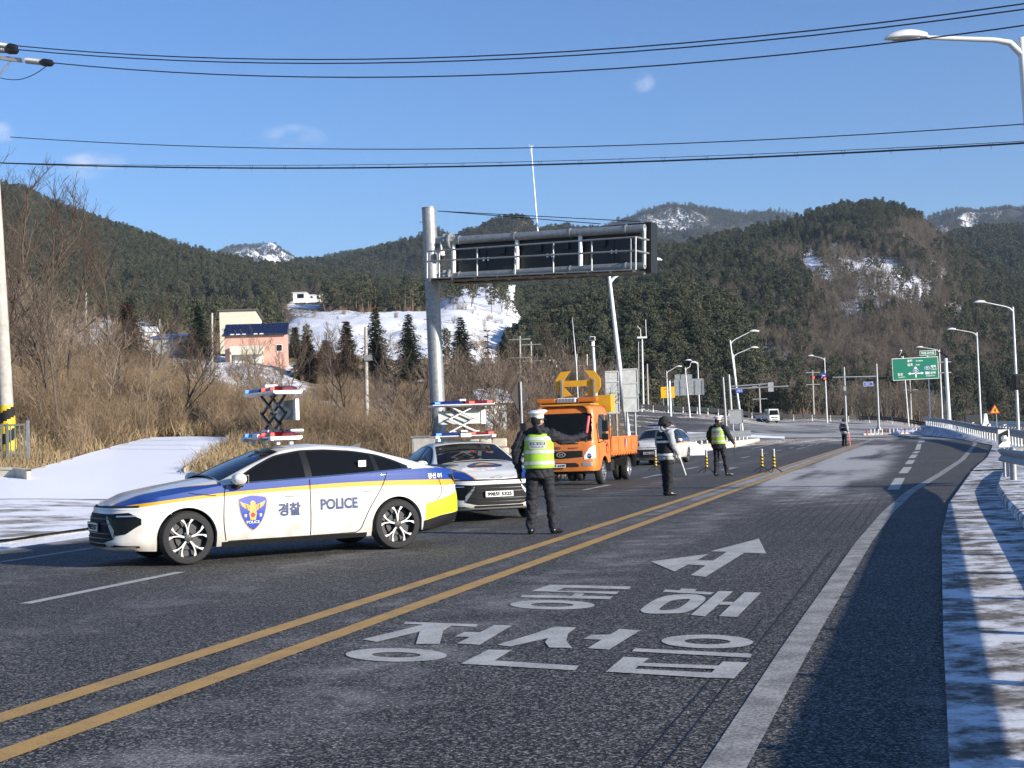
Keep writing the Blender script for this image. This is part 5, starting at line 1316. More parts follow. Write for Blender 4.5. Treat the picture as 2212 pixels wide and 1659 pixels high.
# ------------------------------------------------------------------ trucks
def make_truck(name, label, cat, paint, orange=True):
    root = thing(name, label, cat)
    outline = [(1.10, 0), (1.09, .4), (1.05, .75), (.97, .92), (.8, .985), (.3, 1.0), (-.4, 1.0), (-.72, .99), (-.80, .9), (-.81, .4), (-.81, 0)]
    def inset(x, y, z):
        wf = float(sstep(.7, 1.02, x)); fr = interp(z, [.4, .55, 1.2, 1.3, 2.05, 2.2, 2.28], [.03, 0, .03, .05, .30, .38, .5]); sd = interp(z, [.4, .5, 1.2, 2.0, 2.2, 2.28], [.02, 0, .0, .07, .11, .2])
        return fr * wf + sd * (1 - wf)
    zlow0 = lambda x: interp(x, [-.8, -.5, .45, .6, 1.1], [.62, .62, .5, .42, .42])
    SKT = Skin(outline, zlow0, lambda x: 2.27, inset, [(0, .36, .46)], 120)
    mb = SKT.shell(26, .06); rows = []
    for a in SKT.st:
        p = SKT.pt(a, 2.27); rows.append([(p.x, p.y * k, 2.27 + .035 * (1 - abs(k) ** 3) * float(sstep(1.0, .4, abs(p.x - .0)) + .2)) for k in np.linspace(-1, 1, 13)])
    mb.grid(rows)
    if orange:      # the windscreen opening
        keep = []
        for f_, m_ in zip(mb.f, mb.m):
            c_ = [sum(mb.v[i][k] for i in f_) / len(f_) for k in range(3)]
            if not (c_[0] > .55 and abs(c_[1]) < .86 and 1.33 < c_[2] < 2.04): keep.append((f_, m_))
        mb.f = [k[0] for k in keep]; mb.m = [k[1] for k in keep]
        ln = MB(); B_ = lambda x, y, z: (x, y, z)
        ln.quad(B_(-.74, -.86, .9), B_(-.74, .86, .9), B_(-.74, .86, 2.2), B_(-.74, -.86, 2.2)); ln.quad(B_(-.74, -.9, 1.15), B_(.98, -.8, 1.15), B_(.98, .8, 1.15), B_(-.74, .9, 1.15)); ln.quad(B_(-.74, -.86, 2.19), B_(.55, -.8, 2.19), B_(.55, .8, 2.19), B_(-.74, .86, 2.19))
        for s_ in (1, -1): ln.quad(B_(-.74, s_ * .86, .9), B_(.7, s_ * .86, .9), B_(.55, s_ * .84, 2.19), B_(-.74, s_ * .84, 2.19))
        ln.build('cab_lining', M['matte_black'], root)
    mb.build('cab', paint, root, smooth=True, angle=40, weld=True)
    fy = lambda y: float(np.interp(y, SKT.cy[:np.argmax(SKT.cy)], SKT.ca[:np.argmax(SKT.cy)]))
    fa = lambda y0, y1, n=16: [fy(y) for y in np.linspace(y0, y1, n)]; yy = lambda a: SKT.xy(a)[1]; A = SKT.a_of_x; xx = lambda a: SKT.xy(a)[0]
    SKT.overlay(fa(.001, .90, 26), lambda a: 1.30, lambda a: 2.07, .008, 8, (1, -1)).build('windscreen', M['truck_glass'] if orange else M['tint_glass'], root, smooth=True)
    wp = SKT.overlay(fa(.001, .90, 26), lambda a: 1.27, lambda a: 1.305, .012, 1, (1, -1)).build('windscreen_seal', M['black_plastic'], root)
    for y in (.35, -.25):
        mb = MB(); b = SKT.pt(fy(abs(y)), 1.32, .03, 1 if y > 0 else -1); mb.tube([b, b + Vector((-.04, .22, .03)), b + Vector((-.05, .5, .05))], .012, 5); mb.build('wiper', M['matte_black'], root)
    gr = SKT.overlay(fa(.001, .62, 16), lambda a: interp(yy(a), [0, .62], [.78, .82]), lambda a: 1.0, .01, 4, (1, -1)).build('grille', M['matte_black'], root)
    for z in (.83, .89, .95): SKT.overlay(fa(.001, .58, 12), lambda a: z, lambda a: z + .018, .02, 1, (1, -1)).build('grille_bar', M['black_plastic'], gr)
    mb = MB(); rows = [[(1.125, r_ * 1.8 * math.cos(t), .90 + r_ * math.sin(t)) for t in np.linspace(0, 6.283, 25)[:-1]] for r_ in (.075, .058)]; mb.grid(rows, close=True); em = mb.build('emblem', M['chrome'], root)
    mb = MB()
    for a, b in (((-.05, -.03), (-.03, .04)), ((.03, -.04), (.05, .03)), ((-.04, -.012), (.04, .012))):
        d = Vector((0, b[0] - a[0], b[1] - a[1])); n = Vector((0, -d.z, d.y)).normalized() * .009; p, q = Vector((1.127, a[0], .90 + a[1])), Vector((1.127, b[0], .90 + b[1])); mb.quad(p - n, q - n, q + n, p + n)
    mb.build('emblem_bar', M['chrome'], em)
    for sd in (1, -1):
        hl = SKT.overlay(fa(.66, .965, 14), lambda a: interp(yy(a), [.66, .965], [.74, .78]), lambda a: interp(yy(a), [.66, .80, .965], [.86, 1.06, 1.14]), .01, 5, (sd,)).build('headlight', M['lamp_glass'], root)
        mb = MB(); c = SKT.pt(fy(.80), .84, .016, sd); mb.lathe([(.075, 0), (.06, .01), (.02, .014), (0, .014)], 18, 'x', c); mb.build('lamp_bulb', M['chrome'], hl, smooth=True)
        SKT.overlay(fa(.60, .88, 10), lambda a: .56, lambda a: .66, .012, 2, (sd,)).build('fog_light', M['aluminium'], root)
        # doors: window, gaps, mirror, step
        SKT.overlay([A(x) for x in np.linspace(.55, -.30, 16)], lambda a: 1.30, lambda a: interp(xx(a), [.3, .55], [2.02, 1.75]), .008, 5, (sd,)).build('door_window', M['tint_glass'], root)
        SKT.overlay([A(x) for x in np.linspace(-.42, -.68, 6)], lambda a: 1.55, lambda a: 2.0, .008, 3, (sd,)).build('quarter_window', M['tint_glass'], root)
        for x in (.66, -.36): SKT.overlay([A(x), A(x - .012)], lambda a: .75, lambda a: 2.05, .006, 10, (sd,)).build('door_gap', M['matte_black'], root)
        mb = MB(); b = SKT.pt(A(.62), 1.2, .0, sd); arm = MB(); arm.tube([b, b + Vector((.12, sd * .16, .05)), b + Vector((.14, sd * .2, .62)), b + Vector((.02, sd * .02, .78))], .014, 6); ar = arm.build('mirror_arm', M['black_plastic'], root)
        mb.box(b + Vector((.12, sd * .22, .48)), (.07, .17, .32), None, 0, .02); mb.box(b + Vector((.12, sd * .22, .17)), (.08, .19, .18), None, 0, .03); mb.build('mirror_head', M['black_plastic'], ar)
        h_ = MB(); h_.box(SKT.pt(A(-.22), 1.12, .01, sd), (.14, .03, .03), None, 0, .008); h_.build('door_handle', M['black_plastic'], root)
        mb = MB(); mb.box((-.42, sd * .92, .62), (.06, .12, .5)); mb.build('mud_flap', M['matte_black'], root)
    bp = SKT.overlay(fa(.001, .50, 12), lambda a: .545, lambda a: interp(yy(a), [0, .42, .5], [.66, .66, .60]), .008, 2, (1, -1)).build('bumper_intake', M['matte_black'], root)
    ub = MB(); ub.box((.5, 0, .45), (.9, 1.5, .2)); ub.box((0, 0, .36), (.1, 1.6, .1)); ub.build('front_axle', M['matte_black'], root)
    # chassis and load bed
    ch = MB()
    for y in (.38, -.38): ch.box((-2.2, y, .62), (4.1, .08, .16))
    ch.box((-1.15, .78, .52), (.5, .34, .34), None, 0, .04); ch.box((-1.15, -.78, .52), (.5, .34, .34), None, 0, .04); ch.box((-3.25, 0, .36), (.12, 1.4, .12)); ch.build('chassis', M['matte_black'], root)
    bed = MB(); bed.box((-2.6, 0, .86), (3.5, 1.98, .10)); bd = bed.build('load_floor', paint, root)
    for sd in (1, -1):
        mb = MB(); mb.box((-2.6, sd * .99, 1.13), (3.5, .04, .44), None, 0, .012); sb = mb.build('side_board', paint, root)
        rb = MB()
        for x in (-4.3, -3.45, -2.6, -1.75, -.9): rb.box((x, sd * 1.018, 1.13), (.05, .02, .40))
        rb.box((-2.6, sd * 1.02, 1.345), (3.5, .026, .035)); rb.build('board_rib', paint, sb)
        hk = MB()
        for x in np.arange(-4.2, -.9, .35): hk.box((x, sd * 1.0, .83), (.06, .03, .10))
        hk.build('board_hinge', paint, sb)
    mb = MB(); mb.box((-4.36, 0, 1.13), (.04, 1.98, .44), None, 0, .012); mb.build('tail_board', paint, root)
    mb = MB(); mb.box((-.88, 0, 1.25), (.05, 1.96, .9)); mb.build('head_board', paint, root)
    for sd in (1, -1):
        mb = MB(); mb.box((-3.95, sd * .85, .6), (.03, .36, .45)); mb.build('mud_flap', M['matte_black'], root)
        gd = MB(); gd.grid([[Vector((-3.25 + .50 * math.cos(t), sd * y, .38 + .48 * math.sin(t))) for y in (.62, 1.0)] for t in np.linspace(.15, math.pi - .15, 12)]); gd.build('wheel_guard', M['matte_black'], root)
        wheel_parts(root, 0, sd * .86, sd, .36, .2, 'steel'); wheel_parts(root, -3.25, sd * .86, sd, .36, .22, 'dual'); wheel_parts(root, -3.25, sd * .60, sd, .36, .2, 'dual')
    if not orange: return root
    front = lambda z: (lambda a, b: SKT.pt(fy(abs(a) + 1e-4), z + b, .012, 1 if a >= 0 else -1))
    text_part('front_lettering', '국토교통부', lambda a, b: front(1.085)(a - .22, b), M['navy_print'], root, w=.42, h=.08, bold=.02)
    text_part('front_lettering', 'MIGHTY', lambda a, b: front(1.075)(a + .36, b), M['navy_print'], root, w=.30, h=.045, bold=.02)
    sl = SKT.overlay(fa(.05, .5, 8), lambda a: 1.19, lambda a: 1.215, .01, 1, (1,)).build('vent_slot', M['matte_black'], root)
    text_part('door_lettering', '국토교통부', lambda a, b: SKT.pt(A(-.05 - a), 1.22 + b, .008, 1), M['navy_print'], root, w=.3, h=.09)
    sw = MB()
    for r_, cc in ((.26, 'red_print'), (.15, 'orange_paint')):
        mb = MB(); mb.poly([SKT.pt(A(-.35 + r_ * .7 * math.cos(t)), .95 + r_ * math.sin(t) * (1 if math.sin(t) > 0 else .3), .007 + (.003 if r_ < .2 else 0), 1) for t in np.linspace(0, 6.283, 20)[:-1]]); mb.build('door_emblem', M[cc], root)
    for k, (cc, dx) in enumerate((('white_print', 0), ('blue_print', .09), ('red_print', -.08))):
        mb = MB(); x0 = -2.6 + dx; y = 1.046; mb.quad((x0 + .05, y, 1.02), (x0 - .0, y, 1.02), (x0 - .09, y, 1.28), (x0 - .04, y, 1.28)); mb.build('side_emblem', M[cc], root)
    number_plate(root, '86보 6349', (1.125, -.12, .585), w=.52, h=.11)
    # roof beacon bar
    mb = MB(); mb.box((.25, 0, 2.36), (.16, 1.5, .05)); rb = mb.build('roof_bar', M['dark_metal'], root)
    for y, w_, mt in ((.62, .58, 'amber_lens'), (-.62, .58, 'amber_lens'), (0, .58, 'white_plain')):
        mb = MB(); mb.box((.25, y, 2.455), (.24, w_, .14), None, 0, .04); lb = mb.build('beacon', M[mt], rb)
        if mt == 'white_plain':
            for k in range(12):
                g = MB(); g.box((.372, -.24 + k * .0436, 2.455), (.008, .016, .10)); g.build('speaker_slot', M['dark_metal'], lb)
    mb = MB(); mb.box((0, 0, 2.325), (1.0, 1.5, .03)); mb.build('roof_rack', M['amber_board'], root)
    # arrow board standing on the bed behind the cab
    Bx = -1.05
    bo = MB()
    lc = [(-.69, .12), (-.52, .36), (-.22, .38), (-.44, .10), (-.44, -.10), (-.20, -.36), (-.50, -.40), (-.69, -.14)]
    for s in (1, -1):
        pts = [(s * a, b) for a, b in lc]; pts = pts[::-1] if s > 0 else pts
        bo.prism(pts, .05, lambda a, b, c: (Bx + c, a, 2.98 + b))
    bo.prism([(-.45, -.09), (.45, -.09), (.45, .09), (-.45, .09)], .046, lambda a, b, c: (Bx + c, a, 2.98 + b)); ab = bo.build('arrow_board', M['amber_board'], root, fix=True)
    for y in (.5, -.5):
        mb = MB(); mb.box((Bx + .06, y, 2.1), (.05, .05, 2.0)); mb.build('board_post', M['galvanised'], ab)
    mb = MB(); mb.box((Bx - .3, .72, 2.35), (.5, .5, .5)); mb.build('equipment_box', M['amber_board'], root)
    mb = MB(); mb.box((Bx - .3, -.3, 2.3), (.4, .9, .12)); mb.build('equipment_rail', M['amber_board'], root)
    # seats and wheel behind the glass
    mb = MB()
    for y in (.45, -.4): mb.box((-.3, y, 1.35), (.16, .5, .75), None, 0, .06); mb.box((-.1, y, 1.0), (.5, .5, .12), None, 0, .04)
    mb.build('seats', M['black_plastic'], root)
    mb = MB(); mb.tube([(.42 + .06 * math.sin(t), .45 + .2 * math.cos(t), 1.28 + .17 * math.sin(t)) for t in np.linspace(0, 6.283, 20)], .016, 6); mb.build('steering_wheel', M['black_plastic'], root)
    return root
truck = make_truck('works_truck', 'orange flatbed works truck with a yellow double arrow board', 'truck', M['orange_paint'])
pt_ = gp(1303, 1046); yawt = math.atan2(-LE.y, -LE.x) - R(1)
offt = Vector((-math.sin(yawt), math.cos(yawt), 0)) * .92
truck.location = (pt_.x - offt.x, pt_.y - offt.y, .006); truck.rotation_euler.z = yawt
van = make_truck('pickup_truck', 'small white pickup truck crossing the far junction', 'truck', M['white_paint'], False)
vx = xz(1664, 196); van.location = (vx, 196, junction_z(vx, 196) + .02); van.rotation_euler.z = R(-90 + 14); van.scale = (.86, .82, .86)
# ------------------------------------------------------------------ people
def ball(mb, c, r, n=10):
    rows = []
    for i in range(n + 1):
        t = math.pi * i / n; rows.append([(c[0] + r[0] * math.sin(t) * math.cos(a), c[1] + r[1] * math.sin(t) * math.sin(a), c[2] + r[2] * math.cos(t)) for a in np.linspace(0, 2 * math.pi, 15)[:-1]])
    mb.grid(rows, close=True)
def limb(mb, pts, rad, n=12):
    P = catmull(pts, 4); k = len(pts) - 1; rr = [float(np.interp(i / (len(P) - 1) * k, range(k + 1), rad)) for i in range(len(P))]
    mb.tube(P, rr, n)
    for p, r in zip(P, rr): ball(mb, p, (r, r, r), 6)
def rings(mb, spec, n=24, cx_=0.0):
    """spec: (z, rx, ry, dy)"""
    rows = [[(rx * math.cos(a), dy + ry * math.sin(a), z) for a in np.linspace(0, 2 * math.pi, n + 1)[:-1]] for z, rx, ry, dy in spec]
    i = len(mb.v); mb.grid(rows, close=True); mb.poly(rows[0][::-1]); mb.poly(rows[-1])
def remesh(name, mb, m, parent, voxel=.014, smooth=6, fold=0.0, seed=0.0):
    me = mb.mesh(name, m); o = bpy.data.objects.new(name, me)
    md = o.modifiers.new('r', 'REMESH'); md.mode = 'VOXEL'; md.voxel_size = voxel; md.use_smooth_shade = True
    sm = o.modifiers.new('s', 'SMOOTH'); sm.factor = .5; sm.iterations = smooth
    me2 = evaluated_mesh(o)
    bpy.data.objects.remove(o); me2.name = name
    if fold:
        n = len(me2.vertices); co = np.empty(n * 3, np.float32); no = np.empty(n * 3, np.float32); me2.vertices.foreach_get('co', co); me2.vertex_normals.foreach_get('vector', no)
        co = co.reshape(-1, 3); no = no.reshape(-1, 3); x, y, z = co[:, 0] + seed, co[:, 1], co[:, 2]
        f = 2.2 * vfbm(x * 9 + y * 5, z * 17 + 3 * np.sin(x * 11), 1.0, 2) + 1.3 * vfbm(x * 6 - y * 9 + 40, z * 34 + 60, 1.0, 2)
        co = co + no * (f * fold)[:, None]; me2.vertices.foreach_set('co', co.astype(np.float32).ravel()); me2.update()
    me2.polygons.foreach_set('use_smooth', [True] * len(me2.polygons))
    if not me2.materials: me2.materials.append(m)
    return link(name, me2, parent)
def hand(parent, wrist, d, up, m, side=1, grip=False, body=None):
    """a palm with four fingers and a thumb; d: direction of the fingers, up: back of the hand"""
    d = Vector(d).normalized(); up = Vector(up); up = (up - d * up.dot(d)).normalized(); w = d.cross(up) * side
    mb = MB(); W_ = Vector(wrist)
    limb(mb, [W_ - d * .02, W_ + d * .04, W_ + d * .085], [.028, .036, .034], 10)
    for s_ in (-.022, 0, .022): limb(mb, [W_ + d * .02 + w * s_, W_ + d * .085 + w * s_], [.02, .018], 8)
    for k, (s_, l) in enumerate(((-.031, .062), (-.011, .078), (.010, .074), (.030, .058))):
        b = W_ + d * .085 + w * s_
        if grip: limb(mb, [b, b + d * .03 - up * .012, b + d * .028 - up * .042, b + d * .0 - up * .05], [.0105, .0105, .01, .009], 8)
        else: limb(mb, [b, b + d * l * .5 - up * .006, b + d * l - up * .024], [.0105, .0098, .008], 8)
    tb = W_ + d * .025 - w * .03
    limb(mb, [tb, tb - w * .028 + d * .025 - up * .01, tb - w * .026 + d * .055 - up * (.03 if grip else .018)], [.014, .012, .01], 8)
    return remesh('hand', mb, m, parent, .006, 2)
def head(parent, z, y0=0.0, turn=0.0, mask=False, tilt=0.0, hair=True):
    """head with face, ears and hair; turn in radians about z"""
    rt = Matrix.Rotation(turn, 3, 'Z'); c = Vector((0, y0, z))
    mb = MB()
    ball(mb, (0, 0, .02), (.076, .095, .108)); ball(mb, (0, .03, -.055), (.056, .06, .06)); ball(mb, (0, .055, -.08), (.03, .03, .028))
    limb(mb, [(0, -.01, -.17), (0, 0, -.06)], [.055, .052]); limb(mb, [(0, .09, .03), (0, .115, -.005)], [.011, .016]); ball(mb, (.0, .088, -.05), (.026, .014, .009))
    for s in (1, -1): ball(mb, (s * .078, -.005, .0), (.012, .024, .034)); ball(mb, (s * .032, .083, .045), (.022, .014, .01))
    mb.v = [tuple(rt @ Vector(v) + c) for v in mb.v]
    h = remesh('head', mb, M['skin'], parent, .009, 3)
    for s in (1, -1):
        e = MB(); ball(e, (0, 0, 0), (.011, .008, .008), 6); e.v = [tuple(rt @ (Vector(v) + Vector((s * .031, .087, .018))) + c) for v in e.v]; e.build('eye', M['matte_black'], h, smooth=True)
    if hair:
        e = MB(); ball(e, (0, -.012, .032), (.083, .098, .106)); e.v = [v for v in e.v]; fs = []
        keep = [i for i, v in enumerate(e.v) if not (v[1] > .045 and v[2] < .085) and v[2] > -.06]; ks = set(keep)
        pairs = [(f, m_) for f, m_ in zip(e.f, e.m) if all(i in ks for i in f)]; e.f = [p[0] for p in pairs]; e.m = [p[1] for p in pairs]
        e.v = [tuple(rt @ Vector(v) + c) for v in e.v]; e.build('hair', M['matte_black'], h, smooth=True)
    if mask:
        e = MB(); ball(e, (0, .045, -.05), (.068, .07, .055)); e.v = [tuple(rt @ Vector(v) + c) for v in e.v]; e.build('face_mask', M['black_cloth'] if mask == 'b' else M['white_plain'], h, smooth=True)
    return h
def peaked_cap(parent, z, turn=0.0, y0=0.0):
    rt = Matrix.Rotation(turn, 3, 'Z'); c = Vector((0, y0, z))
    def put(mb, name, m, par):
        mb.v = [tuple(rt @ Vector(v) + c) for v in mb.v]; return mb.build(name, m, par, smooth=True, angle=45)
    mb = MB(); rows = []
    for r, h, dy in ((.085, -.03, 0), (.09, .0, 0), (.092, .02, 0), (.128, .045, .005), (.142, .062, .008), (.138, .075, .008), (.11, .088, .004), (.06, .095, 0), (0, .096, 0)):
        rows.append([(r * .95 * math.cos(a), dy + r * 1.05 * math.sin(a), h + (.016 * math.sin(a) if r > .1 else .006 * math.sin(a))) for a in np.linspace(0, 2 * math.pi, 29)[:-1]])
    mb.grid(rows, close=True); cap = put(mb, 'cap', M['cap_white'], parent)
    mb = MB(); mb.grid([[(r * .95 * math.cos(a), r * 1.05 * math.sin(a), h) for a in np.linspace(0, 2 * math.pi, 29)[:-1]] for r, h in ((.088, -.032), (.0935, -.03), (.0955, .014), (.09, .016))], close=True); put(mb, 'cap_band', M['reflective'], cap)
    mb = MB(); mb.grid([[(.09 * math.cos(a) * (1 + .0 * k), .095 * math.sin(a) + .075 * k * math.sin(a), -.02 - .03 * k) for k in (0, .5, 1)] for a in np.linspace(.45, math.pi - .45, 12)]); put(mb, 'visor', M['leather'], cap)
    return cap
def winter_cap(parent, z, turn=0.0, flaps=True):
    rt = Matrix.Rotation(turn, 3, 'Z'); c = Vector((0, 0, z)); mb = MB(); ball(mb, (0, -.005, .03), (.105, .122, .115)); limb(mb, [(-.07, .11, -.005), (0, .15, .0), (.07, .11, -.005)], [.02, .02, .02])
    limb(mb, [(-.05, .15, -.02), (0, .175, -.02), (.05, .15, -.02)], [.012, .012, .012])
    if flaps:
        for s in (1, -1): limb(mb, [(s * .09, -.01, .0), (s * .098, -.015, -.09)], [.045, .035])
        limb(mb, [(-.08, -.06, -.01), (0, -.11, -.03), (.08, -.06, -.01)], [.045, .05, .045])
    mb.v = [tuple(rt @ Vector(v) + c) for v in mb.v]; return remesh('winter_cap', mb, M['black_cloth'], parent, .010, 3, .002)

def make_officer(label, loc, rz, scale=1.0, r_arm=None, l_arm=None, legs=None, coat='navy_cloth', vest='lime', cap='peaked', turn=0.0, hand_m='leather', gripr=True, sleeve=None, mask=True, hands=(1, 1), rdir=(0, .3, -1), ldir=(0, .1, -1)):
    root = thing('person', label, 'person', loc, rz); root.scale = (scale,) * 3
    r_arm = r_arm or [(.215, 0, 1.415), (.285, -.02, 1.16), (.27, .07, .93)]; l_arm = l_arm or [(-.215, 0, 1.415), (-.30, -.03, 1.16), (-.27, .06, .93)]
    legs = legs or [[(.09, 0, .93), (.115, .015, .50), (.125, -.01, .10)], [(-.09, 0, .93), (-.115, .015, .50), (-.135, -.01, .10)]]
    hd = head(root, 1.62, .0, turn, 'b' if mask else False)
    tr = MB(); rings(tr, [(.80, .15, .115, 0), (.90, .172, .128, 0), (1.0, .16, .12, 0)], 20)
    for lg in legs: limb(tr, lg[:3], [.108, .082, .072])
    remesh('trousers', tr, M['black_cloth' if coat != 'navy_cloth' else 'navy_cloth'], root, .014, 4, .009, 3.1)
    jk = MB()
    rings(jk, [(.80, .215, .158, 0), (.84, .21, .155, 0), (.95, .195, .145, 0), (1.1, .19, .142, 0), (1.25, .20, .145, 0), (1.36, .205, .142, 0), (1.43, .175, .12, 0), (1.475, .12, .10, 0), (1.53, .105, .10, -.01)], 24)
    limb(jk, [(-.2, 0, 1.40), (0, -.01, 1.43), (.2, 0, 1.40)], [.085, .10, .085])
    sm = M[sleeve] if sleeve else None
    arms = MB() if sleeve else jk
    limb(arms, r_arm, [.092, .076, .054]); limb(arms, l_arm, [.092, .076, .054])
    limb(jk, [(-.11, -.03, 1.50), (0, -.10, 1.50), (.11, -.03, 1.50)], [.055, .075, .055]); limb(jk, [(-.10, .04, 1.49), (0, .085, 1.47), (.10, .04, 1.49)], [.05, .05, .05])
    J = remesh('jacket', jk, M[sleeve] if sleeve else M[coat], root, .014, 4, .013, 1.7)
    if sleeve:
        remesh('sleeves', arms, M[sleeve], root, .015, 4, .008, 5.2)
        cl = MB(); limb(cl, [(-.10, -.03, 1.52), (0, -.09, 1.53), (.10, -.03, 1.52)], [.05, .06, .05]); remesh('collar', cl, M['black_cloth'], root, .013, 3)
    for lg in legs:
        a = Vector(lg[2]); f = Vector((lg[2][0] * .25, .16, 0)) if len(lg) < 4 else Vector(lg[3]); sh = MB(); limb(sh, [(a.x, a.y - .035, .055), (a.x, a.y, .06), (a.x + f.x * .5, a.y + f.y * .5, .05), (a.x + f.x, a.y + f.y, .036)], [.05, .052, .048, .036])
        sh.v = [(x, y, max(.004, z)) for x, y, z in sh.v]; remesh('shoe', sh, M['leather'], root, .010, 3)
    for i, (arm, dd, sd) in enumerate(((r_arm, rdir, 1), (l_arm, ldir, -1))):
        w = Vector(arm[2]); hand(root, w + Vector(dd).normalized() * .015, dd, (sd, -.2, .1), M[hand_m if hands[i] == 1 else hands[i]], sd, gripr and i == 0)
    if cap == 'peaked': peaked_cap(root, 1.70, turn)
    else: winter_cap(root, 1.655, turn, cap == 'winter')
    spec = [(1.0, .205, .158), (1.1, .205, .158), (1.2, .207, .16), (1.3, .208, .160), (1.37, .200, .152), (1.42, .178, .135), (1.452, .15, .118)]
    def vring(z, g=0.0):
        rx = interp(z, [q[0] for q in spec], [q[1] for q in spec]) + g; ry = interp(z, [q[0] for q in spec], [q[2] for q in spec]) + g; return rx, ry
    def vpt(a, z, g=0.0):
        rx, ry = vring(z, g); q = 1 + .012 * math.sin(5 * a + 9 * z) * 1.0
        return Vector((rx * math.cos(a) * q, ry * math.sin(a) * q, z))
    vm = M['vest_lime'] if vest == 'lime' else M['black_cloth']
    mb = MB(); lo = .95 if vest == 'lime' else .90
    zs = np.linspace(lo, 1.45, 20); mb.grid([[vpt(a, z, .014) for a in np.linspace(0, 2 * math.pi, 41)[:-1]] for z in zs], close=True); V = mb.build('vest', vm, root, smooth=True)
    md = V.modifiers.new('t', 'SOLIDIFY'); md.thickness = .008
    for z in ((1.03, 1.19, 1.38) if vest == 'lime' else (1.22, .93)):
        mb = MB(); mb.grid([[vpt(a, zz, .020) for a in np.linspace(0, 2 * math.pi, 41)[:-1]] for zz in (z - .024, z + .024)], close=True); mb.build('reflective_band', M['reflective'], V, smooth=True)
    bk = lambda a, b, g: vpt(-math.pi / 2 + a / .2, b, g)
    if vest == 'lime':
        mb = MB(); mb.grid([[bk(x, z, .022) for x in np.linspace(-.115, .115, 9)] for z in (1.235, 1.27, 1.305, 1.34)]); sg = mb.build('back_panel', M['reflective'], V)
        mb = MB(); mb.grid([[bk(x, z, .024) for x in np.linspace(-.10, .10, 9)] for z in (1.287, 1.31, 1.333)]); mb.build('panel_field', M['navy_print'], sg)
        text_part('panel_text', '교통경찰', lambda a, b: bk(a, 1.31 + b, .027), M['reflective'], sg, w=.175, h=.034, bold=.02)
        text_part('panel_text', 'POLICE', lambda a, b: bk(a, 1.262 + b, .025), M['navy_print'], sg, w=.16, h=.024, bold=.02)
    else: text_part('back_lettering', 'POLICE', lambda a, b: bk(a, 1.32 + b, .022), M['reflective'], V, w=.22, h=.045, bold=.02)
    return root
def baton(label, a, b, m, r=.017, handle=.35, parent=None):
    a, b = Vector(a), Vector(b); t = thing('signal_baton', label, 'baton', a); d = b - a
    mb = MB(); mb.tube([d * handle, d * (handle + .02), d * .97, d], [r * .8, r, r, r * .5], 12); mb.build('light_tube', m, t, smooth=True, angle=50)
    mb = MB(); mb.tube([Vector(), d * handle], [r * .85, r * .85], 12); mb.build('handle', M['black_plastic'], t, smooth=True, angle=50); return t
def world_of(o, p):
    return Matrix.Translation(o.location) @ o.rotation_euler.to_matrix().to_4x4() @ Matrix.Diagonal((*o.scale, 1)) @ Vector(p)

o1 = make_officer('officer in lime vest and white cap with arm raised towards the truck', gp(1170, 1154), R(-6), 1.06,
    r_arm=[(.215, .01, 1.415), (.40, .22, 1.345), (.60, .42, 1.385)], l_arm=[(-.215, 0, 1.415), (-.33, -.02, 1.16), (-.30, .09, .93)],
    legs=[[(.10, 0, .93), (.15, .01, .50), (.175, -.02, .10), (.10, .12, 0)], [(-.10, 0, .93), (-.13, .02, .50), (-.155, .02, .10), (-.02, .16, 0)]], turn=R(-38), rdir=(.7, .7, .15))
hw = Vector((.672, .49, 1.39)); baton('short red light baton in the raised hand of the nearest officer', world_of(o1, hw + Vector((-.015, -.01, -.09))), world_of(o1, hw + Vector((.05, .02, .30))), M['baton_red'])
o2 = make_officer('officer in black vest with grey sleeves and winter cap looking right', gp(1441, 1071), R(-62), 1.02,
    r_arm=[(.215, 0, 1.415), (.27, .03, 1.16), (.245, .17, .95)], l_arm=[(-.215, 0, 1.415), (-.27, 0, 1.16), (-.24, .10, .94)],
    legs=[[(.085, 0, .93), (.09, .02, .50), (.09, -.01, .10)], [(-.085, 0, .93), (-.09, .03, .50), (-.09, .04, .10)]], coat='black_cloth', vest='black', cap='winter', sleeve='grey_cloth', hand_m='glove_white', rdir=(0, .35, -1), ldir=(0, .3, -1))
hp = world_of(o2, (.25, .215, .86)); baton('white baton pointing down in the hand of the grey sleeved officer', hp + Vector((-.02, 0, .07)), hp + Vector((.13, .04, -.42)), M['white_plain'], .013, .2)
o3 = make_officer('officer in lime vest and white cap walking beyond the striped posts', gp(1556, 1028), R(-35), 1.055,
    r_arm=[(.215, 0, 1.415), (.33, .02, 1.18), (.41, .14, .98)], l_arm=[(-.215, 0, 1.415), (-.31, -.05, 1.17), (-.27, .08, .97)],
    legs=[[(.09, 0, .93), (.16, .04, .50), (.22, .02, .10), (.12, .12, 0)], [(-.09, 0, .93), (-.10, -.01, .50), (-.11, -.06, .10), (-.03, .15, 0)]], turn=R(-30), hands=('skin', 1), gripr=False, rdir=(.4, .3, -1))
b3 = world_of(o3, (.42, .17, .9)); baton('thin dark baton hanging from the hand of the far lime vested officer', b3 + Vector((0, 0, .05)), b3 + Vector((-.02, 0, -.3)), M['dark_metal'], .012, .3)
o4 = make_officer('small distant officer in black vest on the yellow line', lane(to_lane(gp(1840, 966.5))[0] * 1.06, .25), R(-55), 1.0, coat='black_cloth', vest='black', cap='short', sleeve='grey_cloth', hand_m='glove_white', rdir=(0, .3, -1))
b4 = world_of(o4, (.27, .14, .86)); baton('long red baton held to the ground by the distant officer', b4 + Vector((0, 0, .12)), b4 + Vector((.06, .0, -.82)), M['baton_red'], .03, .12)
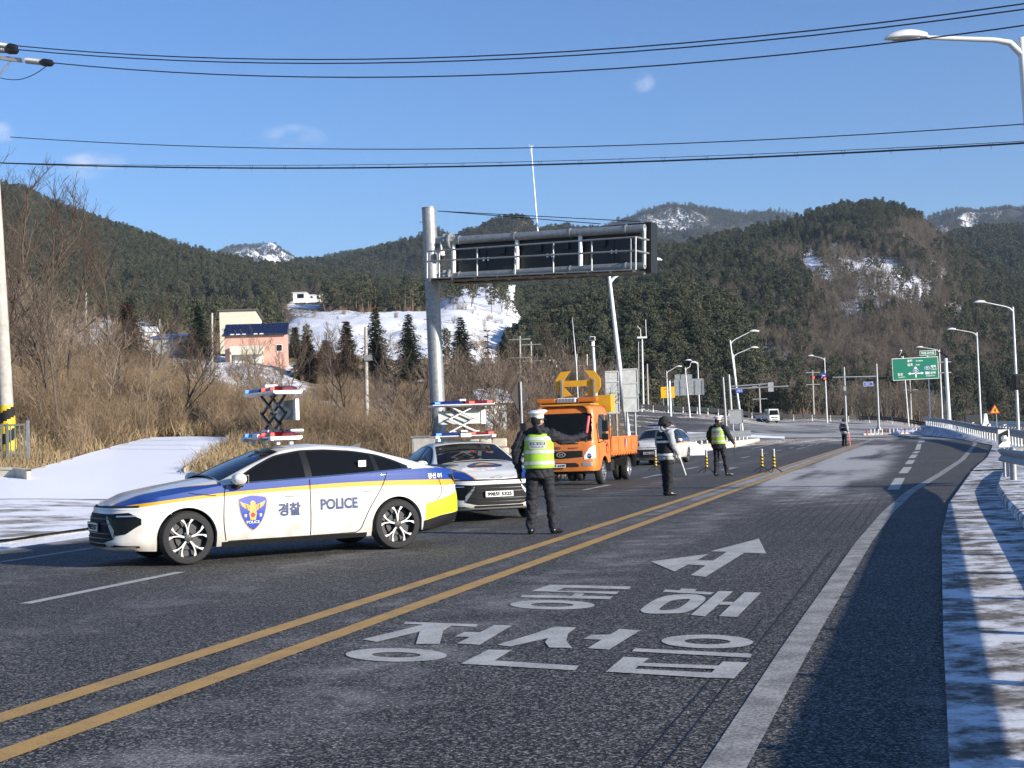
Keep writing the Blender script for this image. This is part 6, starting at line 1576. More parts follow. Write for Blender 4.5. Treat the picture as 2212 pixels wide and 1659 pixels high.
def make_driver():
    rt = thing('person', 'driver in dark jacket and white mask behind the truck windscreen', 'person')
    hd = head(rt, 1.62 - .0, 0, 0, 'w', 0, True)
    jk = MB(); rings(jk, [(1.0, .18, .13, 0), (1.15, .19, .14, 0), (1.35, .2, .14, 0), (1.43, .15, .11, 0), (1.52, .08, .08, 0)], 20)
    limb(jk, [(.2, 0, 1.38), (.27, .15, 1.18), (.16, .42, 1.22)], [.08, .065, .05]); limb(jk, [(-.2, 0, 1.38), (-.27, .15, 1.18), (-.16, .42, 1.22)], [.08, .065, .05]); remesh('jacket', jk, M['black_cloth'], rt, .018, 4, .006)
    tr = MB(); limb(tr, [(.1, 0, 1.0), (.12, .4, 1.02), (.12, .5, .65)], [.09, .075, .06]); limb(tr, [(-.1, 0, 1.0), (-.12, .4, 1.02), (-.12, .5, .65)], [.09, .075, .06]); remesh('trousers', tr, M['black_cloth'], rt, .018, 4)
    for s in (1, -1): hand(rt, (s * .15, .44, 1.22), (-s * .2, 1, .1), (s, 0, .5), M['skin'], s, True)
    rt.location = truck.location + Matrix.Rotation(truck.rotation_euler.z, 3, 'Z') @ Vector((-.12, .45, .14)); rt.rotation_euler.z = truck.rotation_euler.z - math.pi / 2
make_driver()
# ------------------------------------------------------------------ guard rails
WPROF = [(.0, -.16), (.045, -.135), (.055, -.10), (.02, -.03), (.0, 0), (.02, .03), (.055, .10), (.045, .135), (.0, .16)]
W3PROF = [(.0, -.25), (.05, -.225), (.06, -.19), (.015, -.12), (.05, -.05), (.06, 0), (.05, .05), (.015, .12), (.06, .19), (.05, .225), (.0, .25)]
_post_me = {}
def guard_rail(label, pts, zbeam, prof, side, spacing, m='galvanised', post_m='galvanised', post_r=.065, group=None, caps=True, beams=None, z0=-.1, reflect=0):
    """pts: ground points (with z). beam faces `side` (+1 left of travel). each post is a part"""
    P = [Vector(p) for p in pts]; L_ = [0]
    for a, b in zip(P, P[1:]): L_.append(L_[-1] + (b - a).length)
    def pos(s):
        x = [float(np.interp(s, L_, [p[i] for p in P])) for i in range(3)]; return Vector(x)
    def nor(s):
        t = pos(min(L_[-1], s + .4)) - pos(max(0, s - .4)); t.z = 0; t.normalize(); return Vector((-t.y, t.x, 0)) * side
    root = thing('guard_rail', label, 'guard rail', P[0], 0, group); O = P[0]
    for zb in (beams or [zbeam]):
        mb = MB(); rows = []
        n = max(2, int(L_[-1] / 1.0))
        for k in range(n + 1):
            s = L_[-1] * k / n; p = pos(s) - O; q = nor(s)
            fr = [p + q * (a + .07) + Vector((0, 0, zb + b)) for a, b in prof]; bk = [p + q * (a + .062) + Vector((0, 0, zb + b)) for a, b in prof[::-1]]
            rows.append(fr + bk)
        mb.grid(rows, close=True); mb.poly(rows[0]); mb.poly(rows[-1][::-1]); mb.build('beam', M[m], root, smooth=True, angle=55, fix=True)
    key = (round(zbeam, 2), post_r, post_m)
    if key not in _post_me:
        mb = MB(); h = zbeam + .16; mb.tube([(0, 0, z0), (0, 0, h)], post_r, 10); mb.lathe([(post_r, h), (post_r * .7, h + .03), (0, h + .04)], 10); _post_me[key] = mb.mesh('post', M[post_m], True, 40)
        mb = MB(); mb.box((0, 0, zbeam), (.08, .07, .2)); _post_me[('b',) + key] = mb.mesh('bracket', M[m])
    s = spacing * .3
    while s < L_[-1]:
        o = link('post', _post_me[key], root); o.location = pos(s) - O
        if reflect:
            pass
        s += spacing
    return root
near_pts = [(*lane(s, RAIL_T(s))[:2], .19) for s in np.concatenate([np.arange(-13, 34, .5), np.arange(34, 36.7, .15)])]
guard_rail('thick galvanised guard rail on the kerb at the right edge of the road', near_pts, .51, [(a * 1.3, b * .92) for a, b in WPROF], 1, 2.0, post_r=.07, z0=-.12)
far_s = np.arange(59, 137, 1.5)
FAR_T = lambda s: interp(s, [59, 64, 80, 110, 125, 137], [-10.4, -9.7, -9.4, -8.9, -8.6, -8.4])
BEND = [tuple(p) for p in catmull([at(2235, 976, 61), at(2212, 969, 66), at(2168, 957, 79), at(2120, 946, 95), at(2085, 936, 110), at(2040, 925, 130), at(1999, 918, 150)], 6)]
guard_rail('long dark guard rail curving round the bend at the right', BEND, .66, [(a * 1.3, b * 1.2) for a, b in WPROF], 1, 2.0, 'galvanised', 'pole_white', .05, z0=-.3)
mb = MB(); rows = []
for i, p in enumerate(BEND):
    p = Vector(p); t_ = Vector(BEND[min(i + 1, len(BEND) - 1)]) - Vector(BEND[max(i - 1, 0)]); t_.z = 0; t_.normalize(); n_ = Vector((-t_.y, t_.x, 0))
    rows.append([Vector((p.x, p.y, .03)) + n_ * (.7 + p.z * .9), p + n_ * .25 + Vector((0, 0, .02)), p - n_ * .6 + Vector((0, 0, .0)), Vector((p.x, p.y, -.4)) - n_ * 2.5])
mb.grid(rows); o = mb.build('verge', M['snowy_kerb'], None, smooth=True, fix=True); tag(o, kind='structure')
# far side of the junction
fp_ = []
for u, d in zip(np.linspace(1360, 2060, 90), np.interp(np.linspace(1360, 2060, 90), [1360, 1395, 1500, 1600, 1700, 1850, 1980, 2060], [199, 206, 216, 231, 241, 248, 243, 236])):
    x = xz(u, d); fp_.append((x, d, junction_z(x, d)))
guard_rail('very long dark guard rail along the far side of the junction', fp_, .85, WPROF, -1, 4.0, 'dark_metal', 'pole_white', .11, beams=[.6, .95])
br_ = [(xz(u, d), d, gz(xz(u, d), d) + .1) for u, d in zip(np.linspace(2036, 2230, 30), np.linspace(215, 150, 30))]
guard_rail('pale bridge railing with three rails at the far right', br_, .5, WPROF, -1, 2.2, 'pole_white', 'pole_white', .09, beams=[.35, .75, 1.1])
md_ = [(*lane(s, 9.55)[:2], .42) for s in np.arange(88, 123, 1.0)]
guard_rail('short pale guard rail on the median beyond the walking officer', md_, .5, W3PROF, -1, 2.4, 'aluminium', 'pole_white', .06)
mb = MB(); rows = []
for s in np.arange(80, 126, 1.0):
    rows.append([lane(s, 9.05, -.05), lane(s, 9.1, .42), lane(s, 9.9, .42), lane(s, 9.95, -.05)])
mb.grid(rows, flip=True); mb.poly(rows[-1]); mb.poly(rows[0]); o = mb.build('median_kerb', M['concrete_pale'], None, fix=True); tag(o, 'low pale concrete kerb under the median guard rail', 'kerb')
mb = MB(); mb.grid([[lane(s, t, .012) for t in (lerp(8.2, 9.0, interp(s, [84, 126], [1, 0])), 9.04)] for s in np.arange(78, 128, 2)], flip=True); o = mb.build('snow_strip', M['clean_snow'], None, fix=True); tag(o, kind='structure')
lf_ = [(xz(u, d), d, gz(xz(u, d), d) + .1) for u, d in zip(np.linspace(1385, 1500, 16), np.linspace(86, 112, 16))]
guard_rail('low dark rail on the snowy median behind the third police car', lf_, .5, WPROF, 1, 3.0, 'dark_metal', 'pole_white', .06)
def bank(name, u0_, u1_, d0, d1, h, m, lift=.0):
    us = np.linspace(u0_, u1_, 30); k = np.linspace(0, 1, 12); X = []; Y = []; Z = []
    for t in k:
        d = d0 + (d1 - d0) * t + 0 * us; x = (us - CX) / F * d; X.append(x); Y.append(d)
        Z.append(ground_z(x, d, False) + .07 + lift + h * math.sin(math.pi * t) ** .6 * np.sin(np.pi * (us - u0_) / (u1_ - u0_)) ** .5 * (.7 + .5 * vfbm(x, d, .9, 3)))
    o = link(name, grid_mesh(name, np.array(X), np.array(Y), np.array(Z), [M[m]])); tag(o, kind='structure')
bank('snow_bank', 1365, 1520, 78, 100, 1.1, 'snow_bank')
bank('snow_island', 1480, 1690, 128, 137, .12, 'clean_snow', .02)
bank('snow_island', 1860, 2010, 141, 152, .16, 'clean_snow', .02)
bank('snow_island', 1930, 2010, 152, 168, .2, 'clean_snow', .02)

# white kerb with short bollards in front of the junction island
for k in range(16):
    u = 1868 + k * 8.2; d = 140 + k * .2; x = xz(u, d); z = junction_z(x, d)
    mb = MB(); mb.tube([(0, 0, 0), (0, 0, .55)], .06, 8); mb.lathe([(.06, .55), (.04, .6), (0, .6)], 8)
    o = mb.build('bollard', M['pole_white'] if k % 5 else M['red_print']); o.location = (x, d, z)
    tag(o, ('short white' if k % 5 else 'short reddish') + ' bollard before the junction island, ' + ORD[k] + ' from the left', 'bollard', 'bollards before the junction island')
mb = MB(); mb.grid([[(xz(u, d), d, junction_z(xz(u, d), d) + dz) for d, dz in ((140.4 + (u - 1868) * .02, 0), (140.4 + (u - 1868) * .02, .18), (141.4 + (u - 1868) * .02, .18))] for u in np.linspace(1862, 1998, 20)]); o = mb.build('kerb', M['concrete_pale'], None, fix=True); tag(o, kind='structure')

# ------------------------------------------------------------------ street lamps
def street_lamp(label, u, vt, d, arm_px, v_head, H=None, base=None, lean=0.0, r=.09, head_l=.9, arm_angle=None, cat='street lamp', double=False, flip=False):
    """u, vt: top of the pole in the picture; d distance; arm_px: signed reach of the arm in the picture"""
    top = at(u, vt, d); x = top.x; zb = (gz(x, d) + .05) if base is None else base
    root = thing('street_lamp', label, cat, (x - lean, d, zb), 0, 'street lamps along the roads')
    h = top.z - zb; tp = Vector((lean, 0, h))
    mb = MB(); mb.tube([(0, 0, -.2), (0, 0, .5), tp * .5 + Vector((0, 0, 0)), tp], [r * 1.25, r * 1.2, r, r * .72], 14); mb.tube([(0, 0, 0), (0, 0, .05)], r * 2.2, 12); mb.build('pole', M['pole_white'], root, smooth=True, angle=45)
    ppm = F / d; L_ = arm_px / ppm; sg = 1 if L_ > 0 else -1; rise = (at(u, v_head, d).z - top.z)
    a0 = tp + Vector((0, 0, -.12)); a1 = tp + Vector((L_ - sg * head_l, 0, rise)); 
    mb = MB(); mb.tube(catmull([a0, a0 + Vector((sg * .35, 0, .06 + rise * .12)), a0.lerp(a1, .5) + Vector((0, 0, .05)), a1], 5), [r * .6] * 6 + [r * .5] * 10, 10) if False else mb.tube([a0 + Vector((0, 0, -.25)), a0 + Vector((sg * .25, 0, .02)), a0 + Vector((sg * .6, 0, .08 + rise * .2)), a1], [r * .75, r * .62, r * .5, r * .42], 10)
    arm = mb.build('arm', M['pole_white'], root, smooth=True, angle=60)
    mb = MB(); rows = []
    for t in np.linspace(0, 1, 9):
        w = .05 + .13 * math.sin(math.pi * min(1, t * .85 + .12)) ** .8; hh = .03 + .15 * math.sin(math.pi * min(1, t * .8 + .15)); 
        if t == 1: w, hh = .02, .015
        c = a1 + Vector((sg * head_l * t, 0, .02 + (rise / max(1, abs(L_))) * .0)); rows.append([c + Vector((0, w * math.cos(a), (hh if math.sin(a) > 0 else .045) * math.sin(a))) for a in np.linspace(0, 2 * math.pi, 15)[:-1]])
    mb.grid(rows, close=True, flip=sg < 0); mb.poly(rows[0]); mb.poly(rows[-1]); hd = mb.build('lamp_head', M['pole_white'], arm, smooth=True, angle=50, fix=True)
    mb = MB(); c = a1 + Vector((sg * head_l * .5, 0, -.022)); mb.box(c, (head_l * .6, .2, .03), None, 0, .01); mb.build('lamp_lens', M['aluminium'], hd)
    return root
L1 = street_lamp('tall white street lamp at the right edge, nearest the camera', 2205, 82, 31.6, -297, 74, lean=-.35, r=.115, head_l=.95)
street_lamp('tall white street lamp behind the end of the overhead sign', 1316, 597, 78, 116, 566, lean=-.75, r=.13)
street_lamp('street lamp with right arm on the median, taller of the leaning pair', 1577, 735, 140, 64, 718, lean=-.85)
street_lamp('street lamp just behind the leaning pair on the median', 1584, 765, 168, 55, 753, lean=-.5)
street_lamp('slim street lamp in front of the grey sign back', 1480, 794, 183, 26, 784, lean=-.35, head_l=.8)
street_lamp('slim street lamp above the yellow sign', 1440, 801, 212, 34, 793, head_l=.9)
street_lamp('street lamp with left arm behind the grey sign back', 1507, 782, 206, -27, 778)
street_lamp('street lamp with left arm left of the traffic signals', 1781, 773, 222, -36, 768)
street_lamp('tall street lamp beside the warning triangle', 2188, 663, 115, -84, 651, lean=.02, r=.1)
street_lamp('street lamp behind the bend, second from the right edge', 2110, 718, 152, -64, 710)
street_lamp('street lamp rising behind the green road sign', 2029, 755, 198, -50, 749)
street_lamp('small street lamp showing above the left of the green sign', 1951, 769, 232, -8, 758, head_l=.45, lean=-.4)
street_lamp('small street lamp half hidden by the gantry pole', 945, 829, 120, -44, 823, head_l=1.0)
street_lamp('street lamp seen between the diamond sign and the brush', 1137, 813, 160, -32, 806, head_l=1.1)
street_lamp('far street lamp among bare trees right of the diamond sign', 1202, 781, 190, -18, 779)
# pedestrian signal head on the near lamp, seen from behind
def ped_signal():
    p = at(2201, 825, 31.2); t = thing('pedestrian_signal', 'black pedestrian signal head at the right edge, seen from behind', 'signal', p)
    mb = MB(); mb.box((0, 0, 0), (.29, .16, .36), None, 0, .05); mb.build('housing', M['black_plastic'], t)
    mb = MB(); mb.lathe([(.05, -.085), (.045, -.1), (.02, -.1), (0, -.1)], 16, 'y', (.03, 0, 0)); mb.build('knob', M['dark_metal'], t, smooth=True)
    mb = MB(); mb.box((.0, -.083, 0), (.2, .01, .28), None, 0, .004); mb.build('back_plate', M['matte_black'], t)
    mb = MB(); mb.tube([(.12, .02, .1), (.28, .1, .1)], .02, 8); mb.tube([(.12, .02, -.1), (.28, .1, -.1)], .02, 8); o = mb.build('bracket', M['dark_metal'], t)
ped_signal()

# ------------------------------------------------------------------ overhead variable message sign
def gantry():
    base = at(950, 960, 48); bx = base.x; zb = gz(bx, 48)
    t = thing('overhead_sign', 'dark overhead message sign on a thick grey pole, seen from behind', 'sign', (bx, 48, zb))
    top = at(926, 450, 48); h = top.z - zb; lean = top.x - bx
    P = lambda z: Vector((lean * z / h, 0, z))
    mb = MB(); mb.tube([P(-.3), P(h * .5), P(h)], [.265, .25, .235], 24); mb.build('pole', M['galvanised'], t, smooth=True, angle=45)
    for k in range(26):
        z = .8 + k * .33
        if z > h - .2: break
        rg = MB(); q = P(z); a = .7 if k % 2 else -.9
        rg.tube([q + Vector((math.cos(a + math.pi) * .25, -.22, 0)), q + Vector((-.32, -.26, .0))], .012, 5); rg.tube([q + Vector((.0, -.25, 0)), q + Vector((.32, -.27, .03))], .012, 5) if False else None
        rg.build('climbing_rung', M['dark_metal'], t)
    mb = MB(); mb.lathe([(.25, h), (.25, h + .02), (0, h + .04)], 20, 'z', (lean, 0, 0)); mb.build('pole_cap', M['galvanised'], t)
    E0 = lambda u, v, k: at(u, v, lerp(48, 44.3, k)) - Vector((bx, 48, zb))
    # main pipes
    uL, uR = 945, 1397
    def on(u, vl, vr, dy=0.0):
        k = (u - uL) / (uR - uL); p = E0(u, lerp(vl, vr, k), k); return p + Vector((0, dy, 0))
    top_pipe = [on(u, 522, 493) for u in np.linspace(uL + 8, uR - 4, 12)]; bot_pipe = [on(u, 598, 573) for u in np.linspace(uL + 8, uR - 4, 12)]
    mb = MB(); mb.tube(top_pipe, .135, 16); mb.build('upper_pipe', M['galvanised'], t, smooth=True, angle=40); mb = MB(); mb.tube(bot_pipe, .115, 16); mb.build('lower_pipe', M['galvanised'], t, smooth=True, angle=40)
    for pipe, r in ((top_pipe, .14), (bot_pipe, .12)):
        for k in (1, 4, 7, 10):
            mb = MB(); d = (pipe[k] - pipe[k - 1]).normalized(); mb.tube([pipe[k] - d * .025, pipe[k] + d * .025], r * 1.14, 16); mb.build('pipe_clamp', M['galvanised'], t, smooth=True, angle=40)
        fl = MB(); d = (pipe[1] - pipe[0]).normalized(); fl.tube([pipe[0] + d * .35, pipe[0] + d * .41], r * 2.0, 16); fl.tube([pipe[0] - d * .3, pipe[0] + d * .36], r * 1.25, 12)
        for a in np.linspace(0, 2 * math.pi, 9)[:-1]:
            o_ = Vector((0, math.cos(a), math.sin(a))) * r * 1.55; fl.box(pipe[0] + d * .25 + o_, (.3, .03, .06))
        fl.build('flange', M['galvanised'], t)
    for u in (980, 1117, 1254, 1391):
        mb = MB(); a, b = on(u, 522, 493), on(u, 598, 573); mb.tube([a, b], .075, 12); mb.build('upright_pipe', M['pole_white'] if u < 1390 else M['galvanised'], t, smooth=True, angle=40)
    # black sign boxes hung on the far side
    ax = (on(uR, 500, 500) - on(uL, 500, 500)); ax.z = 0; ax.normalize(); ny = Vector((-ax.y, ax.x, 0))
    rot = Matrix((ax, ny, Vector((0, 0, 1)))).transposed()
    def boxat(u0_, u1_, v0l, v0r, v1l, v1r, dy, thick, name, m, parent, bev=.0):
        c = [on(u0_, v0l, v0r), on(u1_, v0l, v0r), on(u1_, v1l, v1r), on(u0_, v1l, v1r)]; mb = MB(); f = [p + ny * dy for p in c]; b = [p + ny * (dy + thick) for p in c]
        mb.poly(f); mb.poly(b[::-1])
        for i in range(4): j = (i + 1) % 4; mb.quad(f[j], f[i], b[i], b[j])
        return mb.build(name, M[m], parent, fix=True)
    cab = boxat(974, 1401, 518, 478, 612, 588, .2, .5, 'sign_cabinet', 'black_plastic', t)
    for i, (a, b) in enumerate(((986, 1108), (1124, 1246), (1262, 1386))):
        m_ = (a + b) / 2
        for x0, x1 in ((a, m_ - 1.5), (m_ + 1.5, b - 8)):
            dr = boxat(x0, x1, 533, 499, 596, 572, .15, .06, 'cabinet_door', 'dark_metal', cab)
            boxat((x0 + x1) / 2 + 2, (x0 + x1) / 2 + 14, 541, 507, 559, 525, .05, .11, 'vent_hood', 'dark_metal', dr)
            hx = x1 - 5 if x0 == a else x0 + 2
            boxat(hx, hx + 3, 561, 535, 569, 543, .07, .08, 'door_handle', 'silver', dr)
    # walkway and railing on the near side
    wk = MB(); g = [(on(u, 607, 587) + ny * dy) for u in (946, 1398) for dy in (-.75, -.05)]
    wk.quad(g[0], g[2], g[3], g[1]); wk.quad(*[p - Vector((0, 0, .05)) for p in (g[0], g[1], g[3], g[2])]); w_ = wk.build('walkway', M['galvanised'], t)
    for u in np.linspace(955, 1390, 10):
        mb = MB(); p = on(u, 609, 590); d_ = ny; mb.tube([p + ny * -.8, p + ny * .1], .035, 6); mb.build('walkway_bracket', M['galvanised'], w_)
    for vl, vr in ((548, 517), (569, 546), (606, 587)):
        mb = MB(); mb.tube([on(u, vl, vr) + ny * -.75 for u in (948, 1394)], .03, 6); mb.build('rail', M['galvanised'], t)
    for u in (948, 974, 1055, 1136, 1218, 1300, 1384, 1394):
        mb = MB(); mb.tube([on(u, 606, 587) + ny * -.75, on(u, 548, 517) + ny * -.75], .03, 6); mb.build('rail_post', M['galvanised'], t)
    for vl, vr in ((548, 517), (569, 546)):
        mb = MB(); mb.tube([on(1394, vl, vr) + ny * -.75, on(1396, vl, vr) + ny * .2], .03, 6); mb.build('rail', M['galvanised'], t)
    # stays, lightning rod, camera
    tp = P(h - .12)
    for u in (1298, 1383):
        mb = MB(); mb.tube([tp + Vector((.3, -.1, 0)), on(u, 512, 486) + Vector((0, 0, .12))], .014, 5); mb.build('stay_cable', M['dark_metal'], t)
    mb = MB(); a = on(1162, 505, 505); mb.tube([a, a + Vector((-.12, 0, 2.9))], [.024, .01], 8); mb.tube([a + Vector((-.12, 0, 2.6)), a + Vector((-.18, 0, 2.95))], .008, 5); mb.tube([a + Vector((-.12, 0, 2.6)), a + Vector((-.06, 0, 2.95))], .008, 5); mb.build('lightning_rod', M['pole_white'], t)
    c = on(954, 560, 556) + Vector((.02, -.3, .1)); mb = MB(); mb.lathe([(.0, .16), (.10, .14), (.11, .0), (.105, -.02)], 16, 'z', c); mb.tube([c + Vector((0, 0, .15)), c + Vector((-.02, .1, .45))], .03, 8); cm = mb.build('dome_camera', M['white_plain'], t, smooth=True, angle=40)
    mb = MB(); mb.lathe([(.1, -.02), (.095, -.08), (.06, -.15), (0, -.17)], 16, 'z', c); mb.build('camera_dome', M['black_plastic'], cm, smooth=True)
    mb = MB(); q = P(2.3); mb.tube([P(2.0), P(2.55)], .272, 24); mb.build('pole_notice', M['white_plain'], t, smooth=True, angle=50) if False else None
gantry()

# ------------------------------------------------------------------ striped tripod posts
def tripod_post(label, u, v, first=None):
    p = gp(u, v)
    if first is None:
        t = thing('tripod_post', label, 'marker post', p, 0, 'striped posts across the road')
        mb = MB(); n = 14; rows = []
        H = np.linspace(.16, .56, 40)
        for z in H: rows.append([(.045 * math.cos(a), .045 * math.sin(a), z) for a in np.linspace(0, 2 * math.pi, n + 1)[:-1]])
        i0 = len(mb.f); mb.grid(rows, close=True)
        for k in range(len(mb.f)):
            r_, c_ = divmod(k, n); mb.m[k] = int(((H[r_] / .105) + c_ / n * .8) % 1 < .5)
        mb.build('striped_tube', [M['yellow_guard'], M['matte_black']], t, smooth=True, angle=60)
        mb = MB(); mb.lathe([(.046, .56), (.046, .60)], 14); mb.lathe([(.043, .60), (.043, .73)], 14); mb.build('upper_tube', M['galvanised'], t, smooth=True, angle=40)
        mb = MB(); mb.lathe([(.046, .73), (.046, .76), (.02, .78), (0, .78)], 14); mb.build('top_cap', M['silver'], t, smooth=True)
        for k in range(5):
            a = 2 * math.pi * k / 5 + .4; mb = MB(); mb.tube([(0, 0, .19), (.14 * math.cos(a), .14 * math.sin(a), .12), (.30 * math.cos(a), .30 * math.sin(a), .012)], .013, 6); mb.build('leg', M['dark_metal'], t)
        return t
    t = copy_tree(first); t.location = p; t['label'] = label; return t
tp0 = tripod_post('black and yellow striped post, rightmost of the four', 1673, 1021)
tripod_post('black and yellow striped post, second from the right', 1647, 1020, tp0)
tripod_post('black and yellow striped post left of the walking officer', 1527, 1021, tp0)
tripod_post('black and yellow striped post partly hidden behind the grey sleeved officer', 1417, 1017, tp0)

# ------------------------------------------------------------------ signs
def panel(root, w, h, m, c=(0, 0, 0), th=.04, name='panel', rz=0.0, parent=None):
    mb = MB(); mb.box(c, (w, th, h), Matrix.Rotation(rz, 3, 'Z'), 0, .015); return mb.build(name, M[m], parent or root)
def post(root, x, y, z0, z1, r=.05, m='galvanised', name='post'):
    mb = MB(); mb.tube([(x, y, z0), (x, y, z1)], r, 12); return mb.build(name, M[m], root, smooth=True, angle=45)
def sign_at(name, label, cat, u, d, group=None):
    x = xz(u, d); z = gz(x, d) + .05; t = thing(name, label, cat, (x, d, z), 0, group); return t, (lambda uu, vv, dd=d: at(uu, vv, dd) - Vector((x, d, z)))
# green direction sign
t, q = sign_at('direction_sign', 'large green direction sign with white arrows over the bend', 'sign', 2047, 140)
mb = MB(); a = q(2042.4, 774); mb.tube([(0, 0, -.2), (a.x, 0, a.z)], [.2, .17], 18); mb.build('pole', M['pole_white'], t, smooth=True, angle=45)
c0, c1 = q(1924.5, 773.5), q(2024, 770.5); c2 = q(2026, 818); W_ = c1.x - c0.x; H_ = c1.z - c2.z; C_ = Vector(((c0.x + c1.x) / 2, -.35, (c1.z + c2.z) / 2 - .02))
roll_ = Matrix.Rotation(R(-1.0), 3, 'Y')
def gpt(a, b, y=0.0): return C_ + roll_ @ Vector((a, y, b))
def gbox(a, b, w, h, y, m, name, par):
    mb = MB(); mb.box(gpt(a, b, y), (w, .05, h), roll_, 0, .01); return mb.build(name, M[m], par)
gp_ = gbox(0, 0, W_, H_, 0, 'white_print', 'sign_panel', t); fld_ = gbox(0, 0, W_ - .1, H_ - .1, -.012, 'sign_green', 'sign_field', gp_)
def gtext(s, a, b, h, w=None, bold=.015, m='white_print'): text_part('sign_text', s, lambda x, y: gpt(a + x, b + y, -.045), M[m], gp_, h=h, w=w, bold=bold)
gtext('동해', -.53, .78, .26, bold=.03); gtext('Donghae', .42, .74, .18); gtext('임계', -.53, .39, .27, bold=.03); gtext('Imgye', .25, .36, .17)
gtext('정선', -1.55, -.50, .27, bold=.03); gtext('Jeongseon', -1.42, -.78, .15); gtext('태백', 1.75, .12, .27, bold=.03); gtext('Taebaek', 1.78, -.14, .13); gtext('정선역', 1.55, -.5, .27, bold=.03); gtext('Jeongseon Stn', 1.42, -.78, .15)
ar = MB()
for poly in ([(-.06, -.9), (.06, -.9), (.06, .0), (-.06, .0)], [(-.2, .0), (.2, .0), (0, .22)], [(-.55, -.53), (.55, -.53), (.55, -.43), (-.55, -.43)], [(.55, -.62), (.55, -.34), (.8, -.48)], [(-.55, -.34), (-.55, -.62), (-.8, -.48)]):
    ar.poly([gpt(a, b, -.047) for a, b in poly])
ar.build('sign_arrow', M['white_print'], gp_)
for (a, b, tx) in ((0, -.2, '42'), (1.15, .0, '59')):
    mb = MB(); mb.poly([gpt(a + .27 * math.cos(s), b + .18 * math.sin(s), -.05) for s in np.linspace(0, 6.283, 25)[:-1]]); e_ = mb.build('route_badge', M['white_print'], gp_)
    mb = MB(); mb.poly([gpt(a + .24 * math.cos(s), b + .15 * math.sin(s), -.053) for s in np.linspace(0, 6.283, 25)[:-1]]); mb.build('badge_field', M['sign_blue'], e_)
    text_part('badge_text', tx, lambda x, y, a=a, b=b: gpt(a + x, b + y, -.056), M['white_print'], e_, h=.17, bold=.02)
gbox(1.08, -.5, .28, .26, -.02, 'white_print', 'station_symbol', gp_)
for vl in (783, 806):
    mb = MB(); p0 = q(2020, vl); p1 = q(2047, vl - 1); mb.tube([Vector((p0.x - 1.5, .05, p0.z)), Vector((p1.x + .35, 0, p1.z))], .07, 10); mb.build('sign_arm', M['galvanised'], t, smooth=True)
mb = MB(); p0 = q(2042, 770); mb.box(p0 + Vector((-.15, 0, .2)), (.85, .6, .05), Matrix.Rotation(R(38), 3, 'Y')); mb.build('solar_panel', M['tint_glass'], t)
t, q = sign_at('name_sign', 'small green place name sign above the large one', 'sign', 2004, 141)
c = q(2004, 762.5); t.location.z = 0.0 if False else t.location.z
mb = MB(); mb.box(c, (1.62, .05, .5), roll_, 0, .01); sp_ = mb.build('sign_panel', M['white_print'], t); mb = MB(); mb.box(c + Vector((0, -.012, 0)), (1.54, .05, .42), roll_, 0, .01); mb.build('sign_field', M['sign_green'], sp_)
text_part('sign_text', '덕송교차로', lambda x, y: c + roll_ @ Vector((x, -.042, y)), M['white_print'], sp_, w=1.3, h=.26, bold=.02)
post(t, c.x, .1, 0, c.z + .1, .06, 'pole_white')
# warning triangle
t, q = sign_at('warning_sign', 'red edged yellow triangle sign with a junction symbol', 'sign', 2148.5, 115)
c = q(2148.5, 886); post(t, 0, 0, -.2, c.z + .2, .035, 'galvanised')
def tri_(s, y): return [c + Vector((x * s, y, z * s)) for x, z in ((-.5, -.32), (.5, -.32), (0, .56))]
for s, y, m_, nm in ((.86, -.05, 'sign_red', 'panel'), (.62, -.06, 'sign_yellow', 'field')):
    mb = MB(); f = tri_(s, y); b = tri_(s, y + .02); mb.poly(f); mb.poly(b[::-1])
    for i in range(3): mb.quad(f[(i + 1) % 3], f[i], b[i], b[(i + 1) % 3])
    o_ = mb.build(nm, M[m_], t, fix=True)
mb = MB(); mb.box(c + Vector((.03, -.07, .0)), (.07, .01, .3)); mb.box(c + Vector((-.05, -.07, -.0)), (.12, .01, .06)); mb.build('symbol', M['matte_black'], t)
# chevron marker at the rail end
p = lane(35.2, RAIL_T(35.2), 0); t = thing('delineator', 'white marker plate with black arrow and round reflector on the rail end', 'marker', (p.x, p.y, .86))
mb = MB(); mb.box((0, 0, .2), (.26, .04, .40), None, 0, .01); pl = mb.build('plate', M['white_plain'], t)
mb = MB(); mb.poly([(-.12, -.023, .30), (.10, -.023, .40), (.10, -.023, .24), (-.12, -.023, .05)]); mb.build('arrow', M['matte_black'], pl)
mb = MB(); mb.lathe([(.075, -.024), (.06, -.034), (0, -.036)], 18, 'y', (0, 0, .2)); mb.build('reflector', M['silver'], pl, smooth=True); post(t, 0, .03, -.8, .05, .03)
for k, (u, d) in enumerate(((2129, 122), (2166, 108), (2098, 140))):
    t, q = sign_at('delineator', ('small white marker behind the bend rail, left of the triangle sign', 'small white marker behind the bend rail, right of the triangle sign', 'small white marker behind the bend rail, farthest of the three')[k], 'marker', u, d)
    post(t, 0, 0, -.1, .9, .03); panel(t, .22, .4, 'white_plain', (0, -.05, .9)); mb = MB(); mb.poly([(-.10, -.075, .82), (.10, -.075, .95), (.10, -.075, 1.08), (-.10, -.075, .95)]); mb.build('arrow', M['matte_black'], t)
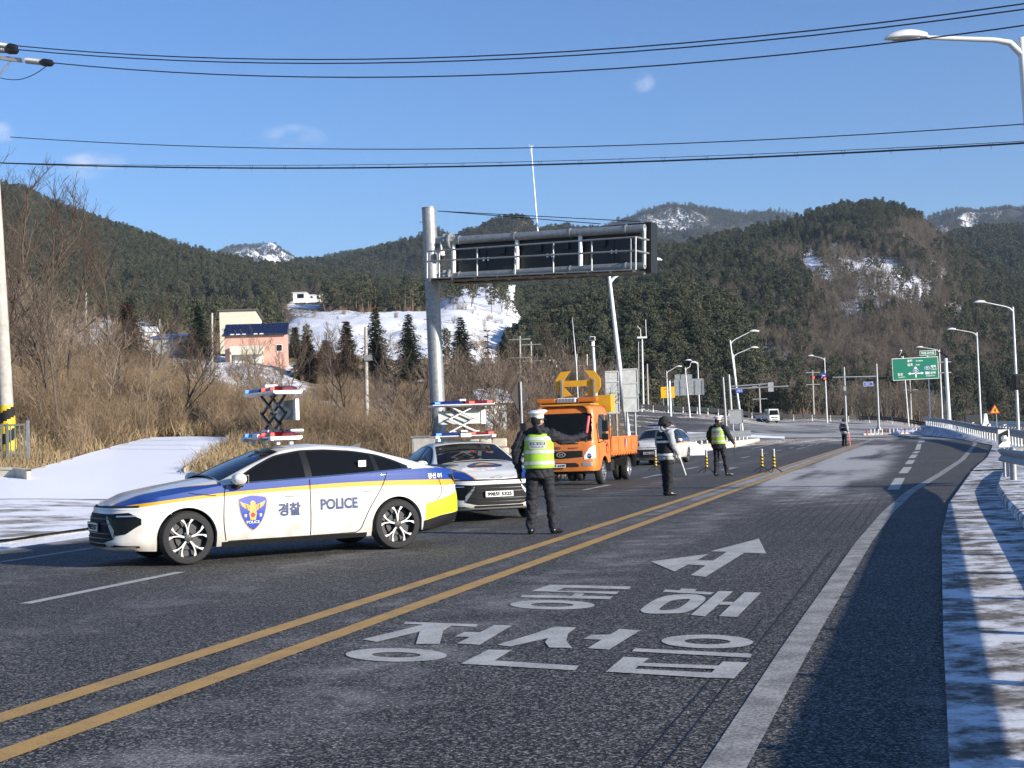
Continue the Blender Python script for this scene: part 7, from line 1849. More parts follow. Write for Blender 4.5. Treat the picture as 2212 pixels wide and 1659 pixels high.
# sign backs on the median
def back_sign(label, u0_, u1_, v0, v1, d, vb, ribs=3, posts=2, m='aluminium', yaw_=0.0):
    uc = (u0_ + u1_) / 2; t, q = sign_at('sign_back', label, 'sign', uc, d); a, b = q(u0_, v0), q(u1_, v1); w, h = b.x - a.x, a.z - b.z; c = Vector((0, 0, (a.z + b.z) / 2)); rt = Matrix.Rotation(yaw_, 3, 'Z')
    mb = MB(); mb.box(c, (w, .03, h), rt); pn = mb.build('panel', M[m], t)
    for k in range(ribs + 1):
        mb = MB(); mb.box(c + rt @ Vector((0, -.04, -h / 2 + h * k / ribs)), (w, .05, .06), rt); mb.build('rib', M['galvanised'], pn)
    for k in range(2):
        mb = MB(); mb.box(c + rt @ Vector(((-.5 + k) * w, -.03, 0)), (.05, .05, h), rt); mb.build('edge', M['galvanised'], pn)
    for k in range(posts):
        x = (k + .5) / posts - .5; x = x * 1.1 if posts > 1 else 0; pp = rt @ Vector((x * w, .06, 0)); post(t, pp.x, pp.y, -.2, a.z, .06)
    return t
back_sign('tall grey sign back on two posts right of the truck', 1343, 1379, 798, 888, 72, 945, 3, 2, 'aluminium', R(10))
back_sign('darker grey sign back half hidden by the arrow board', 1306, 1338, 803, 892, 76, 945, 4, 2, 'galvanised', R(10))
back_sign('low grey sign back between the median poles', 1573, 1602, 886, 914, 124, 935, 1, 2, 'galvanised')
gs = back_sign('wide grey overhead sign back on a single pole', 1457, 1520, 820, 852, 186, 914, 2, 0, 'aluminium')
for k in range(5):
    mb = MB(); a = at(1457 + 63 * k / 4, 836, 185.8) - gs.location; mb.box(a, (.08, .06, 1.9)); mb.build('rib', M['galvanised'], gs)
mb = MB(); a = at(1446, 822, 186) - gs.location; mb.tube([(a.x, 0, -.5), a], [.17, .14], 12); mb.build('pole', M['pole_white'], gs, smooth=True, angle=45)
mb = MB(); b = at(1500, 826, 186.2) - gs.location; mb.tube([a + Vector((0, .1, -.2)), b], .07, 8); mb.build('sign_arm', M['galvanised'], gs)
for k in range(3):
    mb = MB(); b = at(1463 + 13 * k, 814, 186) - gs.location; mb.box(b, (.66, .04, .62)); mb.build('lane_sign', M['aluminium'], gs)
mb = MB(); mb.box(a + Vector((-.3, 0, .35)), (1.3, .8, .05), Matrix.Rotation(R(24), 3, 'Y')); mb.build('solar_panel', M['tint_glass'], gs)
# yellow notice
t, q = sign_at('notice_sign', 'yellow notice board with dark writing beside the median', 'sign', 1442, 216)
a, b = q(1427, 836), q(1458, 859); mb = MB(); mb.box((0, 0, (a.z + b.z) / 2), (b.x - a.x, .04, a.z - b.z)); yp = mb.build('panel', M['sign_yellow'], t)
for k, s in enumerate(('교통사고', '위험', '천천히')): text_part('sign_text', s, lambda x, y, k=k: Vector((x, -.03, (a.z + b.z) / 2 + .5 - .5 * k + y)), M['matte_black' if k < 2 else 'sign_red'], yp, h=.3)
for x in (-.7, .7): post(t, x, .05, -.2, a.z, .05)
mat('sign_rear', (.05, .042, .036), .6, var=.15, scale=4)
# diamond sign seen from behind
t, q = sign_at('sign_back', 'brown diamond shaped sign back on a grey post behind the officer', 'sign', 1124, 46)
c = q(1122, 855); mb = MB(); rt = Matrix.Rotation(R(62), 3, 'Z')
mb.prism([(0, -.64), (.60, 0), (0, .64), (-.60, 0)], .02, lambda a, b, cc: c + rt @ Vector((a, cc, b))); mb.build('panel', M['sign_rear'], t, fix=True)
post(t, .0, -.08, -.2, c.z + .45, .045)
for dz in (.2, -.2): mb = MB(); mb.box(c + Vector((0, -.03, dz)), (.25, .05, .04)); mb.build('clamp', M['galvanised'], t)

# ------------------------------------------------------------------ traffic signals
def signal_head(par, p, lit=None, n=3, yaw_=0.0, back=False):
    mb = MB(); mb.box(p, (1.15, .22, .4), None, 0, .05); h = mb.build('signal_housing', M['black_plastic'], par)
    for k in range(n):
        c = p + Vector((-.38 + k * .38, -.12, 0)); mb = MB(); mb.lathe([(.14, 0), (.12, -.02), (0, -.03)], 14, 'y', c); mb.build('signal_lens', M['red_lit'] if lit == k else M['matte_black'], h, smooth=True)
        mb = MB(); mb.grid([[c + Vector((.15 * math.cos(a), dy, .15 * math.sin(a))) for dy in (0, -.2)] for a in np.linspace(.0, math.pi, 9)]); mb.build('signal_hood', M['matte_black'], h)
t, q = sign_at('traffic_signal', 'traffic signal with two red lights on a long arm over the junction', 'traffic signal', 1894, 170)
a = q(1893, 786); mb = MB(); mb.tube([(0, 0, -.2), (a.x, 0, a.z)], [.16, .12], 14); mb.tube([(0, 0, 0), (0, 0, .35)], .3, 14); mb.build('pole', M['galvanised'], t, smooth=True, angle=45)
b0, b1 = q(1893, 813), q(1752, 816); mb = MB(); mb.tube([b0, b1], [.09, .05], 10); mb.build('arm', M['galvanised'], t, smooth=True)
signal_head(t, q(1763, 815) + Vector((0, -.2, 0)), 0); signal_head(t, q(1786, 818) + Vector((0, -.6, 0)), 0)
for u in (1838, 1909): signal_head(t, q(u, 820 if u < 1900 else 817) + Vector((0, .2, 0)), None)
mb = MB(); c = q(1779, 811); mb.box(c, (.6, .04, .5)); sb_ = mb.build('arrow_sign', M['sign_blue'], t); mb = MB(); mb.box(c + Vector((0, -.03, -.02)), (.34, .01, .08)); mb.build('arrow', M['white_print'], sb_)
c = q(1875.5, 829.5); mb = MB(); mb.box(c, (1.15, .05, .5)); sb_ = mb.build('street_name_sign', M['white_print'], t); mb = MB(); mb.box(c + Vector((0, -.012, 0)), (1.07, .05, .42)); mb.build('sign_field', M['sign_blue'], sb_); text_part('sign_text', '서동로', lambda x, y: c + Vector((x - .15, -.045, y)), M['white_print'], sb_, w=.6, h=.2)
t, q = sign_at('signal_pole', 'bare grey pole left of the signal pole at the junction', 'pole', 1824, 172)
a = q(1823, 793); mb = MB(); mb.tube([(0, 0, -.2), (a.x, 0, a.z)], [.16, .11], 14); mb.tube([(0, 0, 0), (0, 0, .3)], .3, 14); mb.build('pole', M['galvanised'], t, smooth=True, angle=45); mb = MB(); mb.box(q(1824, 840) + Vector((0, -.15, 0)), (.3, .2, .7)); mb.build('control_box', M['galvanised'], t)
t, q = sign_at('mast_signal', 'grey pole with two long arms and a street name sign on the median', 'traffic signal', 1579, 130)
a = q(1574, 809); mb = MB(); mb.tube([(0, 0, -.3), (a.x, 0, a.z)], [.15, .12], 14); mb.build('pole', M['galvanised'], t, smooth=True, angle=45)
for v0, v1, u1_ in ((835, 829, 1660), (840, 834, 1704)): mb = MB(); mb.tube([q(1575, v0), q(u1_, v1)], .06, 8); mb.build('arm', M['galvanised'], t, smooth=True)
for u in (1650, 1690): mb = MB(); mb.box(q(u, 836) + Vector((0, .1, 0)), (1.1, .2, .2)); mb.build('signal_housing', M['black_plastic'], t)
mb = MB(); mb.box(q(1665, 836), (.5, .06, .85)); mb.build('sign_back', M['galvanised'], t)
c = q(1597, 844); mb = MB(); mb.box(c, (.66, .05, .42)); sb_ = mb.build('street_name_sign', M['sign_blue'], t); text_part('sign_text', '서동로', lambda x, y: c + Vector((x, -.03, y)), M['white_print'], sb_, w=.5, h=.22)
t, q = sign_at('signal_pole', 'bare grey pole behind the walking officer', 'pole', 1566, 118); a = q(1561.5, 815); mb = MB(); mb.tube([(0, 0, -.3), (a.x, 0, a.z)], [.12, .09], 12); mb.build('pole', M['galvanised'], t, smooth=True, angle=45)

# ------------------------------------------------------------------ camera and mast poles
t, q = sign_at('camera_pole', 'white camera on a pole above the truck', 'camera', 1290, 68)
a = q(1281, 750); mb = MB(); mb.tube([(0, 0, -.3), (a.x, 0, a.z)], [.10, .07], 12); mb.build('pole', M['pole_white'], t, smooth=True, angle=45)
mb = MB(); mb.box(a + Vector((0, 0, .18)), (.16, .2, .3), None, 0, .04); mb.box(a + Vector((-.02, -.1, .40)), (.26, .4, .2), None, 0, .03); cm = mb.build('camera', M['white_plain'], t); mb = MB(); mb.box(a + Vector((-.02, -.31, .40)), (.2, .02, .15)); mb.build('camera_window', M['black_plastic'], cm)
t, q = sign_at('antenna_mast', 'thin antenna with a square frame left of the camera pole', 'antenna', 1248, 70)
a, b = q(1236, 686), q(1245, 790); mb = MB(); mb.tube([(0, 0, -.2), b, a], [.05, .045, .015], 8); mb.build('mast', M['galvanised'], t); mb = MB(); p1, p2 = q(1246, 790), q(1285, 788); p0, p3 = q(1246, 765), q(1268, 765); p4 = q(1268, 789); mb.tube([p0, p1, p2], .03, 6); mb.tube([p3, p4], .03, 6); mb.build('frame', M['galvanised'], t)
t, q = sign_at('antenna_mast', 'tall weather mast with small instruments behind the sign backs', 'antenna', 1388, 232)
a = q(1387, 733); mb = MB(); mb.tube([(0, 0, -.3), (a.x, 0, a.z)], [.16, .12], 10); mb.build('mast', M['pole_white'], t); mb = MB(); mb.box(a + Vector((0, 0, .3)), (1.6, .5, .3)); mb.tube([a + Vector((.7, 0, .3)), a + Vector((.7, 0, 3.2))], .05, 6); mb.tube([a + Vector((-.2, 0, .4)), a + Vector((-.2, 0, 1.6)), a + Vector((-.7, 0, 2.2))], .06, 6); mb.build('instruments', M['pole_white'], t)
mb = MB(); mb.tube([q(1380, 850), q(1379, 738)], .07, 6); mb.build('ladder', M['galvanised'], t)
for k, (u, vt, d, lb, cross) in enumerate(((1398, 786, 236, 'plain concrete pole right of the weather mast', 0), (458, 676, 150, 'weathered pole in front of the pink building', 0), (186, 632, 170, 'distant utility pole in the brush at the left', 0), (345, 690, 260, 'thin utility pole beside the blue roofed shed', 0), (1123, 726, 170, 'slender utility pole with crossarms right of the spruce', 1), (790, 706, 100, 'crooked grey pole with a meter box among the brush', 2), (1147, 738, 190, 'utility pole with double crossarm behind the bare trees', 1), (1755, 800, 260, 'utility pole with two crossarms left of the red lights', 1), (1965, 812, 262, 'utility pole with crossarms under the green sign', 1), (1640, 830, 250, 'utility pole with crossarms behind the far guard rail', 1))):
    t, q = sign_at('utility_pole', lb, 'utility pole', u, d); a = q(u, vt); mb = MB(); mb.tube([(0, 0, -.5), (a.x, 0, a.z)], [.17, .11], 10); mb.build('pole', M['concrete'], t, smooth=True, angle=50)
    if cross == 1:
        for dz in (.4, 2.6 if a.z > 6 else 1.5): mb = MB(); mb.box((a.x, -.14, a.z - dz), (2.6, .1, .12)); mb.build('crossarm', M['galvanised'], t)
    if cross == 2:
        mb = MB(); c = q(796, 773); mb.box(c + Vector((0, -.15, 0)), (.55, .3, .4)); mb.build('meter_box', M['galvanised'], t); mb = MB(); mb.tube([a + Vector((0, 0, -.4)), a + Vector((-.35, -.1, -.5))], .03, 6); mb.lathe([(.0, .1), (.12, .05), (.12, -.03), (0, -.05)], 10, 'z', a + Vector((-.4, -.1, -.55))); mb.build('lamp', M['pole_white'], t)

# ------------------------------------------------------------------ near utility pole, wires
pb = at(20, 930, 40); PX, PZ = pb.x, gz(pb.x, 40)
t = thing('utility_pole', 'tall concrete utility pole with yellow guard at the left edge', 'utility pole', (PX, 40, PZ))
ptop = Vector((-.42, 0, 12.6))
mb = MB(); mb.tube([Vector((0, 0, -.5)), ptop * .5, ptop], [.20, .165, .115], 24); mb.build('pole', M['concrete'], t, smooth=True, angle=50)
mb = MB(); rows = []; H = np.linspace(.25, 1.55, 27); n = 24
for z in H: rows.append([(ptop.x * z / ptop.z + .207 * math.cos(a), .207 * math.sin(a), z) for a in np.linspace(0, 2 * math.pi, n + 1)[:-1]])
mb.grid(rows, close=True)
for k in range(len(mb.f)): r_, c_ = divmod(k, n); mb.m[k] = int((H[r_] / .62 - c_ / n * 1.0) % 1 < .5)
mb.build('guard_sleeve', [M['yellow_guard'], M['matte_black']], t, smooth=True, angle=60)
WD = Vector((22 - PX, 24 - 40, 0)).normalized()      # run of the wires
def w_at(u, v):                 # point on the vertical plane of the wires
    d = ray(u, v); n_ = Vector((WD.y, -WD.x, 0)); k = (Vector((PX, 40, 0)) - EYE).dot(n_) / d.dot(n_); return EYE + d * k
mb = MB(); c = w_at(12, 122) - Vector((PX, 40, PZ)); mb.box(c + Vector((-.35, 0, 0)), (1.7, .09, .11), Matrix.Rotation(R(9), 3, 'Y')); mb.tube([c + Vector((.2, 0, -.05)), Vector((-.35, 0, c.z - .9))], .025, 6); mb.build('crossarm', M['galvanised'], t)
def cable(name, label, pts, r, extend=1.7, n=60, group=None):
    """pts: three picture points; runs on past the frame to the pole on the right"""
    a, b, c = [w_at(*p) for p in pts]; s = [(p - a).dot(WD) for p in (a, b, c)]
    co = np.polyfit(s, [a.z, b.z, c.z], 2); s_end = (Vector((22, 24, 0)) - Vector((a.x, a.y, 0))).dot(WD); z_end = float(np.polyval(co, s_end)); L_ = s_end + 45; P = []
    for k in range(n + 1):
        q = L_ * k / n; P.append(Vector((a.x + WD.x * q, a.y + WD.y * q, float(np.polyval(co, q)) if q < s_end else z_end - 1.2 * math.sin(math.pi * (q - s_end) / 45))))
    mb = MB(); mb.tube([p - a for p in P], r, 6); o = mb.build(name, M['wire'], None, smooth=True); o.location = a; tag(o, label, 'cable', group); return o, P
cable('power_line', 'topmost power line across the sky', [(36, 99, ), (1106, 118), (2212, 8)], .016)
cable('power_line', 'second power line just under the topmost', [(36, 107), (1106, 127), (2212, 20)], .016)
cable('power_line', 'third power line that passes behind the lamp head', [(115, 136), (1106, 160), (2212, 55)], .016)
cable('power_line', 'thin single wire in the middle of the sky', [(22, 296), (1106, 320), (2212, 268)], .012)
o_, P1 = cable('telephone_cable', 'thin support strand over the bundled telephone cable', [(22, 352), (1106, 350), (2212, 305)], .007)
o_, P2 = cable('telephone_cable', 'thick bundled telephone cable hung below a strand', [(0, 352), (1160, 356), (2212, 309)], .021)
for k in range(0, 40, 1):
    p, q = P1[k], P2[k]
    if k % 2 == 0 and (p - q).length < .8:
        pass
tq = thing('utility_pole', 'concrete utility pole beyond the right edge carrying the wires', 'utility pole', (22, 24.6, -.3)); mb = MB(); mb.tube([(0, 0, -.5), (0, 0, 13.6)], [.2, .12], 16); mb.build('pole', M['concrete_pale'], tq, smooth=True, angle=50); mb = MB(); mb.box((0, -.2, 12.4), (1.8, .1, .12)); mb.build('crossarm', M['galvanised'], tq)
hk = thing('cable_hangers', 'row of small wire hangers on the telephone cable', 'cable hanger', P1[0])
for k in range(1, 30):
    f = k / 30 * (len(P1) - 1) * .36; i = int(f); p = P1[i].lerp(P1[i + 1], f - i); mb = MB(); mb.tube([p - P1[0] + Vector((-.04, 0, .01)), p - P1[0] + Vector((0, 0, -.13)), p - P1[0] + Vector((.04, 0, .01))], .006, 4); mb.build('hanger', M['wire'], hk)
def insulator(u0_, v0, u1_, v1, lb):
    a, b = w_at(u0_, v0), w_at(u1_, v1); t = thing('insulator', lb, 'insulator', a); d = b - a
    mb = MB(); n = 7; pts = []; rr = []
    for k in range(n * 2 + 1): pts.append(d * (.55 * k / (n * 2))); rr.append(.05 if k % 2 else .09)
    mb.tube(pts, rr, 12); mb.build('sheds', M['galvanised'], t, smooth=True); mb = MB(); mb.tube([d * .55, d * .62, d * .9, d], [.06, .11, .10, .03], 10); mb.build('clamp', M['black_plastic'], t, smooth=True)
insulator(-6, 97, 38, 104, 'black insulator at the top left corner, upper of two'); insulator(58, 131, 116, 137, 'ribbed insulator with black clamp at the top left'); insulator(-14, 107, 40, 110, 'black insulator at the top left corner, lower of two')
a, b, c = w_at(0, 168), w_at(40, 172), w_at(104, 140); mb = MB(); mb.tube([p - a for p in catmull([w_at(-30, 150), a, b, w_at(75, 160), c], 6)], .012, 6); o = mb.build('jumper_wire', M['wire']); o.location = a; tag(o, 'short looping jumper wire under the left insulator', 'cable')

# ------------------------------------------------------------------ left fence, culvert walls, cabinet, stone wall
fp0 = at(62, 1004, 38.5); fz = gz(fp0.x, 38.5)
t = thing('railing', 'grey green metal railing at the left edge of the snow', 'railing', (fp0.x, 38.5, fz))
mb = MB(); mb.box((0, 0, .62), (.07, .07, 1.3)); mb.build('post', M['galvanised'], t); mb = MB(); mb.lathe([(.06, 1.27), (.05, 1.33), (0, 1.34)], 8); mb.build('post_cap', M['dark_metal'], t)
mat('rail_green', (.16, .18, .15), .5, var=.15, scale=5)
for zz in (.17, 1.15): mb = MB(); mb.box((-1.6, 0, zz), (3.1, .05, .05)); mb.build('rail', M['rail_green'], t)
mb = MB(); mb.box((-.55, -.03, .6), (.06, .06, 1.2)); mb.build('post', M['rail_green'], t)
bar_me = None
for k in range(24):
    mb = MB(); mb.box((0, 0, .66), (.028, .028, .98)); o = link('bar', bar_me or mb.mesh('bar', M['rail_green']), t); bar_me = o.data; o.location = (-.10 - k * .125, 0, 0)
def wall_at(label, pts, h, th, m):
    P = [at(*p) for p in pts]; base = P[0].copy(); base.z = gz(P[0].x, P[0].y); t = thing('culvert_wall', label, 'wall', base); rows = []
    for p in P:
        z = gz(p.x, p.y); rows.append([Vector((p.x, p.y, z - .3)) - base, Vector((p.x, p.y, z + h)) - base, Vector((p.x, p.y + th, z + h)) - base, Vector((p.x, p.y + th, z - .3)) - base])
    mb = MB(); mb.grid(rows); mb.poly(rows[0]); mb.poly(rows[-1][::-1]); mb.build('wall', M[m], t, fix=True)
    cp = MB(); cr2 = []
    for r_ in rows: cr2.append([r_[1] + Vector((0, -.03, .0)), r_[1] + Vector((0, -.03, .05)), r_[2] + Vector((0, .03, .05)), r_[2] + Vector((0, .03, 0))])
    cp.grid(cr2); cp.build('coping', M['concrete_pale'], t, fix=True); return t
wall_at('low concrete culvert wall at the left edge by the snow', [(-60, 1040, 35.5), (0, 1035, 35.3), (30, 1032, 35.2), (58, 1034, 34.6)], .28, .3, 'concrete_pale')
wall_at('low concrete culvert wall between the snow and the police car', [(398, 1022, 35.6), (428, 1012, 38), (466, 1000, 41), (500, 985, 44)], .16, .25, 'concrete_pale')
t, q = sign_at('control_cabinet', 'grey brown control cabinet left of the gantry pole', 'cabinet', 911, 41)
mb = MB(); mb.box((0, 0, .75), (.64, .5, 1.5), None, 0, .02); cb_ = mb.build('body', M['concrete'], t); mb = MB(); mb.box((0, 0, 1.52), (.72, .58, .05), None, 0, .01); mb.build('top', M['galvanised'], t); mb = MB(); mb.box((.0, -.255, .75), (.54, .012, 1.3)); mb.build('door', M['concrete'], cb_); mb = MB(); mb.lathe([(.03, -.262), (0, -.28)], 10, 'y', (-.2, 0, .85)); mb.build('lock', M['dark_metal'], cb_)
t, q = sign_at('stone_wall', 'pale stone block wall behind the second police car', 'wall', 1045, 52)
rnd = random.Random(4)
for row in range(4):
    x = -1.55 + rnd.uniform(-.1, .1)
    while x < 1.6:
        w = rnd.uniform(.3, .6); hgt = .34
        if 1 - row * .22 > abs(x) / 1.9:
            mb = MB(); mb.box((x + w / 2, rnd.uniform(-.05, .05) + row * .12, .15 + row * hgt), (w * .95, .5, hgt * .94), Matrix.Rotation(rnd.uniform(-.06, .06), 3, 'Y'), 0, .07); mb.build('stone', M['concrete_pale'], t, smooth=True)
        x += w
t, q = sign_at('block', 'pale concrete block with a dark cabinet beyond the bend', 'block', 2124, 150)
mb = MB(); mb.box((0, 0, .45), (.9, .7, .9), None, 0, .03); mb.prism([(-.3, .9), (.3, .9), (.15, 2.0), (-.1, 2.0)], .5, lambda a, b, c_: (a, c_, b)); mb.build('block', M['white_plain'], t, fix=True); mb = MB(); mb.box((-1.3, .3, .9), (1.5, .6, 2.0)); mb.build('cabinet', M['dark_metal'], t)
# ------------------------------------------------------------------ brush, grass, trees near the road
def on_drive(x, y):
    u = CX + F * x / y
    ul = np.interp(y, [30.5, 34, 37, 40, 43, 46, 50], [-260, -60, 60, 150, 215, 270, 322]); ur = np.interp(y, [30.5, 33, 35, 38, 42, 46, 50], [640, 480, 410, 425, 465, 505, 536])
    return ((y < 51) & (u > ul - 8) & (u < ur + 8)) | ((y < 42) & (u < 110)) | ((y < 39) & (u < 620)) | ((y < 48.5) & (u < 570) & (u > ul - 8))
def spread(n, u0_, u1_, d0, d1, dens=None, seed=1, keep_drive=True):
    r = np.random.default_rng(seed); d = np.sqrt(r.uniform(d0 * d0, d1 * d1, n)); u = r.uniform(u0_, u1_, n); x = (u - CX) / F * d
    k = ~on_drive(x, d) if keep_drive else np.ones(n, bool)
    if dens is not None: k &= r.random(n) < dens(u, d, x)
    x, d, u = x[k], d[k], u[k]; z = ground_z(x, d); return np.stack([x, d, z], 1), u, r
def strew(name, label, coll, n, u0_, u1_, d0, d1, s0, s1, dens=None, seed=1, lean=.15):
    p, u, r = spread(n, u0_, u1_, d0, d1, dens, seed); k = len(p)
    return scatter(name, p, r.random(k) * 6.283, r.uniform(s0, s1, k), coll, label, tilt=r.normal(0, lean, (k, 2)))
clear = lambda u, d, x: np.clip(.55 + 2.4 * vfbm(x, d, .13, 3), .05, 1) * np.where(d < 44 + np.maximum(0, (u - 500)) * .01, .5, 1)
strew('dry_brush', 'tangled dry brush covering the left embankment', T_BUSH, 2900, -250, 900, 39, 78, .3, .8, clear, 3)
strew('dry_brush', 'dry brush on the upper slope below the houses', T_BUSH, 3000, -250, 1010, 78, 185, .35, .85, lambda u, d, x: np.clip(.5 + 1.6 * vfbm(x, d, .06, 3), .05, 1) * (1 - .85 * ((u > 440) & (u < 690) & (d > 120))), 4)
strew('dry_brush', 'dry brush beyond the gantry and behind the truck', T_BUSH, 1300, 960, 1330, 58, 150, .45, .9, lambda u, d, x: .8 + 0 * u, 5)
T_RED = template_set('reeds', [bush_template(80 + k, 2.2, 90, 1.0, 'rust_leaf' if False else 'brush_twig', .008, 2) for k in range(3)])
strew('red_brush', 'thick reddish brush behind the roof lights of the nearest police car', T_RED, 80, 565, 900, 47, 55, .6, .95, None, 6)
strew('dry_grass', 'dry yellow grass along the edge of the snow ramp', T_GRASS, 5200, -200, 800, 36, 96, .6, 1.4, lambda u, d, x: np.clip(.75 - np.abs(vfbm(x, d, .3, 2)) * 1.2, .1, 1), 7)
def strew_free(name, label, coll, n, u0_, u1_, d0, d1, s0, s1, cond, seed):
    p, u, r = spread(n, u0_, u1_, d0, d1, None, seed, False); k = cond(u, p[:, 1]); p = p[k]; k = len(p)
    return scatter(name, p, r.random(k) * 6.283, r.uniform(s0, s1, k), coll, label, tilt=r.normal(0, .12, (k, 2)))
strew_free('dry_grass', 'yellow grass tufts right of the snow ramp above the low wall', T_GRASS, 900, 395, 640, 35, 50, .5, 1.1, lambda u, d: u > np.interp(d, [33, 35, 38, 42, 46, 50], [480, 410, 425, 465, 505, 536]) + 10, 31)
strew_free('dry_grass', 'dull dry grass at the foot of the left railing', T_GRASS, 500, -160, 130, 36.5, 44, .4, .9, lambda u, d: u < np.interp(d, [36, 37, 40, 43, 46], [20, 60, 150, 215, 270]) - 6, 32)
strew('dry_grass', 'dry grass on the bank behind the right bend', T_GRASS, 4200, 2090, 2360, 88, 160, .7, 1.3, lambda u, d, x: (u > 2135 - (d - 100) * .3), 8)
strew('dry_grass', 'dry grass and weeds around the gantry foot', T_GRASS, 1300, 620, 1180, 44, 66, .7, 1.4, None, 9)
T_SCRUB = template_set('scrub', [bare_template(90 + k, 4.2, 9, 7, 4, .04, .6, 'twig', .016, .08) for k in range(4)])
strew('bare_scrub', 'grey bare saplings standing in the left brush', T_SCRUB, 380, -250, 1000, 42, 120, .45, 1.0, lambda u, d, x: np.clip(.3 + vfbm(x, d, .08, 2) + .5 * (u < 240), .06, 1) * np.where(u > 280, .35, 1), 10)
strew('bare_scrub', 'bare saplings in a row behind the orange truck', T_SCRUB, 190, 960, 1300, 72, 150, .7, 1.4, None, 12)
strew('bare_wood', 'bare trees at the foot of the right hill beyond the far rail', T_BARE_FAR, 900, 1240, 2330, 262, 420, .6, 1.1, lambda u, d, x: 1 - .97 * ((u > 2030) & (d < 470)), 13)
strew('pine_wood', 'small dark pines beyond the far guard rail', T_PINE, 190, 1420, 1790, 262, 330, .45, .8, None, 14)
strew('pine_wood', 'dark pines around the snowy field', T_PINE, 420, -200, 1150, 215, 560, .6, 1.0, lambda u, d, x: np.where((d > 235) & (d < 405) & (u > 600) & (u < 1165), .0, .8) * np.where((d < 240) & (u > 440) & (u < 640), 0, 1) * np.where((u > 595) & (u < 706) & (d > 400), 0, 1), 15)
strew('pine_wood', 'dense pines between the snowy field and the left hill', T_PINE, 900, -200, 1180, 400, 640, .7, 1.1, lambda u, d, x: np.where((u > 915) & (u < 1140) & (d < 680), .03, .9) * np.where((u > 595) & (u < 706), .0, 1), 16)
strew('field_weeds', 'dry weeds poking through the snowy field', T_BUSH, 420, 600, 1160, 245, 420, .5, 1.1, lambda u, d, x: np.clip(.25 + 1.5 * vfbm(x, d, .03, 3), .02, 1), 21)
def bare_tree_mesh(seed, h, thick, n1=11, n2=8, n3=6, spread_=.55, low=.2):
    """trunk mesh and twig-crown mesh"""
    rnd = random.Random(seed); tk, cw = MB(), MB()
    def branch(p, d, l, r, lev):
        mb = tk if lev == 0 else cw
        pts = [p]; dd = d.copy(); n = 4 if lev < 2 else 2
        for k in range(n):
            dd = (dd + Vector((rnd.gauss(0, .16), rnd.gauss(0, .16), .05 if lev else .02))).normalized(); pts.append(pts[-1] + dd * l / n)
        mb.tube(pts, [max(.006, r * (1 - .8 * k / n)) for k in range(n + 1)], 6 if lev == 0 else (4 if lev == 1 else 3), 0, cap=False)
        if lev >= 3: return
        nb = (n1, n2, n3)[lev]
        for k in range(nb):
            t = lerp(low if lev == 0 else .15, 1, (k + rnd.random()) / nb); f = t * n; i = min(n - 1, int(f)); pp = pts[i].lerp(pts[i + 1], f - i)
            a = rnd.random() * 6.283; nd = (dd * rnd.uniform(.4, .9) + Vector((math.cos(a), math.sin(a), 0)) * spread_ * rnd.uniform(.7, 1.5) + Vector((0, 0, .25))).normalized()
            branch(pp, nd, l * rnd.uniform(.38, .62) * (1.2 - .5 * t), max(.007, r * rnd.uniform(.32, .5)), lev + 1)
    branch(Vector((0, 0, -.2)), Vector((rnd.gauss(0, .08), rnd.gauss(0, .08), 1)).normalized(), h * .78, thick, 0)
    return tk.mesh('trunk', M['twig_dark'], True), cw.mesh('crown', M['twig_dark'], True)
BT = [bare_tree_mesh(200 + k, 8, .10) for k in range(4)] + [bare_tree_mesh(210 + k, 8, .075, 7, 8, 6, .4, .45) for k in range(3)]
spots = [(8, 47, 7.5), (40, 60, 9.6), (100, 50, 6.4), (128, 46, 5.4), (152, 62, 8), (205, 74, 7.5), (262, 58, 4.5), (332, 82, 6), (392, 56, 4.4), (432, 90, 5.5), (560, 96, 5), (612, 62, 4.5), (700, 82, 6), (748, 72, 5.5), (832, 70, 5.5), (868, 64, 5), (985, 74, 5), (1022, 78, 5.5), (1052, 66, 4.6), (1092, 84, 5.5), (1150, 96, 7), (1192, 112, 9), (1222, 92, 5.5), (22, 75, 10.4)]
spots.sort()
for k, (u, d, h) in enumerate(spots):
    x = xz(u, d); tk, cw = BT[k % len(BT)]
    lb = f'bare leafless tree in the brush, {ORD[k]} from the left'
    t = thing('bare_tree', lb, 'tree', (x, d, gz(x, d)), k * 1.7, 'bare trees in the roadside brush'); t.scale = (h / 8,) * 3
    link('trunk', tk, t); link('crown', cw, t)

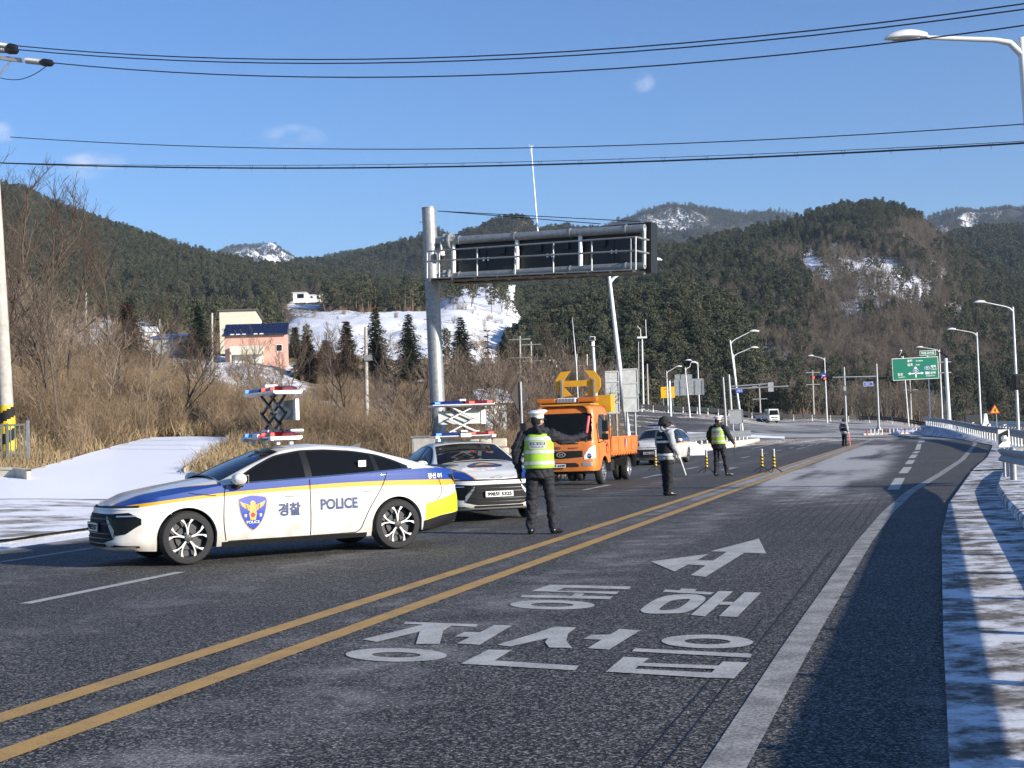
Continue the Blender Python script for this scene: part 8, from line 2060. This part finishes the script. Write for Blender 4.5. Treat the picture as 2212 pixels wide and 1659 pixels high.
def spruce(label, u, d, vtop, wide, seed, m='pine_leaf_dark', sparse=False):
    x = xz(u, d); z = gz(x, d); h = at(u, vtop, d).z - z; t = thing('conifer_tree', label, 'tree', (x, d, z), 0, 'conifers below the snowy field'); rnd = random.Random(seed)
    mb = MB(); mb.tube([(0, 0, -.3), (.05, 0, h * .5), (0, 0, h)], [.2, .12, .02], 7); mb.build('trunk', M['bark'], t, smooth=True)
    cw = MB(); tiers = 30 if not sparse else 9
    for k in range(tiers):
        f = (k + .3) / tiers; zz = h * (.06 + .93 * f); r = wide * (1 - f) ** .8 * rnd.uniform(.85, 1.15) + .15; nb = max(5, int((15 if not sparse else 7) * (1 - f * .6)))
        for j in range(nb):
            a = 6.283 * (j + rnd.random() * .8) / nb; rr = r * rnd.uniform(.45, 1.15); dr = Vector((math.cos(a), math.sin(a), 0)); n = max(3, int(rr / .16))
            for q in range(n):
                g = (q + .5) / n; c = dr * rr * g + Vector((0, 0, zz - .30 * rr * g * g + .1 * g)); s = .34 * (1.15 - .5 * g) * rnd.uniform(.7, 1.5)
                for _ in range(3 if not sparse else 2):
                    o = Vector((rnd.gauss(0, .10), rnd.gauss(0, .10), rnd.gauss(-.05, .07))); sd = dr.cross(Vector((0, 0, 1))) * (1 if rnd.random() < .5 else -1); tip = (dr * .8 + sd * rnd.uniform(.3, 1.1) + Vector((0, 0, rnd.uniform(-.35, .25)))).normalized()
                    pw = tip.cross(Vector((rnd.gauss(0, .5), rnd.gauss(0, .5), 1))).normalized(); p = c + o; cw.tri(p - pw * s * .34, p + pw * s * .34, p + tip * s * 1.35)
    cw.build('crown', M[m], t)
spruce('tall dark spruce right of the gantry pole', 1000, 205, 682, 3.4, 1); spruce('broad dark spruce left of the gantry pole', 886, 200, 676, 3.2, 2); spruce('dark conifer rising highest left of the gantry', 815, 205, 664, 2.9, 3)
spruce('thin sparse young fir standing against the snow', 1056, 230, 704, 1.6, 4, 'pine_leaf_dark', True); spruce('dense dark conifer right of the tall spruce', 1088, 190, 736, 2.6, 5); spruce('dark green conifer behind the diamond sign', 1120, 195, 744, 2.4, 6)
spruce('rusty brown cypress below the snowy field', 752, 185, 692, 2.4, 7, 'rust_leaf'); spruce('rusty cypress beside the pink building', 664, 180, 724, 2.6, 8, 'rust_leaf'); spruce('rusty round cypress at the left among the brush', 276, 150, 650, 3.0, 9, 'rust_leaf'); spruce('rusty low cypress between the pink building and spruces', 706, 178, 735, 2.4, 10, 'rust_leaf'); spruce('dark conifer left of the white roofed house', 432, 210, 660, 2.6, 11); spruce('small dark pine on the snow behind the pink building', 640, 240, 706, 1.6, 12)

# ------------------------------------------------------------------ buildings
def house(label, u0_, u1_, vt, vb, d, depth, wall, roof, yaw_=0.0, rh=.9, kind='gable', wins=(), door=None, name='house', cat='building', sink=1.5):
    """box house: wall, roof, windows (> frame, pane). picture box u0..u1, vt eaves, vb base"""
    a, b = at(u0_, vb, d), at(u1_, vt, d); w = b.x - a.x; h = b.z - a.z; c = Vector(((a.x + b.x) / 2, d, a.z)); t = thing(name, label, cat, c, yaw_)
    mb = MB(); mb.box((0, depth / 2, h / 2 - sink / 2), (w, depth, h + sink)); mb.build('wall', M[wall], t)
    mb = MB(); o = .35
    if kind == 'gable': prof = [(-o, h - .05), (-o, h + .12), (depth / 2, h + rh + .12), (depth + o, h + .12), (depth + o, h - .05), (depth / 2, h + rh)]
    elif kind == 'shed': prof = [(-o, h + rh - .1), (-o, h + rh + .15), (depth + o, h + .15), (depth + o, h - .1)]
    elif kind == 'shedr': prof = [(-o, h - .1), (-o, h + .15), (depth + o, h + rh + .15), (depth + o, h + rh - .1)]
    else: prof = [(-o, h), (-o, h + .25), (depth + o, h + .25), (depth + o, h)]
    mb.prism(prof, w + 2 * o, lambda a_, b_, c_: (c_, a_, b_)); rf = mb.build('roof', M[roof], t, fix=True)
    if kind in ('shed', 'gable', 'shedr'):
        mb = MB(); g = [(0, h - .02), (depth, h - .02), (depth / 2, h + rh)] if kind == 'gable' else ([(0, h - .02), (depth, h - .02), (depth, h), (0, h + rh)] if kind == 'shed' else [(0, h - .02), (depth, h - .02), (depth, h + rh), (0, h)])
        mb.prism(g, w, lambda a_, b_, c_: (c_, a_, b_)); mb.build('gable', M[wall], t, fix=True)
    for (fx, fz, ww, hh) in wins:
        cc = Vector((fx * w, -.03, fz * h)); mb = MB(); mb.box(cc, (ww, .08, hh)); wn = mb.build('window', M['white_plain'], t); mb = MB(); mb.box(cc + Vector((0, -.045, 0)), (ww - .16, .02, hh - .16)); mb.build('pane', M['tint_glass'], wn)
    return t, w, h
mat('pink_wall', (.62, .36, .29), .85, var=.08, scale=1.5); mat('cream_wall', (.66, .62, .5), .85, var=.08, scale=1.5); mat('dark_roof', (.09, .09, .095), .7, var=.15, scale=2); mat('blue_roof', (.09, .14, .3), .5, var=.15, scale=2); mat('grey_wall', (.36, .37, .36), .85, var=.2, scale=2); mat('roof_snow', (.85, .87, .9), .8); mat('solar', (.012, .02, .06), .12); mat('green_net', (.04, .2, .12), .8)
t, w, h = house('pink house with a blue solar panel roof', 487, 612, 722, 779, 200, 7, 'pink_wall', 'dark_roof', R(4), 1.2, 'shedr', [(.42, .45, .9, 1.0)])
# solar array tilted towards the camera: frame and single panels
cols, rws = 11, 5; sl = Vector((0, .86, .50)).normalized(); O_ = Vector((-w / 2 - .1, -.55, h - .02)); pw, ph = (w + .7) / cols, .74
mb = MB(); e0 = O_ + Vector((-.05, 0, -.06)); ex = Vector((w + .8, 0, 0)); mb.quad(e0, e0 + ex, e0 + ex + sl * (ph * rws + .1), e0 + sl * (ph * rws + .1)); sf = mb.build('solar_array', M['aluminium'], t)
pm_ = None
for i in range(cols):
    for j in range(rws):
        if pm_ is None:
            mb = MB(); nn = Vector((0, -sl.z, sl.y)); q0 = Vector((.03, 0, 0)) + sl * .03; mb.quad(q0 + nn * .03, q0 + Vector((pw - .06, 0, 0)) + nn * .03, q0 + Vector((pw - .06, 0, 0)) + sl * (ph - .06) + nn * .03, q0 + sl * (ph - .06) + nn * .03); pm_ = mb.mesh('solar_panel', M['solar'])
        o = link('solar_panel', pm_, sf); o.location = O_ + Vector((pw * i, 0, 0)) + sl * ph * j
for i in (1, 2, 3, 5, 6):
    mb = MB(); q0 = O_ + Vector((pw * i + .1, 0, 0)) + sl * .1; nn = Vector((0, -sl.z, sl.y)) * .05; mb.quad(q0 + nn, q0 + Vector((pw * .75, 0, 0)) + nn, q0 + Vector((pw * .7, 0, 0)) + sl * .35 + nn, q0 + Vector((.1, 0, 0)) + sl * .4 + nn); mb.build('snow_patch', M['roof_snow'], sf)
mb = MB(); mb.box((-.9, -1.0, 1.25), (4.6, 2.0, 1.2)); mb.box((-3.1, -1.9, .3), (.2, .2, 1.6)); mb.box((1.3, -1.9, .3), (.2, .2, 1.6)); mb.box((-.9, -.2, .2), (4.2, .3, 1.6)); mb.build('porch', M['cream_wall'], t)
mb = MB(); mb.box((-.9, -.4, .1), (3.6, .1, 1.3)); mb.build('porch_door', M['white_plain'], t)
house('cream house with a dark slanting roof behind the pink house', 476, 552, 682, 745, 232, 8, 'cream_wall', 'dark_roof', R(3), 1.0, 'shed', [(-.3, .45, 1.2, 1.2), (.2, .45, 1.2, 1.2)])
house('low shed with a blue roof left of the pink house', 330, 408, 728, 757, 212, 6, 'grey_wall', 'blue_roof', 0, .9, 'shedr', [(.25, .5, 1.0, .8)])
house('small white gabled shed behind the blue roof', 308, 338, 716, 745, 225, 5, 'white_plain', 'roof_snow', R(20), .9, 'gable')
house('long white house high in the pine wood', 640, 695, 637, 647, 610, 9, 'white_plain', 'white_plain', 0, .3, 'flat', [(-.3, .5, 1.6, 1.2), (.1, .5, 1.2, 1.0), (.35, .5, 1.2, 1.0)])
house('tall centre block of the white house in the wood', 633, 660, 632, 647, 606, 8, 'white_plain', 'white_plain', 0, .3, 'flat', [(.1, .5, 3.0, 2.0)])
house('pale barn with a rounded roof at the top of the snowy field', 1054, 1078, 617, 624, 560, 8, 'white_plain', 'aluminium', 0, 1.2, 'gable')
house('small white hut at the top of the snowy field', 1098, 1112, 617, 622, 560, 4, 'white_plain', 'white_plain', 0, .2, 'flat')
house('white walled hut with a snowy roof behind the bare trees', 1046, 1094, 868, 890, 82, 4, 'white_plain', 'roof_snow', R(12), .75, 'gable', [(-.3, .5, .4, .4)])
t, q = sign_at('net_fence', 'small green net fence on the snowy field', 'fence', 1035, 480)
for k, (u0_, u1_, v0, v1) in enumerate(((1024, 1036, 662, 668), (1040, 1052, 655, 668))):
    a, b = q(u0_, v0), q(u1_, v1); mb = MB(); mb.box(((a.x + b.x) / 2, 0, (a.z + b.z) / 2), (b.x - a.x, .1, a.z - b.z)); mb.build('net_panel', M['green_net'], t)
    for x in (a.x, b.x): mb = MB(); mb.tube([(x, 0, b.z - 3), (x, 0, a.z + .3)], .12, 6); mb.build('net_post', M['pole_white'], t)
# ------------------------------------------------------------------ air: one closed box of thin haze round the whole place
def make_haze():
    m = bpy.data.materials.new('haze'); m.use_nodes = True; nt, N, L = nodes_of(m); nt.nodes.remove(nt.nodes['Principled BSDF'])
    v = N('ShaderNodeVolumePrincipled'); v.inputs['Color'].default_value = (.62, .78, 1.0, 1); v.inputs['Density'].default_value = 0.00008; v.inputs['Anisotropy'].default_value = 0.1
    L(v.outputs[0], nt.nodes['Material Output'].inputs['Volume'])
    mb = MB(); mb.box((0, 3400, 330), (7000, 7400, 1000)); o = mb.build('haze', m); tag(o, kind='stuff')
make_haze()
bpy.data.scenes.remove(TMP)
